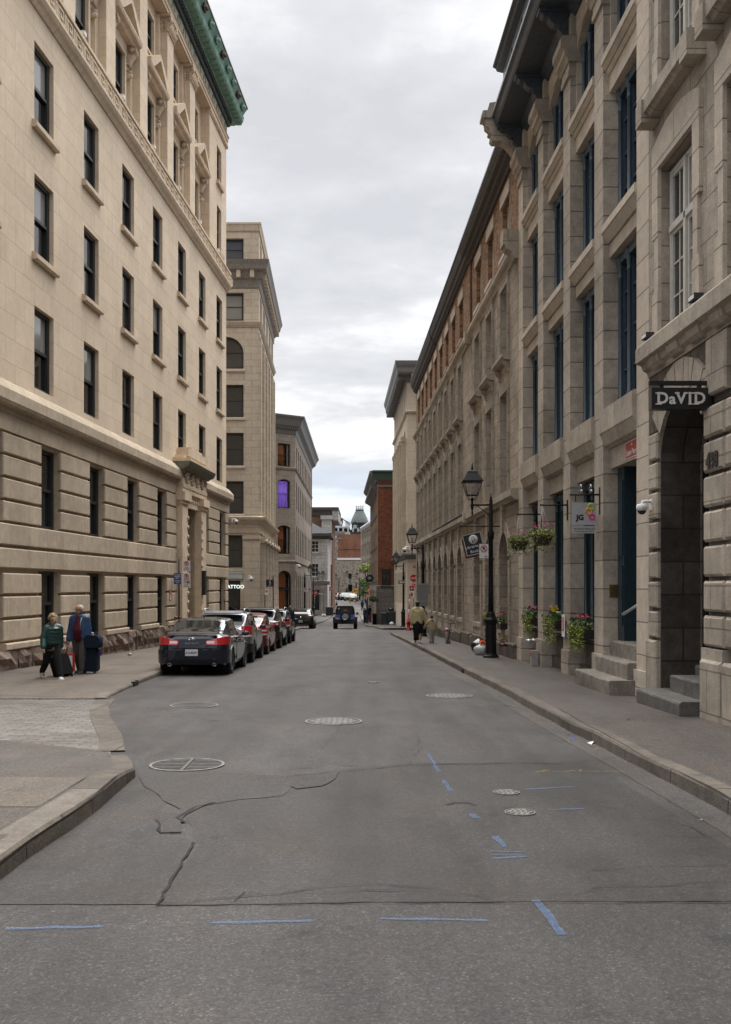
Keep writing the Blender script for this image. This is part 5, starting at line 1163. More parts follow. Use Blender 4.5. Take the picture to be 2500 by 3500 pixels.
gb = MB(); c_ = ex(1214.5); gb.box(c_-1.1, c_+1.1, -3.1, -2.2, zd(1814), zd(1792)); gb.prism([(c_-1.35, zd(1792)), (c_+1.35, zd(1792)), (c_, zd(1784))], -3.2, -2.0); gb.build('clock_gable', [M['copperd']], B15)
cf = MB().lathe([(.66, 0), (.66, .05), (.6, .06), (.01, .06)], 28, T(c_, -3.1, zd(1802)) @ RX(R(90))).build('clock_face', [plain('clock_face_white', (.62, .70, .70), .5, 0, 0, 0)], B15)
hb = MB(); ctr = Vector((c_, -3.18, zd(1802)))
hb.box(c_-.025, c_+.025, -3.2, -3.17, ctr.z-.55, ctr.z+.55); hb.box(c_-.55, c_+.55, -3.2, -3.17, ctr.z-.025, ctr.z+.025); hb.lathe([(.68, 0), (.68, .09), (.6, .09), (.6, 0)], 28, T(c_, -3.1, zd(1802)) @ RX(R(90))); hb.lathe([(.2, 0), (.2, .1), (.14, .1), (.14, 0)], 14, T(c_, -3.1, zd(1802)) @ RX(R(90)))
hb.build('clock_hands', [M['copperd']], cf)
# ------------------------------------------------------------------ cars
def lerp_tab(tab, t):
    if t <= tab[0][0]: return tab[0][1]
    for (a, u), (b, v) in zip(tab, tab[1:]):
        if t <= b:
            k = (t-a)/(b-a); return u+(v-u)*k
    return tab[-1][1]
def smooth_tab(tab, t, r=.07): return sum(lerp_tab(tab, t+d) for d in (-r, -r/2, 0, r/2, r))/5
def paint(name, c, met=.5, rough=.28):
    m, nt, b = newmat(name); b.inputs['Base Color'].default_value = c4(c); b.inputs['Metallic'].default_value = met; b.inputs['Roughness'].default_value = rough; b.inputs['Coat Weight'].default_value = .7 if rough < .45 else 0; b.inputs['Coat Roughness'].default_value = .03
    return m
M['tyre'] = plain('tyre_rubber', (.016, .016, .016), .85, 0, 0, .2); M['alloy'] = plain('alloy_rim', (.45, .45, .46), .3, .9, 0, .1); M['tail'] = plain('red_lamp_plastic', (.42, .012, .016), .15, 0, 1, 0)
M['tailc'] = plain('clear_lamp_plastic', (.6, .55, .52), .15, 0, 1, 0); M['trim'] = plain('black_trim_plastic', (.018, .018, .02), .6, 0, 0, .1); M['carglass'] = glass('car_glass', (.02, .022, .022), .02, .004); M['carglass'].node_tree.nodes['Principled BSDF'].inputs['IOR'].default_value = 1.38; M['platew'] = plain('licence_plate_white', (.62, .63, .66), .45, 0, 0, 0)
M['plateb'] = plain('plate_lettering', (.02, .03, .12), .5, 0, 0, 0)
def wheel_parts(r, w):
    ty = MB().lathe([(r*.62,-w/2),(r*.93,-w/2),(r,-w/2+.03),(r,w/2-.03),(r*.93,w/2),(r*.62,w/2),(r*.6,0)], 28, RY(R(90)))
    rim = MB().lathe([(r*.64,.0),(r*.66,w/2-.005),(r*.6,w/2-.005),(r*.56,.02)], 24, RY(R(90))); rim.lathe([(r*.14,.02),(r*.14,w/2-.03),(.005,w/2-.02)], 12, RY(R(90)))
    for k in range(10):
        a = 2*math.pi*k/10 + (.1 if k % 2 else -.1); c, s_ = math.cos(a), math.sin(a); n = (-s_, c)
        p = [(r*.1, .022), (r*.6, .018), (r*.6, -.018), (r*.1, -.022)]
        rim.loft([[(x, c*q+n[0]*o, s_*q+n[1]*o) for q, o in p] for x in (.03, w/2-.04)], True, True, 0, False)
    hub = MB().lathe([(r*.6,.0),(r*.6,.015),(.01,.016)], 20, RY(R(90)))
    return ty, rim, hub
_wc = {}
def add_wheel(root, x, y, r, w, side):
    key = (r, w)
    if key not in _wc: _wc[key] = [m.mesh(n, [mt]) for m, n, mt in zip(wheel_parts(r, w), ('tyre', 'rim', 'brake_disc'), (M['tyre'], M['alloy'], M['trim']))]
    ty, rim, hub = _wc[key]
    o = link('wheel', ty, root, T(x, y, r) @ (Matrix.Identity(4) if side > 0 else RZ(math.pi)))
    link('rim', rim, o, Matrix.Identity(4)); link('brake_disc', hub, o, Matrix.Identity(4)); return o
def make_car(label, loc, yaw, sp, mat, group=None, cat='car'):
    root = thing(sp.get('name', 'parked_car'), label, cat, T(*loc) @ RZ(yaw) @ T(0, 0, 0), group)
    L, Wd = sp['L'], sp['W']/2; N = 84; ts = [L*k/N for k in range(N+1)]
    wt = sp['w']; rows = []
    for t in ts:
        wv = Wd*smooth_tab(wt, t, .03); zb = smooth_tab(sp['low'], t); zt = smooth_tab(sp['belt'], t); top = max(smooth_tab(sp['top'], t, .06), zt+.02); g = top-zt; k = min(1, g/.3); k = k*k*(3-2*k)
        tum = sp.get('tumble', .70)
        P = [(0,zb),(.80*wv,zb),(.93*wv,zb+.06),(.985*wv,zb+.22),(wv,zb+(zt-zb)*.55),(.99*wv,zt-.08),(.955*wv,zt),(.90*wv,zt+g*.06),((.80+.02*k)*wv,zt+g*.45),((.72+(tum-.68)*k)*wv,zt+g*.86),((.62-.02*k)*wv,zt+g*.965),(.3*wv,zt+g*.995),(0,top)]
        rows.append([(x, z) for x, z in catmull(P, 3)])
    nv = len(rows[0]); wr = sp['wr']; wy = sp['wy']; ra = wr+.055
    body, rg, fg, sg = MB(), MB(), MB(), {}
    s0, s1 = sp['side']; sl0, sl1 = sp['slope']; pil = sp['pillars']
    for i in range(N):
        tm = (ts[i]+ts[i+1])/2; zt = smooth_tab(sp['belt'], tm); top = smooth_tab(sp['top'], tm, .06)
        for j in range(nv-1):
            for sd in (1, -1):
                q = [(sd*rows[a][b][0], ts[a], rows[a][b][1]) for a, b in ((i, j), (i, j+1), (i+1, j+1), (i+1, j))]
                if sd < 0: q = q[::-1]
                xm = abs(sum(p[0] for p in q)/4); zm = sum(p[2] for p in q)/4
                if xm > .70*Wd and any(math.hypot(tm-y, zm-wr) < ra for y in wy) : continue
                tgt = body
                if 22 <= j < 27 and top-zt > .15 and s0+(zm-zt)*sl0 < tm < s1-(zm-zt)*sl1 and not any(abs(tm-p) < .035 for p in pil): tgt = sg.setdefault((sd, sum(tm > p for p in pil)), MB())
                elif j >= sp.get('rwj', 28) and sp['rw'][0] < tm < sp['rw'][1]: tgt = rg
                elif j >= 28 and sp['fw'][0] < tm < sp['fw'][1]: tgt = fg
                tgt.poly(q, 0, True)
    for i in (0, N):
        c = [(x, ts[i], z) for x, z in rows[i]] + [(-x, ts[i], z) for x, z in rows[i][::-1][1:-1]]
        body.poly(c if i == 0 else c[::-1])
    bo = body.build('body', [mat], root, Matrix.Identity(4))
    for mb_, n in [(rg, 'rear_window'), (fg, 'windscreen')] + [(v, 'side_window') for v in sg.values()]:
        if mb_.f: mb_.build(n, [M['carglass']], root, Matrix.Identity(4))
    for y in wy:
        for sd in (1, -1):
            well = MB(); lip = MB()
            well.lathe([(ra+.03,-.0),(ra+.03,.36),(.01,.36)], 20, T(sd*(Wd-.03), y, wr) @ RY(R(-90*sd)))
            pts = [(y+ra*math.cos(a), wr+ra*math.sin(a)) for a in (R(-25+230*k/20) for k in range(21))]
            xs_ = Wd*smooth_tab(wt, y)
            lip.loft([[(sd*(xs_+.006), p, z), (sd*(xs_+.004), y+(p-y)*1.09, wr+(z-wr)*1.09), (sd*(xs_-.05), y+(p-y)*1.09, wr+(z-wr)*1.09), (sd*(xs_-.05), p, z)] for p, z in pts], True, True, 0, False)
            well.build('wheel_well', [M['blackm']], root, Matrix.Identity(4)); lip.build('wheel_arch', [M['trim'] if sp.get('cladding') else mat], root, Matrix.Identity(4))
    for y in wy:
        for sd in (1, -1): add_wheel(root, sd*(Wd-.12), y, wr, .22, sd)
    def band(z0, z1, tin, xin, off, name, mt, both=True, zslope=0, parent=None, tslope=0):
        """a strip wrapped round the rear corner: from tin along the side to xin across the tail"""
        for sd in ((1, -1) if both else (1,)):
            pl = [(Wd*smooth_tab(wt, t, .03)+off, t) for t in (tin*(1-k/8) for k in range(9))]
            xw = pl[-1][0]; pl += [(xw+(xin-xw)*k/4, -off) for k in range(1, 5)]
            m_ = MB(); n = len(pl); rr = [((sd*x, y, z0 + zslope*k/n), (sd*x, y, z1 + tslope*max(0, k/n-.45)), (sd*(x-.05), y+.05, z1 + tslope*max(0, k/n-.45)), (sd*(x-.05), y+.05, z0)) for k, (x, y) in enumerate(pl)]
            m_.loft([[q[0], q[1]] for q in rr], False, False, 0, True); m_.loft([[q[1], q[2], q[3], q[0]] for q in rr], False, False, 0, False); m_.poly(rr[0]); m_.poly(rr[-1])
            m_.build(name, [mt], parent or root, Matrix.Identity(4))
    return root, band, bo
def plate(root, x, y, z, txt=None, w=.31):
    o = MB().box(x-w/2, x+w/2, y-.015, y, z-.08, z+.08).build('licence_plate', [M['platew']], root, Matrix.Identity(4))
    if txt: text('plate_lettering', txt, .078, M['plateb'], o, T(x, y-.017, z-.005), .001, .001, sx=.74)
    else:
        q = MB()
        for k in range(6): q.box(x-.12+.042*k, x-.12+.042*k+.025, y-.018, y-.015, z-.035, z+.035)
        q.build('plate_lettering', [M['plateb']], o, Matrix.Identity(4))
    return o
def mirrors(root, W, y, z, mat):
    for sd in (1, -1):
        m_ = MB().ball((sd*(W/2+.09), y, z), (.105, .05, .066), 12, 8).box(sd*(W/2-.06), sd*(W/2+.05), y-.02, y+.03, z-.06, z-.03)
        o = m_.build('side_mirror', [mat], root, Matrix.Identity(4)); MB().lathe([(.062, 0), (.062, .006), (.001, .006)], 14, T(sd*(W/2+.095), y-.062, z) @ RX(R(90)) @ Matrix.Diagonal((1.3, 1, 1, 1))).build('mirror_glass', [M['gblue']], o, Matrix.Identity(4))
sedan = dict(L=4.75, W=1.77, w=[(0,.66),(.03,.77),(.08,.86),(.17,.93),(.35,.985),(.9,1),(3.4,1),(4.2,.96),(4.55,.84),(4.75,.6)], low=[(0,.36),(.08,.30),(.5,.22),(4.2,.22),(4.75,.3)],
    belt=[(0,.93),(.35,.98),(1.0,.95),(2.2,.93),(3.3,.90),(4.2,.80),(4.75,.62)], top=[(0,.985),(.25,1.05),(.55,1.055),(.95,1.17),(1.5,1.41),(2.3,1.455),(2.7,1.43),(3.5,1.06),(3.7,1.0),(4.4,.88),(4.75,.68)],
    wr=.335, wy=(.98, 3.83), side=(.95, 3.35), slope=(1.1, 1.3), pillars=(2.15,), rw=(.62, 1.44), fw=(2.75, 3.5), rwj=29)
cross = dict(L=4.45, W=1.78, w=[(0,.72),(.03,.82),(.08,.90),(.2,.97),(.6,1),(3.3,1),(4.0,.95),(4.3,.84),(4.45,.62)], low=[(0,.42),(.08,.34),(.5,.28),(4.0,.28),(4.45,.36)],
    belt=[(0,1.02),(.5,1.08),(2.2,1.0),(3.1,.98),(3.9,.88),(4.45,.7)], top=[(0,1.05),(.08,1.12),(.32,1.43),(.5,1.53),(1.2,1.585),(1.9,1.58),(2.3,1.54),(3.05,1.12),(3.3,1.05),(4.1,.94),(4.45,.74)],
    wr=.345, wy=(.86, 3.49), side=(.42, 3.0), slope=(.55, 1.2), pillars=(1.0, 1.85), rw=(.06, .40), fw=(2.32, 3.08), cladding=True, tumble=.74)
hatch = dict(cross, L=4.5, W=1.74, top=[(0,1.0),(.1,1.08),(.4,1.22),(1.0,1.42),(1.7,1.5),(2.2,1.47),(3.3,1.02),(3.5,.98),(4.2,.86),(4.5,.7)], belt=[(0,.98),(.5,1.0),(2.2,.96),(3.1,.92),(3.9,.82),(4.5,.66)], low=[(0,.34),(.5,.22),(4.1,.22),(4.5,.3)], wr=.31, wy=(.85,3.55), rw=(.14,.92), fw=(2.25,3.25), cladding=False, side=(.6,3.2), slope=(1.0,1.3))
suv = dict(cross, L=4.85, W=1.93, top=[(0,1.08),(.08,1.18),(.4,1.52),(.6,1.60),(1.4,1.69),(2.1,1.68),(2.5,1.63),(3.35,1.18),(3.6,1.12),(4.4,.98),(4.85,.78)], belt=[(0,1.08),(.5,1.12),(2.2,1.06),(3.4,1.02),(4.2,.92),(4.85,.74)], wr=.375, wy=(.95,3.85), side=(.5,3.25), rw=(.08,.46), fw=(2.52,3.36), pillars=(1.15,2.05), w=[(0,.72),(.03,.82),(.08,.90),(.2,.97),(.6,1),(3.7,1),(4.4,.95),(4.7,.84),(4.85,.62)], cladding=False)
coupe = dict(suv, L=4.75, W=1.99, top=[(0,1.12),(.25,1.16),(.45,1.24),(1.2,1.52),(1.9,1.62),(2.4,1.6),(3.3,1.16),(3.6,1.1),(4.3,.98),(4.75,.76)], belt=[(0,1.04),(.5,1.1),(2.2,1.06),(3.4,1.02),(4.2,.9),(4.75,.72)], rw=(.30,1.15), side=(.8,3.25), slope=(1.0,1.3), wr=.385, tumble=.68)
GP = 'cars parked in line by the buff building'
def carloc(px, py, xr, W):   # rear right tyre contact -> rear centre
    y = onground(px, py).y; return y - .95, xr - W/2
# 1 dark blue sedan
c1m = paint('blue_grey_car_paint', (.018, .024, .042), .35, .22); y0, W = 25.15, 1.773
cr, band, bo = make_car('dark blue-grey saloon with boot spoiler at the back of the kerbside line', (-4.27, y0, zr(y0+1.5)), 0, sedan, c1m, GP)
cr.rotation_euler.x = -.0187
band(.80, .99, .50, .36, .012, 'tail_light', M['tail'], True, -.02, None, -.22)
for sd in (1, -1): MB().box(sd*.36, sd*.55, -.016, -.004, .82, .88).build('reversing_light', [M['tailc']], cr, Matrix.Identity(4))
band(.33, .66, .55, .0, .03, 'bumper', c1m)
MB().box(-.62, .62, -.035, .0, .30, .42).build('bumper_valance', [M['trim']], cr, Matrix.Identity(4))
MB().run([(-.035,1.055),(.0,1.05),(.2,1.07),(.18,1.10),(-.02,1.09)], -.62, .62).build('boot_spoiler', [M['trim']], cr, Matrix.Identity(4))
MB().box(-.50, .50, -.012, -.002, .70, .715).box(-.36, -.35, -.012, -.0, .70, .80).box(.35, .36, -.012, -.0, .70, .80).box(-.24, .24, -.02, -.005, .56, .70).build('boot_seam', [M['blackm']], cr, Matrix.Identity(4))
plate(cr, 0, -.035, .60, 'K16 MQW')
for sd in (1, -1): MB().lathe([(.05,-.05),(.055,.06),(.045,.06),(.04,-.05)], 12, T(sd*.55, .01, .30) @ RX(R(90)) @ Matrix.Scale(.8, 4) @ Matrix.Diagonal((1.4,1,1,1)) ).build('exhaust_pipe', [M['chrome']], cr, Matrix.Identity(4))
bd = MB()
bd.tube([(-.018+.07*math.cos(a), -.012, .93+.034*math.sin(a)) for a in (R(-60+300*k/16+0) for k in range(17))], .007, 5); bd.tube([(-.03, -.012, .90), (0, -.012, .945), (.03, -.012, .90)], .007, 5)
bd.build('badge', [M['chrome']], cr, Matrix.Identity(4))
text('badge_lettering', 'I N F I N I T I', .06, M['chrome'], cr, T(0, -.012, .825)); text('badge_lettering', 'G37x', .07, M['chrome'], cr, T(.45, -.012, 1.02))
mirrors(cr, W, 2.95, 1.0, M['trim'])
MB().loft([[(-.02,1.9,1.44),(.02,1.9,1.44),(.02,2.05,1.455),(-.02,2.05,1.455)],[(-.005,1.88,1.52),(.005,1.88,1.52),(.005,1.94,1.52),(-.005,1.94,1.52)]], True, True, 0, False).build('roof_antenna', [M['black']], cr, Matrix.Identity(4))
def handles(root, W, ys, z, mt):
    for sd in (1, -1):
        for y in ys: MB().box(sd*(W/2-.01), sd*(W/2+.03), y-.1, y+.1, z-.015, z+.02).build('door_handle', [mt], root, Matrix.Identity(4))
        MB().box(sd*(W/2-.02), sd*(W/2+.003), ys[0]+.22, ys[0]+.228, .35, z+.1).build('door_seam', [M['blackm']], root, Matrix.Identity(4))
handles(cr, W, (1.55, 2.55), .84, c1m)
MB().tube([(x*.62, 1.62 if abs(x) > .99 else 1.62, 1.40) for x in (-1, 1)], .004, 4).build('window_trim', [M['chrome']], cr, Matrix.Identity(4))
# 2 and 5 crossovers with roof rails
def crossover(label, y, mat, lampm):
    r, band, b = make_car(label, (-4.29, y, zr(y+1.5)), 0, cross, mat, GP); r.rotation_euler.x = -.0187
    band(.88, 1.14, .36, .62, .014, 'tail_light', M['tail']); band(.82, .88, .36, .62, .013, 'reversing_light', M['tailc'])
    band(.36, .62, .6, .0, .035, 'bumper', M['trim']); plate(r, 0, -.02, .74)
    MB().run([(-.02,1.50),(.42,1.585),(.42,1.60),(-.04,1.53)], -.56, .56).build('roof_spoiler', [mat], r, Matrix.Identity(4))
    MB().box(-.012, .30, .10, .115, 1.14, 1.16).build('rear_wiper', [M['black']], r, T(0, -.05, 0))
    for sd in (1, -1): MB().tube([(sd*.60,.55,1.55),(sd*.60,.62,1.64),(sd*.60,1.4,1.67),(sd*.60,2.1,1.63),(sd*.60,2.2,1.56)], .02, 6).build('roof_rail', [M['alloy']], r, Matrix.Identity(4))
    mirrors(r, 1.78, 2.55, 1.08, M['trim']); handles(r, 1.78, (1.3, 2.1), .95, mat)
    MB().tube([(0,.75,1.56),(0,.55,1.95)], .006, 5).build('roof_antenna', [M['black']], r, Matrix.Identity(4)); return r
crossover('silver crossover with roof rails second in the kerbside line', 30.45, paint('silver_car_paint', (.21, .22, .24), .7, .3), 0)
r, band, b = make_car('dark red hatchback with tall clear tail lights in the kerbside line', (-4.3, 35.55, zr(37)), 0, hatch, paint('dark_red_car_paint', (.19, .022, .03), .4, .28), GP); r.rotation_euler.x = -.0187
band(.72, 1.02, .3, .60, .014, 'tail_light', M['tailc']); band(.78, .85, .32, .58, .02, 'tail_light', M['tail']); band(.92, .98, .32, .58, .02, 'tail_light', M['tail']); band(.34, .6, .5, .0, .03, 'bumper', b.data.materials[0]); plate(r, 0, -.02, .72); mirrors(r, 1.74, 2.8, 1.0, b.data.materials[0]); handles(r, 1.74, (1.4, 2.4), .88, b.data.materials[0])
r, band, b = make_car('large black off-roader with roof spoiler fourth in the kerbside line', (-4.37, 40.6, zr(42)), 0, suv, paint('black_car_paint', (.010, .011, .012), .2, .2), GP); r.rotation_euler.x = -.0187
band(.98, 1.06, .5, .0, .014, 'tail_light', M['tail']); band(.4, .7, .6, .0, .03, 'bumper', M['trim']); plate(r, 0, -.02, .84); mirrors(r, 1.93, 2.8, 1.15, M['black']); handles(r, 1.93, (1.5, 2.4), 1.0, M['black'])
MB().run([(-.04,1.56),(.5,1.62),(.5,1.64),(-.06,1.60)], -.66, .66).build('roof_spoiler', [M['black']], r, Matrix.Identity(4))
crossover('charcoal crossover with red and white tail lights last in the kerbside line', 45.9, paint('charcoal_car_paint', (.035, .035, .037), .5, .28), 0)
# black coupe-backed car farther on
r, band, b = make_car('glossy black coupe-backed car pulled in beyond the cross street', (-4.98, 78.6, zr(80)), 0, coupe, paint('gloss_black_car_paint', (.008, .008, .009), .1, .12)); r.rotation_euler.x = -.026
band(.90, 1.0, .5, .42, .014, 'tail_light', plain('smoked_red_lamp', (.10, .01, .012), .15, 0, 1, 0)); band(.36, .62, .6, .0, .03, 'bumper', M['black']); plate(r, 0, -.035, .62); mirrors(r, 1.99, 2.75, 1.12, M['black'])
MB().lathe([(.045,0),(.045,.01),(.001,.012)], 14, T(0,-.005,.93) @ RX(R(90))).build('badge', [M['chrome']], r, Matrix.Identity(4)); MB().box(-.55, .55, -.045, -.02, .30, .36).build('bumper_trim', [M['alloy']], r, Matrix.Identity(4)); handles(r, 1.99, (1.5, 2.4), 1.0, M['black'])
# silver hatchback nosing out of the cross street
r, band, b = make_car('silver estate car parked across in the first cross street', (-11.5, 58.6, zr(58)), R(-90), dict(cross), paint('pale_silver_car_paint', (.40, .41, .42), .6, .3)); mirrors(r, 1.78, 2.55, 1.08, M['trim'])
r, band, b = make_car('black car parked beside the silver estate in the cross street', (-11.9, 60.9, zr(60)), R(-90), dict(hatch), paint('dark_car_paint', (.012, .012, .013), .3, .25)); mirrors(r, 1.74, 2.8, 1.0, M['trim'])
def lean_tail(root, amt=.12, z0=.62, span=.7):
    """lean the tail forward above the bumper and tuck it in below, lamps and trim with it"""
    def dy(y, z):
        k = max(0, 1 - max(y, 0)/span); return k*(amt*max(0, (z-z0)/.4)**1.6 + .10*max(0, (.46-z)/.2)**1.5)
    seen = set(); todo = list(root.children)
    while todo:
        o = todo.pop(); todo += list(o.children)
        if o.name.startswith(('wheel', 'tyre', 'rim', 'brake_disc')) or o.type != 'MESH' and o.type != 'FONT': continue
        if o.type == 'FONT': o.matrix_basis = T(0, dy(0, o.matrix_basis.translation.z), 0) @ o.matrix_basis; continue
        if o.data.name in seen: continue
        seen.add(o.data.name)
        for v in o.data.vertices: v.co.y += dy(v.co.y, v.co.z)
for o in list(sc.objects):
    if o.get('category') == 'car' and o.parent is None and o.location.y < 100 and o.rotation_euler.z == 0 and o.name.startswith('parked_car'): lean_tail(o, .14 if o.location.y < 30 else .10)
# ---- blue open-sided off-roader with spare wheel
JM = paint('bright_blue_car_paint', (.012, .14, .46), .3, .3); soft = plain('black_soft_top', (.014, .014, .015), .85, 0, 0, .2)
jy = 78.0; J = thing('off_roader', 'bright blue boxy off-roader with black top and rear spare wheel driving away', 'car', T(-1.56, jy, zr(79.5))); J.rotation_euler.x = -.026
def rbox(x, y0, y1, z0, z1, c=.05, xt=None):
    """body block with rounded long edges, optionally narrower at the top"""
    xt = xt or x; o = [(-x+c, z0), (x-c, z0), (x, z0+c), (xt, z1-c), (xt-c, z1), (-xt+c, z1), (-xt, z1-c), (-x, z0+c)]
    return MB().loft([[(a*.985, y0, b_) for a, b_ in o], [(a, y0+.03, b_) for a, b_ in o], [(a, y1-.03, b_) for a, b_ in o], [(a*.985, y1, b_) for a, b_ in o]], True, True, 0, False)
body = rbox(.76, .0, 2.75, .55, 1.13, .05); body.add(rbox(.68, 2.7, 3.95, .6, 1.12, .08)); body.build('body', [JM], J, Matrix.Identity(4))
rbox(.745, .05, 2.3, 1.11, 1.80, .10, .66).build('soft_top', [soft], J, Matrix.Identity(4))
MB().poly([(-.58,.035,1.20),(.58,.035,1.20),(.54,.04,1.66),(-.54,.04,1.66)]).build('rear_window', [M['carglass']], J, Matrix.Identity(4))
for sd in (1, -1):
    MB().poly([(sd*.742,.3,1.2),(sd*.742,2.1,1.2),(sd*.69,2.1,1.68),(sd*.69,.3,1.68)]).build('side_window', [M['carglass']], J, T(sd*.02, 0, 0))
    MB().box(sd*.70, sd*.93, .25, 1.35, .82, .92).box(sd*.70, sd*.93, .18, .27, .5, .9).box(sd*.70, sd*.93, 1.33, 1.42, .55, .9).box(sd*.70, sd*.93, 2.7, 3.7, .85, .95).build('wing_flare', [M['trim']], J, Matrix.Identity(4))
    MB().box(sd*.62, sd*.75, -.05, .02, .88, 1.06).build('tail_light', [M['tail']], J, Matrix.Identity(4))
    for y in (.78, 3.2): add_wheel(J, sd*.78, y, .40, .26, sd)
    MB().ball((sd*.92, 2.25, 1.22), (.10, .06, .10), 8, 6).box(sd*.74, sd*.9, 2.23, 2.28, 1.15, 1.19).build('side_mirror', [M['trim']], J, Matrix.Identity(4))
MB().poly([(-.66,2.32,1.15),(.66,2.32,1.15),(.6,2.12,1.76),(-.6,2.12,1.76)]).build('windscreen', [M['carglass']], J, Matrix.Identity(4))
rbox(.88, -.14, .06, .50, .76, .06).build('bumper', [M['trim']], J, Matrix.Identity(4)); MB().box(-.6, .6, .1, 3.6, .42, .56).build('chassis', [M['blackm']], J, Matrix.Identity(4))
o = plate(J, -.60, -.06, .80, None, .28)
sp_ = link('spare_wheel', _wc[(.40,.26)][0], J, T(.03, -.22, 1.0) @ RZ(R(-90))); link('rim', _wc[(.40,.26)][1], sp_, Matrix.Identity(4))
MB().box(-.06, .12, -.15, .0, .9, 1.1).build('wheel_carrier', [M['trim']], J, Matrix.Identity(4)); MB().box(-.12, .18, -.1, -.06, 1.44, 1.52).build('brake_light', [M['tail']], J, Matrix.Identity(4))
MB().box(-.52, -.44, .02, .03, 1.56, 1.64).build('window_sticker', [M['white']], J, Matrix.Identity(4))
# ---- far row facing us, and the white box truck
FG = 'cars parked beyond the far crossing'
for lab, x, y, sp, col in (('white car with two striped bollards close in front of it', 1209, 193, hatch, (.40, .41, .42)), ('silver car half hidden behind the white one past the crossing', 1192, 199, cross, (.32, .33, .35)), ('dark green car in the middle of the far row', 1178, 207, cross, (.03, .055, .05)),
                              ('grey car between the dark green and the red one', 1164, 214, hatch, (.2, .21, .22)), ('small red car in the far row', 1150, 222, hatch, (.32, .02, .03)), ('white car next to the box truck in the far row', 1148, 230, suv, (.4, .4, .4))):
    r, band, b = make_car(lab, (at(x, 0, y).x, y+sp['L'], zr(y)), R(180), sp, paint('far_car_paint', tuple(.6*v for v in col), .0, .5), FG)
    for sd in (1, -1): MB().box(sd*.45, sd*.75, sp['L']-.12, sp['L']-.02, .66, .8).build('headlight', [M['tailc']], r, Matrix.Identity(4))
    MB().box(-.4, .4, sp['L']-.03, sp['L']+.01, .42, .6).build('grille', [M['trim']], r, Matrix.Identity(4))
tx = at(1142, 0, 262).x; TR = thing('box_truck', 'white box truck parked at the head of the far row', 'truck', T(tx, 262, zr(262)))
MB().box(-1.15, 1.15, 1.6, 7, .9, 3.55).build('cargo_box', [M['white']], TR); cb_ = MB().loft([[(-1.0,0,.5),(1.0,0,.5),(1.0,0,1.35),(-1.0,0,1.35)],[(-1.0,.5,.5),(1.0,.5,.5),(.95,.55,1.45),(-.95,.55,1.45)],[(-1.0,1.1,.5),(1.0,1.1,.5),(.85,1.1,2.2),(-.85,1.1,2.2)],[(-1.0,1.6,.5),(1.0,1.6,.5),(.85,1.6,2.25),(-.85,1.6,2.25)]], True, True, 0, False).build('cab', [M['white']], TR)
MB().poly([(-.85,.55,1.5),(.85,.55,1.5),(.75,1.05,2.12),(-.75,1.05,2.12)]).build('windscreen', [M['glass2']], TR, T(0, -.03, 0))
for sd in (1, -1):
    for y in (.7, 5.2): add_wheel(TR, sd*.9, y, .40, .26, sd)
    MB().box(sd*.6, sd*.9, -.04, .0, .8, .98).build('headlight', [M['tailc']], TR)
# ------------------------------------------------------------------ people
M['skin'] = plain('skin', (.42, .25, .18), .55, 0, 0, .08); M['skind'] = plain('ruddy_skin', (.40, .21, .15), .55, 0, 0, .1)
def cloth(name, c, rough=.85): return plain(name, c, rough, 0, 0, .25, .4, 14, .2)
def limb(mb, pts, rs, n=12):
    pts = [Vector(p) for p in pts]; P, Q = [], []
    for k in range(len(pts)-1):
        for j in range(5):
            t = j/5; P.append(pts[k].lerp(pts[k+1], t)); Q.append(rs[k]+(rs[k+1]-rs[k])*t)
    P.append(pts[-1]); Q.append(rs[-1]); mb.tube(P, Q, n)
    for p, r in zip(pts, rs): mb.ball(p, r, n, 8)
def melt(o, vox, sm=4):
    m = o.modifiers.new('Remesh', 'REMESH'); m.mode = 'VOXEL'; m.voxel_size = vox; m.use_smooth_shade = True
    if sm: s = o.modifiers.new('Smooth', 'SMOOTH'); s.iterations = sm; s.factor = .5
    return o
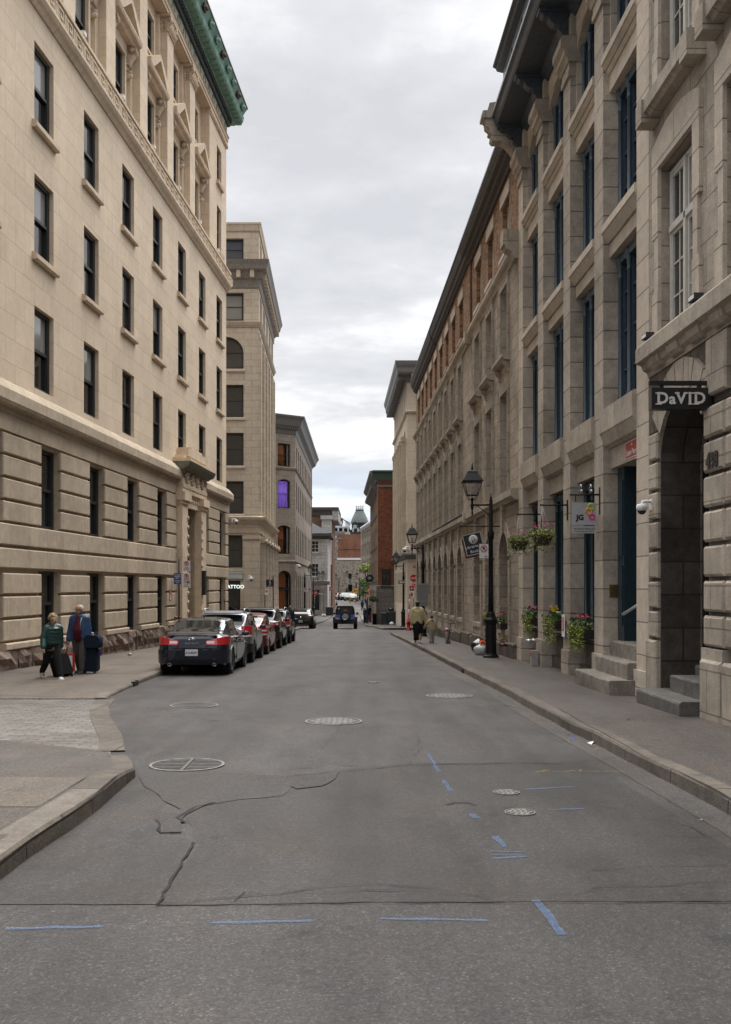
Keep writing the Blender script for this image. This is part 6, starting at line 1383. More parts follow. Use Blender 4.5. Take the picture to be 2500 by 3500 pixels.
def person(label, loc, yaw, H, legs=((.25, .1), (-.25, .35)), arms=((-.2, .12, .2), (.2, .12, .2)), lean=.04, head_yaw=0, head_tilt=0, top=None, top_z=.50, loose=.035, bottom=None, skirt=False,
           shoes=None, hair=None, style='short', inner=None, hood=False, skin='skin', vox=.016, fine=False, group=None, name='person', belly=0, puffy=False):
    """joints in units of a 1.0 m figure, x right, y ahead, z up; legs = (thigh swing, knee bend) L, R; arms = (swing, spread, elbow)"""
    root = thing(name, label, 'person' if name == 'person' else 'child', T(*loc) @ RZ(yaw) @ Matrix.Scale(H, 4), group)
    hipz = .525; J = {}
    def leg(sd, a, k):
        hip = Vector((sd*.052, 0, hipz)); kn = hip + Vector((0, math.sin(a), -math.cos(a)))*.245; an = kn + Vector((0, math.sin(a-k), -math.cos(a-k)))*.245
        return hip, kn, an
    L = [leg(sd, a, k) for sd, (a, k) in zip((-1, 1), legs)]
    low = min(l[2].z for l in L) - .042
    for l in L:
        for v in l: v.z -= low
    pel = Vector((0, 0, hipz-low)); up = Vector((0, math.sin(lean), math.cos(lean)))
    chest = pel + up*.21; neck = pel + up*.315; sh = pel + up*.285; head = neck + Vector((0, math.sin(lean)*.05+.012, .078))
    A = []
    for sd, (sw, ab, el) in zip((-1, 1), arms):
        s = sh + Vector((sd*.098, 0, -.012)); d = Vector((sd*math.sin(ab), math.sin(sw)*math.cos(ab), -math.cos(sw)*math.cos(ab))); e = s + d*.165
        d2 = Vector((sd*math.sin(ab)*.5, math.sin(sw+el)*math.cos(ab*.5), -math.cos(sw+el)*math.cos(ab*.5))).normalized(); w = e + d2*.145; A.append((s, e, w, d2))
    b = MB()
    limb(b, [pel, pel+up*.09, chest, neck-up*.03], [.07, .062, .066, .042]); 
    b.ball(pel+up*.03+Vector((0, .02, 0)), (.08, .055+belly, .08)); b.ball(chest, (.092, .058, .09))
    limb(b, [neck-up*.03, neck+Vector((0, .006, .04))], [.033, .03])
    hd = Matrix.Translation(head) @ RZ(head_yaw) @ RX(head_tilt)
    hb = MB(); hb.ball((0, .0, .012), (.047, .058, .062), 16, 12); hb.ball((0, .018, -.025), (.036, .040, .038), 12, 9); hb.ball((0, .058, -.002), (.009, .012, .013), 8, 6); hb.ball((0, .048, -.03), (.016, .01, .006), 8, 6)
    for sd in (-1, 1): hb.ball((sd*.048, -.004, -.0), (.006, .013, .018), 8, 6); hb.ball((sd*.018, .05, .014), (.012, .008, .006), 6, 5)
    b.add(hb, hd)
    for h, k, a in L: limb(b, [h, k, a], [.062, .042, .026]); limb(b, [a+Vector((0, -.02, -.02)), a+Vector((0, .075, -.028))], [.022, .018])
    for s, e, w, d2 in A:
        limb(b, [s, e, w], [.036, .028, .02]); side = Vector((1, 0, 0)) if abs(d2.x) < .8 else Vector((0, 1, 0)); nrm = d2.cross(side).normalized(); side = nrm.cross(d2).normalized()
        palm = w + d2*.03; limb(b, [w, palm, w+d2*.05], [.017, .022, .02])
        for q, ln in zip((-1.5, -.5, .5, 1.5), (.034, .042, .039, .03)):
            f0 = w + d2*.05 + nrm*0 + side*q*.0105; f1 = f0 + d2*ln*.6; f2 = f1 + (d2*.7+nrm*.7*(1 if el_sign(d2) else 1)).normalized()*ln*.5; limb(b, [f0, f1, f2], [.0075, .007, .0055], 6)
        t0 = w + d2*.018 + side*.02; limb(b, [t0, t0+side*.014+d2*.018, t0+side*.014+d2*.036+nrm*.006], [.0085, .008, .006], 6)
    melt(b.build('body', [M[skin]], root, Matrix.Identity(4)), vox*.55 if fine else vox, 2)
    if fine:
        e = MB()
        for sd in (-1, 1): e.ball((sd*.018, .056, .011), (.0065, .004, .0045), 8, 6)
        e.box(-.012, .012, .056, .0585, -.0305, -.0285); e2 = MB().add(e, hd); e2.build('eyes_and_mouth', [plain('dark_eye', (.03, .02, .02), .4)], root, Matrix.Identity(4))
    z0 = top_z   # hem height of the upper garment as a share of stature
    t = MB(); lo = pel + up*(z0+.075-hipz) ; r0 = .098+loose*.5+belly*.4
    for sx in (-1, 0, 1): limb(t, [lo+Vector((sx*.042, belly*.4, .0)), pel+up*.1+Vector((sx*.038, belly*.5, 0)), chest+Vector((sx*.042, 0, 0)), sh+Vector((sx*.06, 0, -.005))], [.058+loose*.45+belly*.3, .056+loose*.4+belly*.3, .06+loose*.35, .038+loose*.3])
    for s, e, w, d2 in A: limb(t, [s+Vector((0,0,-.008)), e, w], [.040+loose*.3, .032+loose*.35, .026+loose*.35])
    if puffy:
        for s, e, w, d2 in A:
            for q in range(5): t.ball(s.lerp(e, q/4), .052+.006*(q % 2), 10, 7); t.ball(e.lerp(w, q/5), .044, 10, 7)
        for q in range(5):
            c = lo.lerp(sh, q/4.6)
            t.lathe([(.09,-.02),(.118,0),(.09,.02)], 18, Matrix.Translation(c+Vector((0,.005,0))) @ Matrix.Diagonal((1.05,.82,1,1)))
    if hood: t.ball(neck+Vector((0, -.055, .0)), (.075, .05, .045), 12, 8); limb(t, [neck+Vector((-.06,-.02,0)), neck+Vector((0,.03,-.03)), neck+Vector((.06,-.02,0))], [.03,.025,.03])
    else: t.lathe([(.062,-.04),(.055,.022),(.05,.022),(.05,-.04)], 16, Matrix.Translation(neck+Vector((0, .002, 0))))
    jk = melt(t.build('jacket' , [top], root, Matrix.Identity(4)), vox, 3)
    if inner:
        q = MB(); limb(q, [neck+Vector((0, .022, -.03)), chest+Vector((0, .036, -.01)), pel+up*.1+Vector((0, .042+belly, 0)), pel+Vector((0, .03+belly, .0))], [.045, .066, .074, .07], 14); q.lathe([(.05,-.05),(.047,.03),(.04,.03)], 14, Matrix.Translation(neck)); melt(q.build('jumper', [inner], root, Matrix.Identity(4)), vox, 3)
    q = MB()
    if skirt:
        wz = pel+up*.02; an = (L[0][2]+L[1][2])/2
        q.loft([[(c.x+r*math.cos(a)*1.05, c.y+r*(.8+.25*k/5)*math.sin(a), c.z) for a in (2*math.pi*j/20 for j in range(20))] for k, (c, r) in enumerate((wz.lerp(Vector((0, an.y*.6, .07)), k/5), .098+.012*math.sin(k)) for k in range(6))], True, True)
        q.build('skirt', [bottom], root, Matrix.Identity(4))
    else:
        limb(q, [pel+Vector((-.03,0,-.01)), pel+up*.05+Vector((-.03,0,0))], [.088, .085]); limb(q, [pel+Vector((.03,0,-.01)), pel+up*.05+Vector((.03,0,0))], [.088, .085])
        for h, k, a in L: limb(q, [h, k, a+Vector((0, 0, .02))], [.076, .056, .044])
        melt(q.build('trousers', [bottom], root, Matrix.Identity(4)), vox, 3)
    for (h, k, a), (th, kb) in zip(L, legs):
        q = MB(); pitch = min(0, (th-kb)*.6) if kb > .3 else 0
        s_ = MB(); s_.loft([[(x*w_, y, z) for x, z in ((-1,-.042),(1,-.042),(1,-.02),(.6,hh),(-.6,hh),(-1,-.02))] for y, w_, hh in ((-.042,.022,.0),(-.02,.03,.02),(.02,.032,.018),(.06,.036,-.008),(.095,.033,-.016),(.108,.02,-.026))], True, True)
        q.add(s_, Matrix.Translation(a) @ RX(pitch)); q.build('shoe', [shoes], root, Matrix.Identity(4))
    q = MB()
    if style == 'short': q.ball((0, -.012, .026), (.051, .058, .056), 14, 10); q.ball((0, -.03, -.004), (.047, .04, .05), 12, 9)
    elif style == 'curly':
        rnd = random.Random(3)
        for k in range(70):
            a = rnd.uniform(0, 6.28); e = rnd.uniform(-.5, 1.5); v = Vector((math.cos(a)*math.cos(e)*.056, math.sin(a)*math.cos(e)*.062-.014, math.sin(e)*.064+.018))
            if v.y > .035 and v.z < .045: continue
            q.ball(v, rnd.uniform(.014, .024), 7, 5)
    elif style == 'bald': q.ball((0, -.022, .018), (.052, .054, .055), 12, 9); q.ball((0, -.03, -.01), (.051, .035, .035), 12, 8)
    elif style == 'bun': q.ball((0, -.012, .024), (.052, .06, .058), 14, 10); q.ball((0, -.062, .02), (.028, .025, .03), 8, 6)
    h_ = MB().add(q, hd).build('hair', [hair], root, Matrix.Identity(4)); melt(h_, .008, 1)
    root['joints'] = 0; del root['joints']
    return root, (hd, L, A, neck, sh, pel, head)
def el_sign(v): return True
blk = cloth('black_cloth', (.012, .012, .013)); nvy = cloth('navy_cloth', (.018, .024, .045)); grey = cloth('grey_trouser_cloth', (.085, .078, .075)); jean = cloth('blue_denim', (.03, .05, .09))
khaki = cloth('khaki_jacket_cloth', (.56, .48, .29)); kid = cloth('tan_hoodie_cloth', (.46, .38, .24)); pal = cloth('pale_trouser_cloth', (.36, .34, .31)); grn_ = plain('dark_green_nylon', (.012, .055, .05), .4, 0, 0, .25, .3, 12); bluej = plain('blue_rain_jacket_nylon', (.018, .06, .16), .5, 0, 0, .3, .3, 10)
hb_ = plain('black_hair', (.012, .011, .010), .6); hw = plain('white_hair', (.55, .53, .5), .7, 0, 0, .2, 0, 40); hg = plain('sandy_curly_hair', (.38, .26, .13), .8, 0, 0, .35, .5, 30); shw = plain('pale_trainers', (.5, .48, .45), .7); shd = plain('dark_walking_shoe', (.04, .042, .05), .7)
# elderly pair with luggage: he comes straight on, she hurries ahead looking aside
mg = onground(274, 2303, .10); wg = onground(178, 2322, .07)
yaw_m = R(180-8)
pm, jm = person('elderly man in open blue rain jacket and maroon jumper walking with luggage', (mg.x, mg.y, mg.z), yaw_m, 1.66, ((.16, .12), (-.10, .22)), ((-.02, .2, .12), (-.05, .22, .30)), .05, R(-22), R(-6), bluej, .46, .05, grey, False, shd, hw, 'bald', cloth('maroon_jumper_wool', (.075, .012, .018)), False, 'skind', .014, True, belly=.03)
gl = MB()
for sd in (-1, 1): gl.tube([(sd*.02+.015*math.cos(a), .064, .012+.011*math.sin(a)) for a in (k*math.pi/6 for k in range(13))], .0015, 4); gl.tube([(sd*.035, .062, .014), (sd*.05, -.005, .012)], .0015, 4)
MB().add(gl, jm[0]).build('glasses', [M['black']], pm, Matrix.Identity(4))
MB().tube([jm[3]+Vector((-.055, .02, .0)), jm[4]+Vector((-.052, .085, -.06)), jm[4]+Vector((-.055, .105, -.18))], [.008, .010, .004], 6).build('lapel', [cloth('grey_lining', (.3, .31, .32))], pm, Matrix.Identity(4))
yaw_w = R(180+38)
pw, jw = person('elderly woman with curly sandy hair in dark green padded jacket pulling a suitcase', (wg.x, wg.y, wg.z), yaw_w, 1.52, ((.42, .10), (-.34, .42)), ((-.55, .28, .35), (.05, .3, .45)), .14, R(8), R(-4), grn_, .50, .055, blk, False, shw, hg, 'curly', None, True, 'skin', .014, True, puffy=True)
MB().lathe([(.104,-.07),(.106,-.02),(.09,.0)], 18, Matrix.Translation(jw[5]+Vector((0,0,.0))) @ Matrix.Diagonal((1,.78,1,1))).build('sweatshirt_hem', [cloth('grey_sweatshirt', (.16, .155, .15))], pw, Matrix.Identity(4))
gl = MB()
for sd in (-1, 1): gl.tube([(sd*.02+.015*math.cos(a), .064, .012+.011*math.sin(a)) for a in (k*math.pi/6 for k in range(13))], .0018, 4)
MB().add(gl, jw[0]).build('glasses', [M['chrome']], pw, Matrix.Identity(4))
# luggage
def wpt(root, v): return root.matrix_basis @ Vector(v)
def suitcase(name, label, base, yaw, w, d, h, mat, tilt=0, cat='suitcase', handle_to=None):
    rt = thing(name, label, cat, T(*base) @ RZ(yaw) @ RX(tilt)); c = .05
    o = [(-w/2+c, .05), (w/2-c, .05), (w/2, .05+c), (w/2, h-c), (w/2-c, h), (-w/2+c, h), (-w/2, h-c), (-w/2, .05+c)]
    MB().loft([[(x*.95, -d/2, .05+(z-.05)*.97+.01) for x, z in o], [(x, -d/2+.04, z) for x, z in o], [(x, d/2-.04, z) for x, z in o], [(x*.95, d/2, .05+(z-.05)*.97+.01) for x, z in o]], True, True, 0, False).build('shell', [mat], rt, Matrix.Identity(4))
    MB().box(-w/2+.06, w/2-.06, -d/2-.035, -d/2, .1, h*.62).build('front_pocket', [mat], rt, Matrix.Identity(4))
    for sx in (-1, 1):
        MB().lathe([(.03,-.02),(.03,.02)], 12, T(sx*(w/2-.06), d/2-.04, .03) @ RY(R(90))).build('wheel', [M['tyre']], rt, Matrix.Identity(4))
    hd = MB()
    top = h+.36
    for sx in (-.08, .08): hd.tube([(sx, d/2-.05, h-.02), (sx, d/2-.05, top)], .009, 6)
    hd.tube([(-.09, d/2-.05, top), (.09, d/2-.05, top)], .014, 6); hd.build('pull_handle', [M['steel']], rt, Matrix.Identity(4)); return rt
hand = wpt(pm, jm[2][0][2]+jm[2][0][3]*.07); lm = plain('navy_luggage_cloth', (.010, .016, .03), .85, 0, 0, .2, 0, 9, .2)
sb = suitcase('suitcase', 'navy upright suitcase wheeled by the man in the blue jacket', (hand.x+.02, hand.y+.12, zr(hand.y)+.10), yaw_m, .36, .24, .62, lm)
bgm = MB(); o = [(-.17,0),(.17,0),(.2,.06),(.2,.22),(.14,.3),(-.14,.3),(-.2,.22),(-.2,.06)]
bt = thing('holdall', 'round navy holdall riding on top of the upright suitcase', 'bag', T(hand.x+.09, hand.y+.06, zr(hand.y)+.725) @ RZ(yaw_m)); MB().loft([[(x*.9,-.14,z) for x, z in o],[(x,-.1,z) for x, z in o],[(x,.1,z) for x, z in o],[(x*.9,.14,z) for x, z in o]], True, True).build('bag', [lm], bt, Matrix.Identity(4)); MB().tube([(-.1,0,.29),(-.06,0,.36),(.06,0,.36),(.1,0,.29)], .014, 6).build('handle', [lm], bt, Matrix.Identity(4))
MB().box(-.26, -.2, -.01, .01, -.32, -.22).build('luggage_tag', [plain('purple_tag', (.10, .03, .3), .5)], sb, T(0, 0, .75))
hand2 = wpt(pm, jm[2][1][2]+jm[2][1][3]*.08)
cb = thing('carrier_bag', 'white and red paper carrier bag hanging from the hand of the man in blue', 'bag', T(hand2.x, hand2.y, hand2.z-.02) @ RZ(yaw_m+R(30)))
MB().loft([[(-.16,-.07,-.62),(.16,-.07,-.62),(.16,.07,-.62),(-.16,.07,-.62)],[(-.16,-.06,-.2),(.16,-.06,-.2),(.16,.06,-.2),(-.16,.06,-.2)]], True, True, 0, False).build('bag', [plain('red_paper', (.45, .02, .03), .5)], cb, Matrix.Identity(4))
MB().box(-.10, .12, .071, .075, -.58, -.24).build('white_panel', [M['white']], cb, Matrix.Identity(4)); MB().tube([(-.08,0,-.2),(-.03,0,0),(.03,0,0),(.08,0,-.2)], .006, 5).build('handle', [M['white']], cb, Matrix.Identity(4))
hand3 = wpt(pw, jw[2][0][2]+jw[2][0][3]*.07)
suitcase('suitcase', 'black wheeled suitcase tilted behind the woman in the green jacket', (wg.x+.16, wg.y+.45, zr(wg.y)+.06), yaw_w+R(20), .40, .26, .56, plain('black_luggage_cloth', (.007, .007, .008), .9, 0, 0, .2, 0, 9, .15), R(24))
# adult and child hand in hand
ag = onground(1418, 2199, .135); kg = onground(1470, 2199, .135)
person('person seen from behind in khaki jacket and long black skirt holding a hand', (ag.x+.12, ag.y, zr(ag.y)+.145), R(-2), 1.76, ((.18, .05), (-.12, .2)), ((-.05, .16, .1), (.1, .42, .1)), .02, 0, 0, khaki, .42, .055, blk, True, shw, hb_, 'short', None, False, 'skin', .016)
person('small child in tan hooded jacket and pale trousers walking beside the khaki jacket', (kg.x+.08, kg.y, zr(kg.y)+.145), R(2), 1.16, ((-.1, .1), (.14, .1)), ((.15, .75, .2), (-.1, .3, .2)), .02, 0, 0, kid, .42, .065, pal, False, plain('brown_shoe', (.12, .05, .04), .7), hb_, 'short', None, True, 'skin', .022, name='child')
def far(label, px, py, hpx, lift, top, bot, hair=hb_, yaw=0, **k):
    g = onground(px, py, lift); H = hpx/3500*g.y
    return person(label, (g.x, g.y, zr(g.y)+lift+.005), yaw, H, k.pop('legs', ((.2, .05), (-.2, .25))), k.pop('arms', ((-.2, .15, .2), (.2, .15, .2))), .03, 0, 0, top, k.pop('top_z', .45), .045, bot, False, shd, hair, k.pop('style', 'short'), vox=.024, **k)
g = Vector((-4.85, 66, zr(66))); person('person in dark coat stepping into the road behind the charcoal crossover', (g.x, g.y, g.z), R(10), 1.74, ((.2, .05), (-.2, .25)), ((-.2, .15, .2), (.2, .15, .2)), .03, 0, 0, nvy, .42, .05, blk, False, shd, plain('grey_hair', (.16, .15, .14), .7), 'short', vox=.022)
far('person in navy jacket and blue jeans standing at the kerb by the brick corner', 1255, 2130, 55, .14, nvy, jean, yaw=R(-15), legs=((.03, .02), (-.03, .02)))
far('person in brown coat standing close to the one in blue jeans', 1248, 2128, 51, .14, cloth('brown_coat_cloth', (.09, .07, .05)), blk, yaw=R(40), legs=((.03, .02), (-.03, .02)))
far('person in black and pink waiting against the shopfront', 1265, 2126, 58, .14, blk, cloth('pink_cloth', (.30, .08, .14)), yaw=R(60), legs=((.03, .02), (-.03, .02)))
far('walker in dark navy crossing the road ahead of the off-roader', 1239.5, 2086.5, 36.5, .0, nvy, blk, yaw=R(10))
far('person in blue jacket with backpack beside the shop door', 1255, 2078, 32, .13, cloth('mid_blue_cloth', (.03, .06, .15)), jean, yaw=0)
far('person in beige top walking past the stop sign', 1249, 2062, 22, .13, cloth('beige_cloth', (.35, .28, .2)), blk, yaw=R(-20))
far('person in black standing beside the bin with a red bag', 1133, 2076, 33, .0, blk, blk, yaw=R(180), legs=((.02, .02), (-.05, .1)))
far('woman in pale jacket crossing beyond the off-roader', 1151, 2077, 28, .0, cloth('pale_jacket_cloth', (.42, .38, .34)), blk, yaw=R(200), style='bun', hair=plain('brown_hair', (.06, .035, .02), .7))
far('pedestrian in red at the far square', 1187, 2036, 17, .0, cloth('red_cloth', (.45, .03, .02)), blk, yaw=0)
far('pedestrian in grey at the far square', 1196, 2036, 17, .0, cloth('grey_cloth', (.2, .2, .21)), blk, yaw=0)
far('pedestrian in white at the far square', 1204, 2036, 18, .0, cloth('white_cloth', (.6, .6, .6)), blk, yaw=0)
far('pedestrian in black beside the arrow sign', 1226, 2041, 22, .0, blk, blk, yaw=R(30))
# ------------------------------------------------------------------ lamps, signs, planting, clutter
def lantern_glass():
    m, nt, b = newmat('lantern_glass'); b.inputs['Roughness'].default_value = .05; b.inputs['Base Color'].default_value = (.3, .3, .29, 1)
    tr = nt.nodes.new('ShaderNodeBsdfTransparent'); mx = nt.nodes.new('ShaderNodeMixShader'); mx.inputs[0].default_value = .22; nt.links.new(tr.outputs[0], mx.inputs[1]); nt.links.new(b.outputs[0], mx.inputs[2]); nt.links.new(mx.outputs[0], nt.nodes['Material Output'].inputs[0]); return m
M['lglass'] = lantern_glass(); M['lamp'] = plain('gloss_black_ironwork', (.009, .009, .010), .5, 0, 0, .1, 0, 9, .25); M['bulb'] = plain('frosted_bulb', (.6, .58, .52), .3, 0, 0, 0)
def lantern(root, x, z):
    """four sided lantern hung at (x, 0, z)"""
    L = MB(); L.lathe([(.012,-.28),(.03,-.2),(.02,-.12),(.04,-.08),(.045,.0),(.06,.03),(.045,.08),(.03,.12),(.05,.2),(.03,.28)], 10, T(x, 0, z+.05))
    for k in range(4):
        a = math.pi/4+k*math.pi/2; L.tube([(x+.24*math.cos(a)*.95, .24*math.sin(a)*.95, z+.40), (x+.38*math.cos(a), .38*math.sin(a), z+.80)], .014, 5)
        L.tube([(x+.05*math.cos(a), .05*math.sin(a), z+.28), (x+.16*math.cos(a), .16*math.sin(a), z+.26), (x+.2*math.cos(a), .2*math.sin(a), z+.36)], .008, 4)
    for r, h in ((.165, .39), (.27, .80)): L.box(x-r-.012, x+r+.012, -r-.012, -r+.012, z+h-.012, z+h+.012).box(x-r-.012, x+r+.012, r-.012, r+.012, z+h-.012, z+h+.012).box(x-r-.012, x-r+.012, -r, r, z+h-.012, z+h+.012).box(x+r-.012, x+r+.012, -r, r, z+h-.012, z+h+.012)
    L.box(x-.17, x+.17, -.17, .17, z+.385, z+.40)
    def sq(r, h): return [(x-r,-r,h),(x+r,-r,h),(x+r,r,h),(x-r,r,h)]
    L.loft([sq(.31, z+.805), sq(.31, z+.825), sq(.15, z+1.08), sq(.15, z+1.11), sq(.10, z+1.16)], True, True, 0, False)
    L.lathe([(.06,0),(.03,.06),(.035,.1),(.012,.13),(.02,.17),(.004,.22)], 8, T(x, 0, z+1.15))
    o = L.build('lantern', [M['lamp']], root, Matrix.Identity(4))
    g = MB(); g.loft([sq(.16, z+.40), sq(.262, z+.79)], True, False, 0, False); g.build('glass', [M['lglass']], o, Matrix.Identity(4))
    MB().lathe([(.03,.4),(.05,.5),(.045,.58),(.01,.66)], 8, T(x, 0, z)).build('bulb', [M['bulb']], o, Matrix.Identity(4))
def street_lamp(x, y, base, side, label, H=4.9):
    r = thing('street_lamp', label, 'street lamp', T(x, y, base), 'black lantern posts along the street')
    MB().lathe([(.24,0),(.24,.06),(.19,.10),(.17,.14),(.165,1.0),(.18,1.05),(.2,1.12),(.2,1.17),(.15,1.22),(.13,1.3),(.115,1.36),(.09,1.4)], 12, None, 0, False).build('base', [M['lamp']], r, Matrix.Identity(4))
    MB().lathe([(.085,1.38),(.075,2.0),(.065,H-1.3),(.095,H-1.27),(.10,H-1.1),(.075,H-1.05),(.06,H-1.0),(.052,H-.1),(.03,H-.06),(.035,H-.02),(.012,H+.03),(.02,H+.06),(.003,H+.12)], 12).build('shaft', [M['lamp']], r, Matrix.Identity(4))
    a = MB().tube([(0,0,H-.25),(side*.57,0,H-.25)], .028, 8).tube([(0,0,H-.62),(side*.22,0,H-.42),(side*.42,0,H-.27)], .014, 6); a.lathe([(.04,-.03),(.04,.03)], 10, T(side*.57,0,H-.25)); a.build('arm', [M['lamp']], r, Matrix.Identity(4))
    lantern(r, side*.57, H-.35); return r
street_lamp(3.82, 31.2, zr(31.2)+.14, -1, 'tall black lantern post beside the bin bags and hanging book sign', 4.9)
street_lamp(2.98, 53.0, zr(53)+.14, -1, 'black lantern post with a blank grey panel strapped to it', 4.8)
street_lamp(2.96, 80.0, zr(80)+.13, -1, 'black lantern post carrying a one-way arrow by the pale corner bank', 5.0)
street_lamp(-6.1, 103.0, zr(103)+.13, 1, 'black lantern post along the grey canted block behind the black car', 5.0)
street_lamp(-6.45, 126.5, zr(126.5)+.13, 1, 'slim black lantern post at the whitewashed house corner', 4.9)
for px, py, pb, lab, sd in ((1159, 1975, 2030, 'thin lantern post in front of the rubble wall beside the box truck', -1), (1197, 1964, 2026, 'thin lantern post under the small window of the rubble wall', -1), (1230, 1971, 2044, 'thin lantern post by the dark cypress', -1)):
    y = 205; x = at(px, 0, y).x; street_lamp(x, y, -1.0, sd, lab, CH+(2005-py)/3500*y+1.0)
# wall lantern on the whitewashed house
w9 = thing('wall_lantern', 'black lantern on a bracket on the whitewashed house wall', 'lantern', T(at(1104, 0, 133).x, 133.2, 2.55)); MB().tube([(-.5,.8,.0),(.5,.8,0)], .025, 6).tube([(0,.8,0),(0,0,0)], .03, 6).build('bracket', [M['lamp']], w9, Matrix.Identity(4)); lantern(w9, 0, .1)

def octa(r): return [(r*math.cos(math.pi/8+k*math.pi/4), r*math.sin(math.pi/8+k*math.pi/4)) for k in range(8)]
def board(w, h, d=.012): return MB().box(-w/2, w/2, 0, d, -h/2, h/2)
def rim(w, h, t, d=.003): return MB().box(-w/2, w/2, -d, 0, h/2-t, h/2).box(-w/2, w/2, -d, 0, -h/2, -h/2+t).box(-w/2, -w/2+t, -d, 0, -h/2+t, h/2-t).box(w/2-t, w/2, -d, 0, -h/2+t, h/2-t)
def I4(): return Matrix.Identity(4)
def sign(name, label, x, y, z, yaw=0, cat='sign', group=None, roll=0): return thing(name, label, cat, T(x, y, z) @ RZ(yaw) @ RY(roll), group)
def post(root, x, z0, z1, r=.03, mat='lamp', y=.04, n='post'): return MB().tube([(x, y, z0), (x, y, z1)], r, 8).build(n, [M[mat]], root, I4())
def nopark(root, z=0, r=.09):
    q = MB(); q.tube([(r*math.cos(a), -.004, z+r*math.sin(a)) for a in (2*math.pi*k/24 for k in range(25))], .012, 4, cap=False); q.tube([(-r*.7, -.006, z+r*.7), (r*.7, -.006, z-r*.7)], .010, 4)
    q.build('red_ring', [M['red']], root, I4()); text('sign_lettering', 'P', r*1.5, M['black'], root, T(0, -.003, z), .006, .001)
def lines(root, rows, mat='black'):
    q = MB(); rnd = random.Random(len(rows)*7)
    for x0, x1, z, h in rows:
        x = x0
        while x < x1-.004:
            w_ = min(rnd.uniform(.008, .022), x1-x); q.box(x, x+w_, -.004, 0, z-h/2, z+h/2); x += w_+.006
    q.build('small_print', [M[mat]], root, I4())
def stop(label, x, y, z, W=.6, gl=True, postz=None, txt='ARRÊT'):
    s = sign('stop_sign', label, x, y, z, 0, 'stop sign', 'red stop signs'); o = octa(W/2/math.cos(math.pi/8))
    MB().prism(o, 0, .01).build('plate', [M['red']], s, I4()); q = MB()
    i = [(a*.93, b*.93) for a, b in o]; o2 = [(a*.985, b*.985) for a, b in o]
    for k in range(8): n = (k+1) % 8; q.poly([(o2[k][0],-.003,o2[k][1]),(o2[n][0],-.003,o2[n][1]),(i[n][0],-.003,i[n][1]),(i[k][0],-.003,i[k][1])])
    q.build('white_border', [M['white']], s, I4()); text('sign_lettering', txt, W*.3, M['white'], s, T(0, -.004, -.01), .004, .001, sx=.9)
    if postz is not None: post(s, 0, postz-z, W*.3, .03, 'greyp')
    return s
# signs strapped to the first lamp
s = sign('parking_sign', 'white no-parking plate strapped to the lamp post beside the bin bags', 3.60, 31.15, 2.86, R(4)); board(.30, .46).build('plate', [M['white']], s, I4()); rim(.30, .46, .012).build('border', [M['greyp']], s, I4()); nopark(s, .07, .095); lines(s, [(.02, .11, -.15, .02), (.02, .11, -.18, .02)]); MB().box(.12, .27, .005, .02, .1, .13).build('strap', [M['steel']], s, I4())
# swinging bookshop sign
s = sign('shop_sign', 'tilted black bookshop sign with white monogram disc backed by a red board', 3.55, 33.6, 3.18, R(-8), roll=R(-13)); board(.62, .72, .04).build('board', [M['black']], s, I4()); rim(.60, .70, .015).build('border', [M['white']], s, I4()); MB().box(-.36, .30, .045, .07, -.42, .22).build('red_board', [plain('deep_red_board', (.16, .012, .012), .5)], s, I4())
MB().lathe([(.15, 0), (.15, .006), (.001, .006)], 24, T(.02, 0, .15) @ RX(R(90))).build('disc', [M['white']], s, I4()); text('sign_lettering', 'β', .22, M['black'], s, T(.02, -.008, .15)); text('sign_lettering', 'Librairie', .13, M['white'], s, T(-.08, -.002, -.08)); text('sign_lettering', 'Bookshop', .13, M['white'], s, T(.1, -.002, -.24))
b_ = thing('sign_bracket', 'long black wall bracket holding the tilted bookshop sign', 'bracket', T(4.42, 33.6, 3.76)); MB().tube([(.0,0,0),(-1.35,0,0)], .02, 6).tube([(-1.1,0,0),(-1.05,0,-.23)], .006, 4).tube([(-.55,0,0),(-.55,0,-.3)], .006, 4).build('arm', [M['lamp']], b_, I4())
# grey panel back on the second lamp
s = sign('plain_sign', 'blank pale grey panel strapped to the second lamp post', 2.97, 52.9, 1.36); board(.52, 1.17).build('panel', [plain('grey_panel_paint', (.22, .235, .25), .5)], s, I4()); MB().box(-.26, .26, -.02, 0, .53, .56).box(-.26, .26, -.02, 0, -.34, -.32).build('strap', [M['steel']], s, I4())
# crossing signs round the hydrant
stop('red stop sign half hidden by the stone terrace end above the hydrant arrow', at(1415, 0, 73).x, 73, 2.38, .56, True, zr(73))
s = sign('direction_tab', 'small plate of four red squares under the half hidden stop sign', at(1415.5, 0, 72.9).x, 72.9, at(0, 2001, 72.9).z); 
for k in range(4): MB().box(-.12+.14*(k % 2), -.02+.14*(k % 2), 0, .01, -.12+.14*(k//2), -.02+.14*(k//2)).build('red_square', [M['red']], s, I4())
s = sign('hydrant_sign', 'white plate with red hydrant arrow on the red marker pole', at(1408, 0, 66.2).x, 66.2, at(0, 2032, 66.2).z); board(.30, .46).build('plate', [M['white']], s, I4()); MB().box(-.04,.04,-.004,0,-.15,.02).prism([(-.1,.02),(.1,.02),(0,.16)], -.004, 0).box(-.09,.09,-.0045,0,-.06,-.01).build('red_arrow', [M['red']], s, I4()); MB().box(-.12, .16, .004, .014, .25, .33).build('upper_plate', [M['slate']], s, I4()); MB().box(-.14, .13, .0, .014, .34, .56).prism([(-.06,.36),(.06,.36),(0,.5)], -.004, 0, 1).build('red_plate', [M['red'], M['white']], s, I4())
hx, hy = at(1397, 0, 65.6).x, 65.6
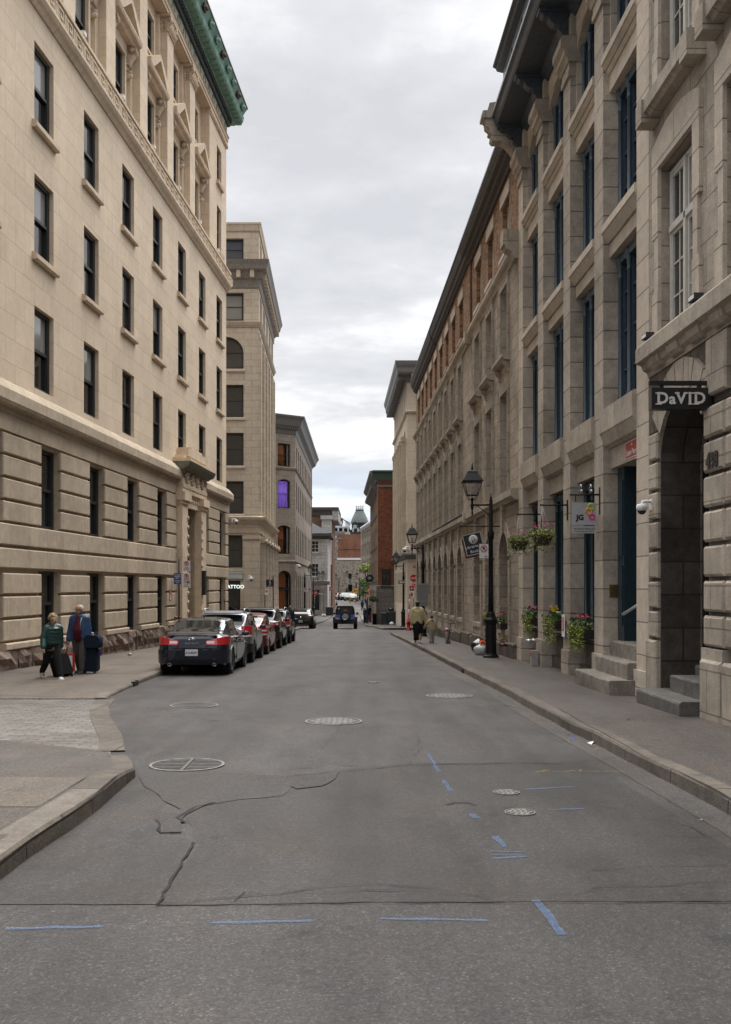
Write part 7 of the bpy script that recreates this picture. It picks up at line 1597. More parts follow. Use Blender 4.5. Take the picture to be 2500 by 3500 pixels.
hy_ = thing('fire_hydrant', 'red fire hydrant at the kerb by the terrace corner', 'hydrant', T(hx, hy, zr(hy)+.14)); MB().lathe([(.16,0),(.16,.05),(.11,.06),(.11,.55),(.15,.56),(.15,.6),(.12,.62),(.10,.74),(.04,.8),(.03,.85)], 14).build('barrel', [M['red']], hy_, I4())
for a in (0, 180, 90): MB().lathe([(.055,.1),(.055,.17),(.03,.18)], 8, T(0, 0, .45) @ RZ(R(a)) @ RY(R(90))).build('outlet', [M['red']], hy_, I4())
mk = thing('marker_pole', 'red and white striped pole leaning beside the hydrant', 'pole', T(hx-.06, hy+.2, zr(hy)+.14) @ RY(R(4)))
for k in range(7): MB().tube([(0,0,.34*k),(0,0,.34*k+.34)], .035, 8).build('band', [M['white'] if k in (3, 5) else M['red']], mk, I4())
s = sign('one_way_sign', 'black one-way plate with white arrow pointing toward the side street on lamp post', at(1380, 0, 79.8).x, 79.8, at(0, 1990, 79.8).z, R(-3)); board(.82, .28).build('plate', [M['black']], s, I4()); rim(.80, .26, .012).build('border', [M['white']], s, I4()); MB().box(-.2,.34,-.004,0,-.045,.045).prism([(-.36,0),(-.18,.1),(-.18,-.1)][::-1], -.004, 0).build('white_arrow', [M['white']], s, I4())
s = sign('street_plaque', 'small red street plaque on the pale corner bank end wall', at(1421, 0, 77.4).x+.1, 77.47, at(0, 1937, 77.4).z); board(.55, .2).build('plate', [M['red']], s, I4()); text('sign_lettering', 'RUE', .13, M['white'], s, T(-.1, -.003, 0))
# hanging baskets
leafs = [leafmat('bright_leaf', (.13, .17, .035), (.27, .29, .08)), leafmat('dark_leaf', (.03, .07, .015), (.07, .13, .03)), leafmat('lime_leaf', (.14, .19, .02), (.24, .27, .04))]
pinkf = leafmat('pink_flower', (.50, .04, .14), (.60, .14, .25)); redf = leafmat('red_flower', (.22, .012, .03), (.32, .03, .06)); yelf = leafmat('yellow_flower', (.45, .28, .015), (.55, .38, .03))
def leaves(n, gen, size, seed=1, mb=None):
    rnd = random.Random(seed); mb = mb or MB()
    for k in range(n):
        c = Vector(gen(rnd)); d = Vector((rnd.gauss(0,1), rnd.gauss(0,1), rnd.gauss(0,.7))).normalized(); e = d.cross(Vector((rnd.gauss(0,1), rnd.gauss(0,1), rnd.gauss(0,1)))).normalized(); s_ = size*rnd.uniform(.6, 1.3)
        mb.poly([c-d*s_*.5, c+e*s_*.28, c+d*s_*.5, c-e*s_*.28])
    return mb
def basket(label, x, y, z, wx, seed):
    b = thing('hanging_basket', label, 'flower basket', T(x, y, z), 'flower baskets hung on the stone piers')
    MB().lathe([(.13,-.2),(.17,-.17),(.24,.02),(.255,.04),(.23,.04),(.001,.02)], 16).build('bowl', [plain('brown_basket', (.07, .05, .03), .8)], b, I4())
    q = MB()
    for k in range(3): a = k*2.1; q.tube([(.23*math.cos(a), .23*math.sin(a), .04), (0,0,.72)], .006, 4)
    q.build('chains', [M['steel']], b, I4())
    def g1(r):
        a = r.uniform(0, 6.28); q = r.uniform(0, 1)**.5*.32; return (q*math.cos(a), q*math.sin(a), .05+r.uniform(0, .2)*(1-q*2)+r.gauss(0,.03))
    def g2(r):
        a = r.uniform(0, 6.28); L = r.uniform(0, 1)**1.6*.42; return (.27*math.cos(a)+r.gauss(0,.03), .27*math.sin(a)+r.gauss(0,.03), .06-L)
    leaves(420, g1, .06, seed).add(leaves(330, g2, .055, seed+1)).build('foliage', [leafs[0]], b, I4())
    leaves(48, lambda r: (r.gauss(0,.15), r.gauss(0,.15), .26+r.uniform(-.05,.1)), .05, seed+2).build('flowers', [pinkf], b, I4())
    br = thing('basket_bracket', 'black iron bar holding ' + ('the farther flower basket' if y > 25 else 'the nearer flower basket'), 'bracket', T(wx, y, z+.75)); MB().tube([(0,0,0),(x-wx-.06,0,0)], .022, 6).box(-.02, .01, -.04, .04, -.35, .12).build('bar', [M['lamp']], br, I4())
basket('flower basket with trailing lime leaves on the farther of the two brackets', 4.03, 26.9, 2.93, 4.625, 11); basket('fuller flower basket with pink blooms on the nearer of the two brackets', 4.12, 23.85, 2.93, 4.71, 31)
def planter(label, u, w, z, L, kinds, seed, trail=.5, fr=None):
    b = thing('window_box', label, 'window box', B2.matrix_basis @ g_.M @ T(u, w, z), 'planted boxes along the stone fronts'); 
    MB().box(-L/2, L/2, -.11, .11, -.2, 0).build('box', [M['black']], b, I4())
    leaves(int(260*L), lambda r: (r.uniform(-L/2, L/2), r.gauss(0,.08), r.uniform(-.02,.22)), .085, seed).build('foliage', [leafs[kinds[0]]], b, I4())
    if trail: leaves(int(700*L), lambda r: (r.uniform(-L/2, L/2)+r.gauss(0,.02), .13+r.gauss(0,.03), .06-r.uniform(0, 1)**1.2*trail*(.6+.4*math.sin(9*r.random()))), .06, seed+1).build('trailing_leaves', [leafs[kinds[1]]], b, I4())
    leaves(38, lambda r: (r.uniform(-L/2, L/2)*.8, r.gauss(0,.07), .2+r.uniform(0,.15)), .09, seed+2).build('flowers', [kinds[2]], b, I4())
g_ = Frame(B2, T(-17.7, 0, .25), 1)
planter('window box spilling lime trails under the third teal window from the steps', 28.3, -.02, .92, 1.1, (1, 2, redf), 51, .55)
planter('window box with yellow blooms and dark trailing green', 25.3, -.0, .95, 1.2, (1, 0, yelf), 61, .65)
planter('window box with lime curtain of leaves nearest the stone steps', 22.4, .02, .86, 1.3, (1, 2, redf), 71, .55)
planter('small window box of red blooms on the first arched terrace window', 32.7, .1, .62, .8, (1, 1, redf), 81, 0); planter('small green window box on the second arched terrace window', 35.9, .1, .62, .7, (0, 0, leafs[0]), 91, 0)
# production company sign
s = sign('shop_sign', 'brushed steel sign with black JG and three coloured rings on the stone pier', 4.47, 20.95, 3.27); board(.50, .46, .02).build('panel', [M['steel']], s, I4()); text('sign_lettering', 'JG', .15, M['black'], s, T(-.08, -.002, -.08), .008)
for x, z, r_, c in ((.14, .14, .06, (.35, .5, .03)), (.10, .05, .06, (.8, .28, .02)), (.16, -.06, .05, (.65, .02, .25))): MB().tube([(x+r_*math.cos(a), -.006, z+r_*math.sin(a)) for a in (2*math.pi*k/20 for k in range(21))], .018, 6, cap=False).build('coloured_ring', [plain('ring_paint', c, .4, 0, 0, 0)], s, I4())
o = MB().box(-.24, .25, 0, .02, -.40, -.25).build('lower_strip', [M['steel']], s, I4()); text('sign_lettering', 'PRODUCTION JG', .055, M['black'], s, T(0, -.002, -.31)); lines(s, [(-.2, .2, -.36, .012)])
b_ = thing('sign_bracket', 'black bracket with two gooseneck lamps above the steel JG sign', 'bracket', T(4.80, 20.95, 3.66)); MB().tube([(0,0,0),(-.62,0,0)], .02, 6).box(-.02, .01, -.03, .03, -.4, .15).tube([(-.2,0,0),(-.2,0,-.14)], .01, 4).tube([(-.5,0,0),(-.5,0,-.14)], .01, 4).build('arm', [M['lamp']], b_, I4())
for x in (-.22, -.42): MB().tube([(x,0,0),(x,-.02,.14),(x,-.1,.2),(x,-.18,.16),(x,-.2,.08)], .012, 6).ball((x,-.2,.06), (.03,.03,.03), 8, 6).build('gooseneck_lamp', [M['steel']], b_, I4())
# black hanging sign DAVID
s = sign('shop_sign', 'black hanging sign with pale serif letters over the arched doorway', 4.51, 14.6, 4.465); board(.863, .305, .16).build('board', [M['black']], s, I4())
MB().box(-.45, .44, .05, .11, .20, .26).box(-.30, -.24, .06, .10, .15, .2).box(.24, .30, .06, .10, .15, .2).box(.42, .46, .05, .11, -.15, .30).build('hanger_bar', [M['black']], s, I4())
dl = plain('pale_letter_paint', (.6, .58, .56), .5, 0, 0, 0)
for ch, x, sz, z in (('D', -.275, .225, -.005), ('a', -.135, .215, -.012), ('V', -.01, .225, -.005), ('I', .115, .225, -.005), ('D', .255, .225, -.005)): text('sign_lettering', ch, sz, dl, s, T(x, -.004, z), .006, .004)
sf_ = MB()
for k, (x0, x1, z) in enumerate(((-.375, -.29, .073), (-.375, -.29, -.083), (-.10, -.035, .073), (.025, .085, .073), (.09, .145, -.083), (.095, .23, .073), (.155, .24, -.083))): sf_.box(x0, x1, -.0135-.0006*k, 0, z-.008, z+.008)
sf_.build('letter_serifs', [dl], s, T(0, 0, 0))
# street plaque on the lintel, white dome camera, brass plaque, fire fittings
s = thing('street_plaque', 'red street name plaque on the lintel above the teal doorway', 'sign', B2.matrix_basis @ g_.M @ T(19.2, -.155, 4.37) @ RZ(math.pi)); board(.95, .34).build('plate', [plain('faded_red_enamel', (.42, .05, .04), .5)], s, I4()); rim(.93, .32, .012).build('border', [M['white']], s, I4()); text('sign_lettering', 'de', .1, M['white'], s, T(-.02, -.004, .09)); text('sign_lettering', 'Saint-Pierre', .165, M['white'], s, T(0, -.004, -.06), sx=.95)
def domecam(label, M_, k=1.0):
    r = thing('security_camera', label, 'camera', M_ @ Matrix.Scale(k, 4)); MB().box(-.02, .02, -.09, .09, -.1, .12).tube([(0,0,.06),(-.12,0,.07),(-.2,0,.06),(-.22,0,.0)], .03, 8).build('arm', [M['white']], r, I4())
    MB().lathe([(.05,.02),(.10,0),(.11,-.05),(.10,-.12)], 16, T(-.22, 0, 0)).build('housing', [M['white']], r, I4()); MB().ball((-.22, 0, -.12), (.085,.085,.075), 12, 8).build('dome', [M['trim']], r, I4())
domecam('white dome camera on the rusticated pier by the arched doorway', T(4.84, 17.3, 3.16) @ RZ(R(12)), .85); domecam('white dome camera above the pale bank ledge', T(at(1391, 0, 77.4).x+.2, 77.35, at(0, 1885, 77.4).z+.25), 1.6)
domecam('white camera on the corner of the buff building base', T(-7.0, 53.7, 5.25) @ RZ(R(180)), 1.0); domecam('white camera on the cream pilaster by the tattoo window', T(-7.2, 63.6, 2.35) @ RZ(R(120)), 1.2); domecam('white camera on the canted grey corner', T(-6.45, 95.9, 3.75) @ RZ(R(180)), 1.2)
s = sign('brass_plaque', 'small brass no-smoking plaque on the pier reveal by the teal door', 5.055, 20.685, 1.69); board(.25, .26).build('plate', [plain('aged_brass', (.19, .14, .05), .4, .7, 0, .2)], s, I4()); q = MB(); q.tube([(.05*math.cos(a), -.004, .06+.05*math.sin(a)) for a in (2*math.pi*k/20 for k in range(21))], .007, 4, cap=False).tube([(-.035,-.004,.095),(.035,-.004,.025)], .006, 4); q.build('no_smoking_symbol', [M['black']], s, I4()); lines(s, [(-.1, .1, -.03, .012), (-.1, .1, -.06, .012), (-.08, .08, -.09, .012)])
s = thing('fire_sign', 'narrow white plate with red figure panel on a stone pier', 'sign', B2.matrix_basis @ g_.M @ T(24.1, .055, .86) @ RZ(math.pi)); board(.30, .52).build('plate', [M['white']], s, I4()); MB().box(-.09,.09,-.004,0,-.12,.2).build('red_panel', [M['red']], s, I4()); MB().box(-.02,.02,-.006,-.003,-.08,.1).ball((0,-.005,.14),(.03,.004,.03),8,5).build('figure', [M['white']], s, I4())
def siamese(label, M_, mat):
    r = thing('fire_connection', label, 'standpipe', M_); MB().tube([(0,0,0),(0,.12,0)], .06, 10).build('pipe', [mat], r, I4())
    for sx in (-1, 1): MB().tube([(0,.1,0),(sx*.09,.2,.0),(sx*.11,.26,-.02)], [.05,.045,.05], 10).build('outlet', [mat], r, I4())
brs = plain('dull_brass', (.28, .15, .07), .4, .7, 0, .2); rpt = plain('faded_red_paint', (.20, .03, .025), .6)
siamese('brass twin fire connection on the buff building wall by the portal', B1.matrix_basis @ f.M @ T(42.3, f.s*.12, .5) @ RZ(math.pi), brs); siamese('red and brass fire connection low on the terrace wall', B2.matrix_basis @ g_.M @ T(31.4, .1, -.0), rpt); siamese('steel twin fire valve beside a stone pier', B2.matrix_basis @ g_.M @ T(27.0, .12, .35), M['steel'])
s = thing('meter_box', 'grey box with red label at the foot of a stone pier', 'box', B2.matrix_basis @ g_.M @ T(27.0, .18, -.18)); MB().box(-.14, .14, -.08, .08, -.12, .28).box(-.06, .06, -.04, .04, -.3, -.12).build('box', [plain('grey_box_paint', (.33, .32, .31), .6)], s, I4()); MB().box(-.1, .1, .08, .084, .14, .22).build('red_label', [M['red']], s, I4())
s = thing('alarm_bell', 'dark red alarm gong low beside the yellow flowers', 'bell', B2.matrix_basis @ g_.M @ T(24.45, -.1, .22)); MB().lathe([(.20,0),(.19,.04),(.12,.08),(.02,.09)], 18, RX(R(-90))).build('gong', [rpt], s, I4()); MB().box(-.04, .04, -.2, .0, -.04, .04).build('bracket', [M['black']], s, I4())
for u, lab in ((17.3, 'small grey floodlight on the ledge end above the hanging sign'), (15.0, 'small grey floodlight on the ledge below the white window')):
    s = thing('floodlight', lab, 'floodlight', B3.matrix_basis @ h.M @ T(u, .12, 5.93)); MB().box(-.13, .13, -.06, .08, .03, .12).build('housing', [M['slate']], s, I4()); MB().box(-.11, .11, .081, .085, .045, .105).build('lens', [M['white']], s, I4()); MB().box(-.02,.02,-.02,.02,0,.03).build('foot', [M['black']], s, I4())
# bollard, kick scooter, bags
bl_ = onground(1528, 2200, .14); s = thing('bollard', 'short grey bollard with red band by the terrace wall', 'bollard', T(bl_.x, bl_.y, bl_.z)); MB().lathe([(.055,0),(.055,.62),(.03,.65)], 14).build('post', [M['greyp'] if 0 else M['steel']], s, I4()); MB().lathe([(.057,.5),(.057,.58)], 14).build('red_band', [M['red']], s, I4()); MB().lathe([(.057,.585),(.057,.63)], 14).build('white_band', [M['white']], s, I4())
sx_, sy_ = 2.0+1.46, 42.9; s = thing('kick_scooter', 'black kick scooter leaning on the terrace behind the bollard', 'scooter', T(sx_, sy_, zr(sy_)+.14) @ RY(R(8))); MB().tube([(0,0,.1),(0,.08,.85)], .02, 6).tube([(-.2,.08,.85),(.2,.08,.85)], .016, 6).build('handlebar', [M['black']], s, I4()); MB().box(-.06,.06,-.6,-.05,.07,.10).build('deck', [M['black']], s, I4())
for y in (.02, -.62): MB().lathe([(.08,-.015),(.08,.015)], 14, T(0, y, .08) @ RY(R(90))).build('wheel', [M['tyre']], s, I4())
def sack(name, label, x, y, z, r, mat, seed, tie=None):
    rnd = random.Random(seed); s = thing(name, label, 'rubbish bag', T(x, y, z)); mb_ = MB(); rings = []
    for k in range(11):
        t = k/10; ring = []
        for j in range(22):
            a = 2*math.pi*j/22; rr = r*(.78+.35*math.sin(math.pi*min(1, t*1.05))**.6-.75*max(0, t-.62)/.38*1.0)*(1+.08*math.sin(5*a+seed)+.06*math.sin(9*a+3*t)+rnd.uniform(-.04,.04)); ring.append((rr*math.cos(a), rr*math.sin(a)*.9, t*r*1.75))
        rings.append(ring)
    mb_.loft(rings, True, True); mb_.build('sack', [mat], s, I4())
    if tie: leaves(14, lambda q: (q.gauss(0,.05), q.gauss(0,.05), r*1.78+q.uniform(-.02,.06)), .14, seed).build('tie', [tie], s, I4())
blkp = plain('black_bin_liner', (.012, .012, .013), .25, 0, .3, .1); wg_ = onground(1647, 2239, .14); sack('rubbish_bag', 'pale grey rubbish bag with orange tie at the lamp post foot', wg_.x, wg_.y, wg_.z, .22, plain('translucent_white_bag', (.45, .45, .45), .4, 0, 0, .2), 3, plain('orange_tie', (.8, .14, .02), .5, 0, 0, 0))
bg_ = onground(1638, 2226, .14); sack('rubbish_bag', 'black rubbish bag slumped behind the pale one by the lamp post', bg_.x, bg_.y, bg_.z, .26, blkp, 8)
def wheelie(label, x, y, z, yaw=0, w=1.0, d=.7, h=1.1, group='wheeled bins'):
    s = thing('wheeled_bin', label, 'wheelie bin', T(x, y, z) @ RZ(yaw), group); m_ = plain('dark_bin_plastic', (.022, .028, .034), .5)
    MB().loft([[(-w*.43,-d*.42,.12),(w*.43,-d*.42,.12),(w*.43,d*.42,.12),(-w*.43,d*.42,.12)],[(-w/2,-d/2,h),(w/2,-d/2,h),(w/2,d/2,h),(-w/2,d/2,h)]], True, True, 0, False).box(-w/2-.03, w/2+.03, -d/2-.03, d/2+.03, h-.06, h).build('tub', [m_], s, I4())
    MB().run([(-d/2-.04,h),(d/2+.04,h),(d/2,h+.07),(0,h+.1),(-d/2,h+.07)], -w/2-.03, w/2+.03).build('lid', [m_], s, I4())
    for sx in (-1, 1): MB().lathe([(.1,-.03),(.1,.03)], 14, T(sx*w*.38, -d*.3, .1) @ RY(R(90))).build('wheel', [M['tyre']], s, I4())
wheelie('large dark wheeled bin against the red brick corner house', 2.42, 92.6, zr(92.6)+.13, R(6), 1.0, .8, 1.15); wheelie('smaller dark bin tucked beside the large one at the brick corner', 1.72, 92.9, zr(92.9)+.13, R(-10), .55, .6, 1.05)
sack('rubbish_bag', 'black rubbish bags heaped on the large wheeled bin', 2.35, 92.6, zr(92.6)+.13+1.2, .24, blkp, 5); sack('rubbish_bag', 'torn white bag on the pavement before the large bin', 2.35, 91.8, zr(91.8)+.13, .17, M['white'], 6)
wheelie('dark wheeled bin in front of the whitewashed house', -4.55, 129, zr(129)+.13, R(5), .95, .8, 1.15); sack('rubbish_bag', 'white rubbish bag beside the bin at the whitewashed house', -5.25, 128.6, zr(128.6)+.13, .22, M['white'], 9)
s = thing('litter_bin', 'slim round black litter bin at the brick corner', 'litter bin', T(at(1280, 0, 95.5).x, 94.4, zr(94.4)+.13)); MB().lathe([(.19,0),(.19,.95),(.2,.96),(.2,1.02),(.14,1.04)], 16).build('drum', [M['lamp']], s, I4()); MB().lathe([(.14,1.03),(.14,1.05)], 14).build('opening', [M['blackm']], s, I4())
# sign post by the portal, wall plates
sx, sy = at(622, 0, 42).x, 42.0
s = sign('parking_sign', 'pole with two stacked no-parking plates in front of the buff portal', sx, sy, 0); post(s, -.12, zr(sy)+.14, at(0, 1910, sy).z, .03)
for py0, py1, w_ in ((1916, 1953, .30), (1959, 2009, .30)):
    zc = at(0, (py0+py1)/2, sy).z; hh = (py1-py0)/3500*sy; o = board(w_, hh).build('plate', [M['white']], s, T(.2, 0, zc)); nopark(o, hh/2-.12, .085)
    if py0 == 1916: lines(o, [(-.07,.07,-.06,.02),(-.1,.1,-.11,.025),(-.12,.12,-.16,.02)])
    else: text('sign_lettering', 'RÉSERVÉ', .06, M['black'], o, T(0, -.003, .04)); MB().box(.0, .12, -.004, 0, -.12, -.02).build('red_block', [M['red']], o, I4()); text('sign_lettering', '2', .07, M['white'], o, T(.06, -.006, -.075)); lines(o, [(-.12,-.02,-.02,.015),(-.12,-.02,-.06,.015),(-.12,-.02,-.10,.015)]); text('sign_lettering', '8h00-2h', .05, M['black'], o, T(0, -.003, -.18)); MB().box(-.06,.1,-.004,0,-.255,-.245).prism([(-.11,-.25),(-.05,-.23),(-.05,-.27)][::-1], -.004, 0).build('black_arrow', [M['black']], o, I4())
s = sign('notice_sign', 'blue notice plate fixed on the same pole as the no-parking plates', at(607, 0, 41.95).x, 41.95, at(0, 1977.5, 41.95).z); board(.29, .45).build('plate', [plain('blue_notice_paint', (.02, .06, .26), .5, 0, 0, 0)], s, I4())
for k, t_ in enumerate(('LA NUIT,', 'LE BRUIT', 'NUIT')): text('sign_lettering', t_, .062, M['white'], s, T(0, -.003, .15-.07*k), .002)
lines(s, [(-.11,.11,-.08,.015),(-.11,.11,-.11,.015),(-.06,.08,-.17,.02)], 'white')
s = thing('fire_sign', 'narrow red plate with white hose symbol on the rusticated blocks', 'sign', B1.matrix_basis @ f.M @ T(41.6, f.s*.13, 1.45)); board(.26, .50).build('plate', [M['red']], s, RZ(0)); MB().box(-.05,.05,-.004,0,-.2,.0).box(-.03,.03,-.004,0,.02,.2).ball((0,-.003,.2),(.05,.004,.04),8,5).build('symbol', [M['white']], s, I4())
# cream block shop signs
s = sign('tattoo_sign', 'lit white TATTOO lettering in the dark cream block shop window', at(803, 0, 63.7).x, 63.85, at(0, 2006, 63.7).z); text('sign_lettering', 'TATTOO', .30, emit('white_neon', (.8, .9, .88), .55), s, T(-.05, 0, 0), .004); MB().box(-.55,.5,.02,.03,-.01,.01).build('rail', [M['black']], s, I4())
s = sign('shop_sign', 'white panel with office name above the lit tattoo window', at(800, 0, 63.9).x, 63.93, at(0, 1967, 63.9).z); board(1.15, .48, .05).build('panel', [plain('white_sign_panel', (.5, .5, .49), .5, 0, 0, 0)], s, I4()); text('sign_lettering', 'Groupe Leblanc Group', .115, M['black'], s, T(0, -.003, .1)); text('sign_lettering', '514 814-1220', .09, M['black'], s, T(.02, -.003, -.16)); rim(1.15, .48, .02).build('border', [M['slate']], s, I4())
sy = 62.9; s = sign('shop_sign', 'square black sign with white S scroll on a post by the cream columns', at(923.5, 0, sy).x, sy, at(0, 1993.5, sy).z); board(.48, .45, .03).build('board', [M['black']], s, I4()); text('sign_lettering', 'S', .34, M['white'], s, T(0, -.003, .03), -.004); lines(s, [(-.12, .12, -.17, .02)], 'white'); post(s, .2, zr(sy)+.14-at(0, 1993.5, sy).z, .4, .03); MB().tube([(.2,.04,.38),(.24,.04,.5),(.34,.04,.5),(.36,.04,.42)], .012, 5).tube([(.2,.04,.25),(.0,.04,.42),(-.05,.04,.25)], .01, 5).build('hook', [M['lamp']], s, I4())
sy = 62.6; s = sign('parking_sign', 'white no-parking plate on a dark post by the cream columns', at(912, 0, sy).x, sy, at(0, 2023, sy).z); board(.22, .36).build('plate', [M['white']], s, I4()); nopark(s, .04, .07); post(s, -.1, zr(sy)+.14-at(0, 2023, sy).z, .16, .03)
sy = 80.0; s = sign('shop_sign', 'small black coffee bar sign hanging before the wooden arched door', at(948, 0, sy).x, sy, at(0, 2016, sy).z); board(.44, .22, .03).build('board', [M['black']], s, I4()); text('sign_lettering', 'MICRO', .085, M['white'], s, T(-.03, -.003, .045)); text('sign_lettering', 'ESPRESSO', .08, M['white'], s, T(0, -.003, -.05), sx=.9); MB().tube([(-.5,.01,.3),(.6,.01,.3)], .012, 5).tube([(-.15,.01,.3),(-.15,.01,.1)], .006, 4).tube([(.15,.01,.3),(.15,.01,.1)], .006, 4).build('hanger', [M['lamp']], s, I4())
for px, pm_, lab in ((1046, 1999, 'white no-parking plate nearer the lantern post on the grey block pavement'), (1059, 1999, 'white no-parking plate farther along the grey block pavement')):
    sy = 100 if px == 1046 else 104; s = sign('parking_sign', lab, at(px, 0, sy).x, sy, at(0, 2016, sy).z, 0, 'sign', None); board(.30, .38).build('plate', [M['white']], s, I4()); nopark(s, .05, .09); post(s, .12 if px == 1046 else 0, zr(sy)+.13-at(0, 2016, sy).z, .2, .03)
stop('red stop sign behind the slim lantern post at the whitewashed house', at(1075.5, 0, 128).x, 128.4, at(0, 2027, 128).z, .62, True, zr(128)); sy = 127.5; s = sign('one_way_sign', 'black one-way plate with white arrow beside the whitewashed shopfront', at(1097, 0, sy).x, sy, at(0, 2029, sy).z); board(.72, .24).build('plate', [M['black']], s, I4()); rim(.70, .22, .014).build('border', [M['white']], s, I4()); MB().box(-.26,.14,-.004,0,-.045,.045).prism([(.32,0),(.12,-.09),(.12,.09)][::-1], -.004, 0).build('white_arrow', [M['white']], s, I4()); post(s, .38, zr(sy)+.13-at(0, 2029, sy).z, .3, .035)
stop('red stop sign on a tall post between the bin and the box truck', at(1128, 0, 140).x, 140, at(0, 2012, 140).z, .52, True, zr(140)); stop('red stop sign low in front of the green fern basket', at(1260, 0, 118).x, 118, at(0, 2036, 118).z, .56, True, zr(118)); stop('smaller red stop sign behind the fern at the brick house front', at(1263, 0, 135).x, 135, at(0, 2017, 135).z, .5, True, zr(135))
sy = 150; s = sign('turn_sign', 'post with pale green turn roundel and red street banner above', at(1242, 0, sy).x, sy, at(0, 2012, sy).z); board(.46, .5).build('plate', [plain('pale_green_plate', (.35, .5, .45), .5)], s, I4()); MB().tube([(.13*math.cos(a), -.004, .13*math.sin(a)) for a in (2*math.pi*k/20 for k in range(21))], .02, 4, cap=False).build('ring', [plain('green_ring', (.03, .25, .12), .5)], s, I4()); post(s, 0, zr(sy)-at(0, 2012, sy).z, 1.1, .035, 'greyp')
o = MB().box(-.12, .95, -.02, 0, .85, 1.12).build('street_banner', [M['red']], s, I4()); lines(o, [(.1,.8,.98,.05)], 'white'); MB().box(-.2,.2,-.01,0,.33,.72).build('white_plate', [M['white']], s, I4()); MB().box(-.1,.1,-.014,-.01,.42,.62).build('red_mark', [M['red']], s, I4())
sy = 188; s = sign('arrow_sign', 'yellow diamond sign with black arrow facing the crossing', at(1216, 0, sy).x, sy, at(0, 2020, sy).z); MB().prism([(0,-.64),(.64,0),(0,.64),(-.64,0)], 0, .02).build('plate', [plain('yellow_sign_paint', (.75, .40, .01), .5, 0, 0, 0)], s, I4()); MB().box(-.2,.34,-.005,0,-.06,.06).prism([(-.38,0),(-.14,.18),(-.14,-.18)][::-1], -.005, 0).build('black_arrow', [M['black']], s, I4()); post(s, 0, zr(sy)-at(0, 2020, sy).z, .3, .035, 'greyp')
for px, py, lab in ((1197, 2055, 'yellow and black striped bollard by the white car headlight'), (1215, 2047, 'yellow and black striped bollard under the diamond arrow sign')):
    s = thing('striped_bollard', lab, 'bollard', T(at(px, 0, 187.5).x, 187.5, zr(187.5)), 'striped bollards at the crossing')
    for k in range(7): MB().box(-.12, .12, -.03, .03, .16*k, .16*k+.16).build('stripe', [M['black'] if k % 2 else plain('yellow_stripe', (.75, .42, .01), .5, 0, 0, 0)], s, I4())
# round pub sign, dark panel, basket fern on the brick house
s = sign('round_sign', 'round black hanging sign on the red brick house front', at(1264, 0, 104).x, 104, at(0, 1976, 104).z); MB().lathe([(.37,-.06),(.39,-.05),(.39,.05),(.37,.06),(.01,.06)], 28, RX(R(90))).build('disc', [M['black']], s, I4()); lines(s, [(-.15,.15,.1,.05),(-.2,.2,.0,.06),(-.15,.15,-.1,.04)], 'white'); s.children[-1].matrix_basis = T(0, -.07, 0); MB().tube([(.39,0,.1),(.75,0,.1)], .02, 5).tube([(.39,0,-.05),(.75,0,-.05)], .02, 5).build('bracket', [M['lamp']], s, I4())
s = sign('menu_panel', 'dark framed wall panel on the red brick gable', at(1321, 0, 94.9).x, 94.93, at(0, 1973.5, 94.9).z); board(.86, 1.54, .05).build('panel', [plain('near_black_panel', (.012, .012, .011), .5)], s, I4()); q = MB(); q.box(-.2,-.12,-.004,0,-.1,.22).box(-.3,-.02,-.004,0,.18,.22).box(.08,.14,-.004,0,-.1,.22).box(.2,.26,-.004,0,-.1,.22).box(-.3,.3,-.004,0,.5,.515).box(-.3,.3,-.004,0,-.22,-.21); q.build('faded_lettering', [plain('faded_gold', (.06, .05, .035), .6)], s, I4())
b_ = sign('panel_shelf', 'dark ledge lamp under the brick gable panel', at(1323, 0, 94.8).x, 94.9, at(0, 2005, 94.8).z); MB().box(-.6, .6, -.25, .0, -.04, .04).tube([(-.4,0,-.3),(-.4,-.15,-.04)], .015, 4).tube([(.4,0,-.3),(.4,-.15,-.04)], .015, 4).build('ledge', [M['black']], b_, I4())
fb = thing('fern_basket', 'bushy green fern basket hanging at the red brick corner', 'fern basket', T(at(1277, 0, 94.6).x, 94.3, at(0, 2050, 94.6).z)); leaves(700, lambda r: (lambda a, q: (q*math.cos(a), q*math.sin(a), .22-q*q*1.4+r.gauss(0,.07)))(r.uniform(0,6.28), r.uniform(0,1)**.6*.42), .16, 7).build('fronds', [leafs[1]], fb, I4()); MB().lathe([(.08,-.2),(.2,.0),(.2,.02)], 12).build('bowl', [M['black']], fb, I4()); MB().tube([(0,0,0),(0,0,.8)], .008, 4).build('chain', [M['black']], fb, I4())
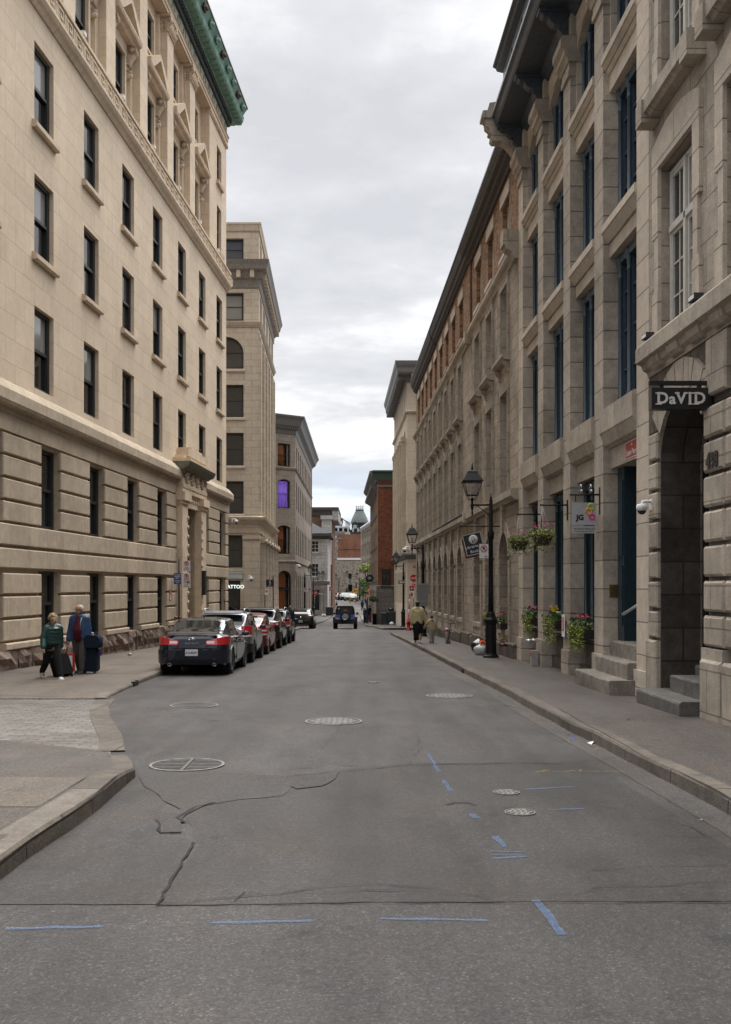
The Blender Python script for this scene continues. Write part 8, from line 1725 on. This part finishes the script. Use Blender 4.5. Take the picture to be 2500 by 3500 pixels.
# trees and shrubs
def tree(label, x, y, z, Ht, Rr, seed, nleaf, mats, cat='tree', name='street_tree'):
    rnd = random.Random(seed); t = thing(name, label, cat, T(x, y, z)); tk = MB(); tk.tube([(0,0,0),(.05,0,Ht*.25),(0,.05,Ht*.5),(.05,0,Ht*.8)], [.16,.12,.09,.03], 8); cl = []
    for k in range(16):
        a = rnd.uniform(0, 6.28); h0 = Ht*rnd.uniform(.3, .7); d = Rr*rnd.uniform(.35, .85); e = Vector((d*math.cos(a), d*math.sin(a), h0+Ht*rnd.uniform(.06,.3))); tk.tube([(0,0,h0), (e.x*.5, e.y*.5, h0+(e.z-h0)*.6), tuple(e)], [.06,.035,.015], 5); cl.append((e, Rr*rnd.uniform(.35,.6)))
    tk.build('trunk', [M['wood']], t, I4()); 
    for mi, mt in enumerate(mats):
        leaves(nleaf//len(mats), lambda r: (lambda c, q: (c[0].x+r.gauss(0,1)*q*.6, c[0].y+r.gauss(0,1)*q*.6, c[0].z+r.gauss(0,1)*q*.5))(*(lambda c: (c, c[1]))(cl[r.randrange(mi, 16, len(mats))])), .26, seed+mi).build('crown' if mi == 0 else 'crown_tint', [mt], t, I4())
tree('young tree with yellow-green leaves in front of the grey stone row', at(1256, 0, 146).x, 146, zr(146)+.13, 7.2, 1.25, 5, 3600, [leafmat('yellow_green_leaf', (.10, .16, .03), (.24, .26, .05)), leafmat('mid_green_leaf', (.04, .09, .02), (.09, .15, .04))])
def shrub(name, label, px, py, y, w, hh, n, seed, mt, cone=False):
    x = at(px, 0, y).x; s = thing(name, label, 'shrub', T(x, y, -1.0+.1)); MB().tube([(0,0,0),(0,0,hh*.8)], .05, 5).build('stem', [M['wood']], s, I4())
    leaves(n, (lambda r: (lambda t, a: (w*(1-t)*.5*math.cos(a)*r.random()**.5, w*(1-t)*.5*math.sin(a), hh*t))(r.random()**1.3, r.uniform(0,6.28))) if cone else (lambda r: (r.gauss(0,w*.3), r.gauss(0,w*.25), abs(r.gauss(0,hh*.4)))), .3, seed).build('foliage', [mt], s, I4())
dk = leafmat('dark_conifer_leaf', (.015, .035, .015), (.03, .06, .025))
shrub('cypress', 'narrow dark cypress before the rubble wall', 1217.5, 0, 215, 1.0, 3.4, 900, 3, dk, True); shrub('spruce', 'small spruce between the shrubs before the rubble wall', 1186, 0, 220, 1.4, 2.4, 700, 4, dk, True); shrub('bush', 'low dark bush behind the parked far row', 1174, 0, 218, 1.5, 1.3, 700, 6, dk); shrub('bush', 'low dark bush beside the small spruce', 1195, 0, 222, 1.3, 1.2, 600, 7, dk); shrub('bush', 'light green bush by the far lantern post', 1237, 0, 212, 1.0, 1.1, 500, 8, leafs[1])
s = thing('roof_plant', 'small plant sprouting on the terrace roof end', 'plant', T(at(1441, 0, 68).x, 68, 15.55)); leaves(160, lambda r: (r.gauss(0,.16), r.gauss(0,.16), .35+r.gauss(0,.2)), .12, 4).build('foliage', [leafs[0]], s, I4()); MB().tube([(0,0,0),(0,0,.4)], .02, 4).build('stem', [M['wood']], s, I4())
# litter
def litter(label, px, py, lift, mb_, mt, cat='litter'): p = onground(px, py, lift); o = mb_.build('litter', mt, None, T(p.x, p.y, p.z+.006) @ RZ(1.1)); tag(o, label, cat)
litter('crumpled white and yellow wrapper in the gutter', 2020, 2543, 0, MB().poly([(-.09,-.03,.0),(.02,-.035,.03),(.02,.03,.015),(-.09,.025,.02)]).poly([(.02,-.035,.03),(.09,-.03,.005),(.09,.03,.01),(.02,.03,.015)], 1), [M['white'], plain('yellow_wrapper', (.7, .5, .02), .5)])
litter('blue scrap lying just up the gutter from the wrapper', 1962, 2527, 0, MB().poly([(-.04,-.02,0),(.04,-.02,.01),(.035,.02,.012),(-.04,.02,0)]), [plain('blue_scrap', (.03, .06, .4), .5)])
litter('tan paper cup lying on the brown pavement', 440, 2243, .13, MB().lathe([(.035,0),(.045,.11)], 12, T(0,0,.045) @ RY(R(85))), [plain('tan_paper', (.45, .36, .26), .8)]); litter('dead leaf on the pavement by the dark stone steps', 2147, 2460, .14, MB().poly([(-.07,-.02,0),(0,-.03,.02),(.07,.0,.0),(0,.03,.025)]), [plain('dead_leaf', (.12, .07, .035), .8)])
litter('red scrap by the granite plinth behind the suitcase', 301, 2253, .13, MB().poly([(-.08,-.04,0),(.08,-.03,.02),(.07,.04,.02),(-.08,.04,0)]), [M['red']])
rnd = random.Random(12)
fl_ = MB()
for k in range(150):
    y = rnd.uniform(8, 40); x = kr(y)-abs(rnd.gauss(0, .12))-.03 if rnd.random() < .6 else 5.3-.0289*y-abs(rnd.gauss(0,.1)); z = zr(y)+(.006 if x < kr(y) else .15); a = rnd.uniform(0,3); s_ = rnd.uniform(.012,.03)
    fl_.poly([(x-s_*math.cos(a), y-s_*math.sin(a), z), (x+s_*math.sin(a)*.6, y-s_*.6*math.cos(a), z+.006), (x+s_*math.cos(a), y+s_*math.sin(a), z), (x-s_*.6*math.sin(a), y+s_*.6*math.cos(a), z+.004)])
o = fl_.build('litter_flecks', [plain('dry_leaf_flecks', (.30, .24, .17), .9)]); o['kind'] = 'stuff'; o['label'] = 'dry leaf scraps along the kerb and wall foot'
texts_to_meshes()
# ------------------------------------------------------------------ light, sky, camera
w = bpy.data.worlds.new('World'); sc.world = w; w.use_nodes = True; nt = w.node_tree
bg = nt.nodes['Background']
SUN_EL, SUN_AZ = 62, 12      # degrees; azimuth measured from +Y clockwise
sky = nt.nodes.new('ShaderNodeTexSky'); sky.sky_type = 'NISHITA'; sky.sun_disc = False; sky.sun_elevation = R(SUN_EL); sky.sun_rotation = R(SUN_AZ); sky.air_density = 1; sky.dust_density = 3
tc = nt.nodes.new('ShaderNodeTexCoord'); sep = nt.nodes.new('ShaderNodeSeparateXYZ'); nt.links.new(tc.outputs['Generated'], sep.inputs[0])
def mth(op, a, b=None, c=None):
    n = nt.nodes.new('ShaderNodeMath'); n.operation = op
    for k, v in enumerate((a, b, c)):
        if v is None: continue
        if hasattr(v, 'is_output'): nt.links.new(v, n.inputs[k])
        else: n.inputs[k].default_value = v
    return n.outputs[0]
zz = mth('MAXIMUM', sep.outputs[2], 0.0)
den = mth('ADD', zz, .12)
cb = nt.nodes.new('ShaderNodeCombineXYZ'); nt.links.new(mth('DIVIDE', sep.outputs[0], den), cb.inputs[0]); nt.links.new(mth('DIVIDE', sep.outputs[1], den), cb.inputs[1]); cb.inputs[2].default_value = 3.1
n1 = noise_(nt, cb.outputs[0], 1.25, 7, .58)
mp = nt.nodes.new('ShaderNodeMapping'); mp.inputs['Scale'].default_value = (.8, 1.0, 1); mp.inputs['Location'].default_value = (4.3, 1.7, 0); nt.links.new(cb.outputs[0], mp.inputs[0])
n2 = noise_(nt, mp.outputs[0], .62, 5, .6)
mixn = mth('ADD', mth('MULTIPLY', n1, .6), mth('MULTIPLY', n2, .4))
CL = 1.0
cloud = ramp(nt, mixn, [(.41, (.245, .246, .253, 1)), (.47, (.288, .288, .294, 1)), (.52, (.37, .368, .368, 1)), (.57, (.445, .44, .43, 1))])
# blue gaps low over the far end of the street
hz = mth('SUBTRACT', 1.0, mth('MULTIPLY', zz, 7.0)); hz = mth('MAXIMUM', hz, 0.0)
mp2 = nt.nodes.new('ShaderNodeMapping'); mp2.inputs['Scale'].default_value = (3.5, 3.5, 26); nt.links.new(tc.outputs['Generated'], mp2.inputs[0])
n3 = noise_(nt, mp2.outputs[0], 1.0, 4, .55)
gap = mth('MULTIPLY', ramp(nt, n3, [(.42, 0.0), (.58, 1.0)]), mth('MINIMUM', mth('MULTIPLY', hz, 2.2), .75))
skyc = mixc(nt, cloud, (.25, .30, .385, 1), gap, 'MIX')
# an overcast dome is brightest overhead
lift = mth('ADD', 1.0, mth('MULTIPLY', mth('POWER', mth('MAXIMUM', mth('SUBTRACT', zz, .54), 0), 1.0), 12.5))
lift = mth('MULTIPLY', lift, mth('MULTIPLY_ADD', sep.outputs[1], .28, .80))
cloudlit = nt.nodes.new('ShaderNodeVectorMath'); cloudlit.operation = 'SCALE'; nt.links.new(skyc, cloudlit.inputs[0]); nt.links.new(lift, cloudlit.inputs['Scale'])
sc10 = nt.nodes.new('ShaderNodeVectorMath'); sc10.operation = 'SCALE'; sc10.inputs['Scale'].default_value = 10.0; nt.links.new(cloudlit.outputs[0], sc10.inputs[0])
fin = mixc(nt, sky.outputs[0], sc10.outputs[0], .93, 'MIX')
nt.links.new(fin, bg.inputs[0]); bg.inputs[1].default_value = .1
sun = bpy.data.lights.new('sun', 'SUN'); sun.energy = 1.5; sun.angle = R(55); sun.color = (1, .965, .91)
so = bpy.data.objects.new('sun', sun); COL.objects.link(so); so.rotation_euler = (R(90-SUN_EL), 0, R(180-SUN_AZ+0)); so.location = (0, -20, 60)
cam = bpy.data.cameras.new('camera'); co = bpy.data.objects.new('camera', cam); COL.objects.link(co); co.location = (0, 0, CH); co.rotation_euler = (R(90), 0, 0)
cam.sensor_fit = 'VERTICAL'; cam.sensor_height = 36; cam.lens = 36; cam.shift_y = 255/3500; cam.clip_end = 3000; cam.clip_start = .1
sc.camera = co
sc.view_settings.view_transform = 'Standard'; sc.view_settings.look = 'None'; sc.view_settings.exposure = 1.36; sc.view_settings.gamma = 1; sc.view_settings.use_curve_mapping = False
sc.cycles.max_bounces = 6; sc.cycles.diffuse_bounces = 4; sc.cycles.glossy_bounces = 3; sc.cycles.transparent_max_bounces = 12; sc.cycles.use_denoising = True
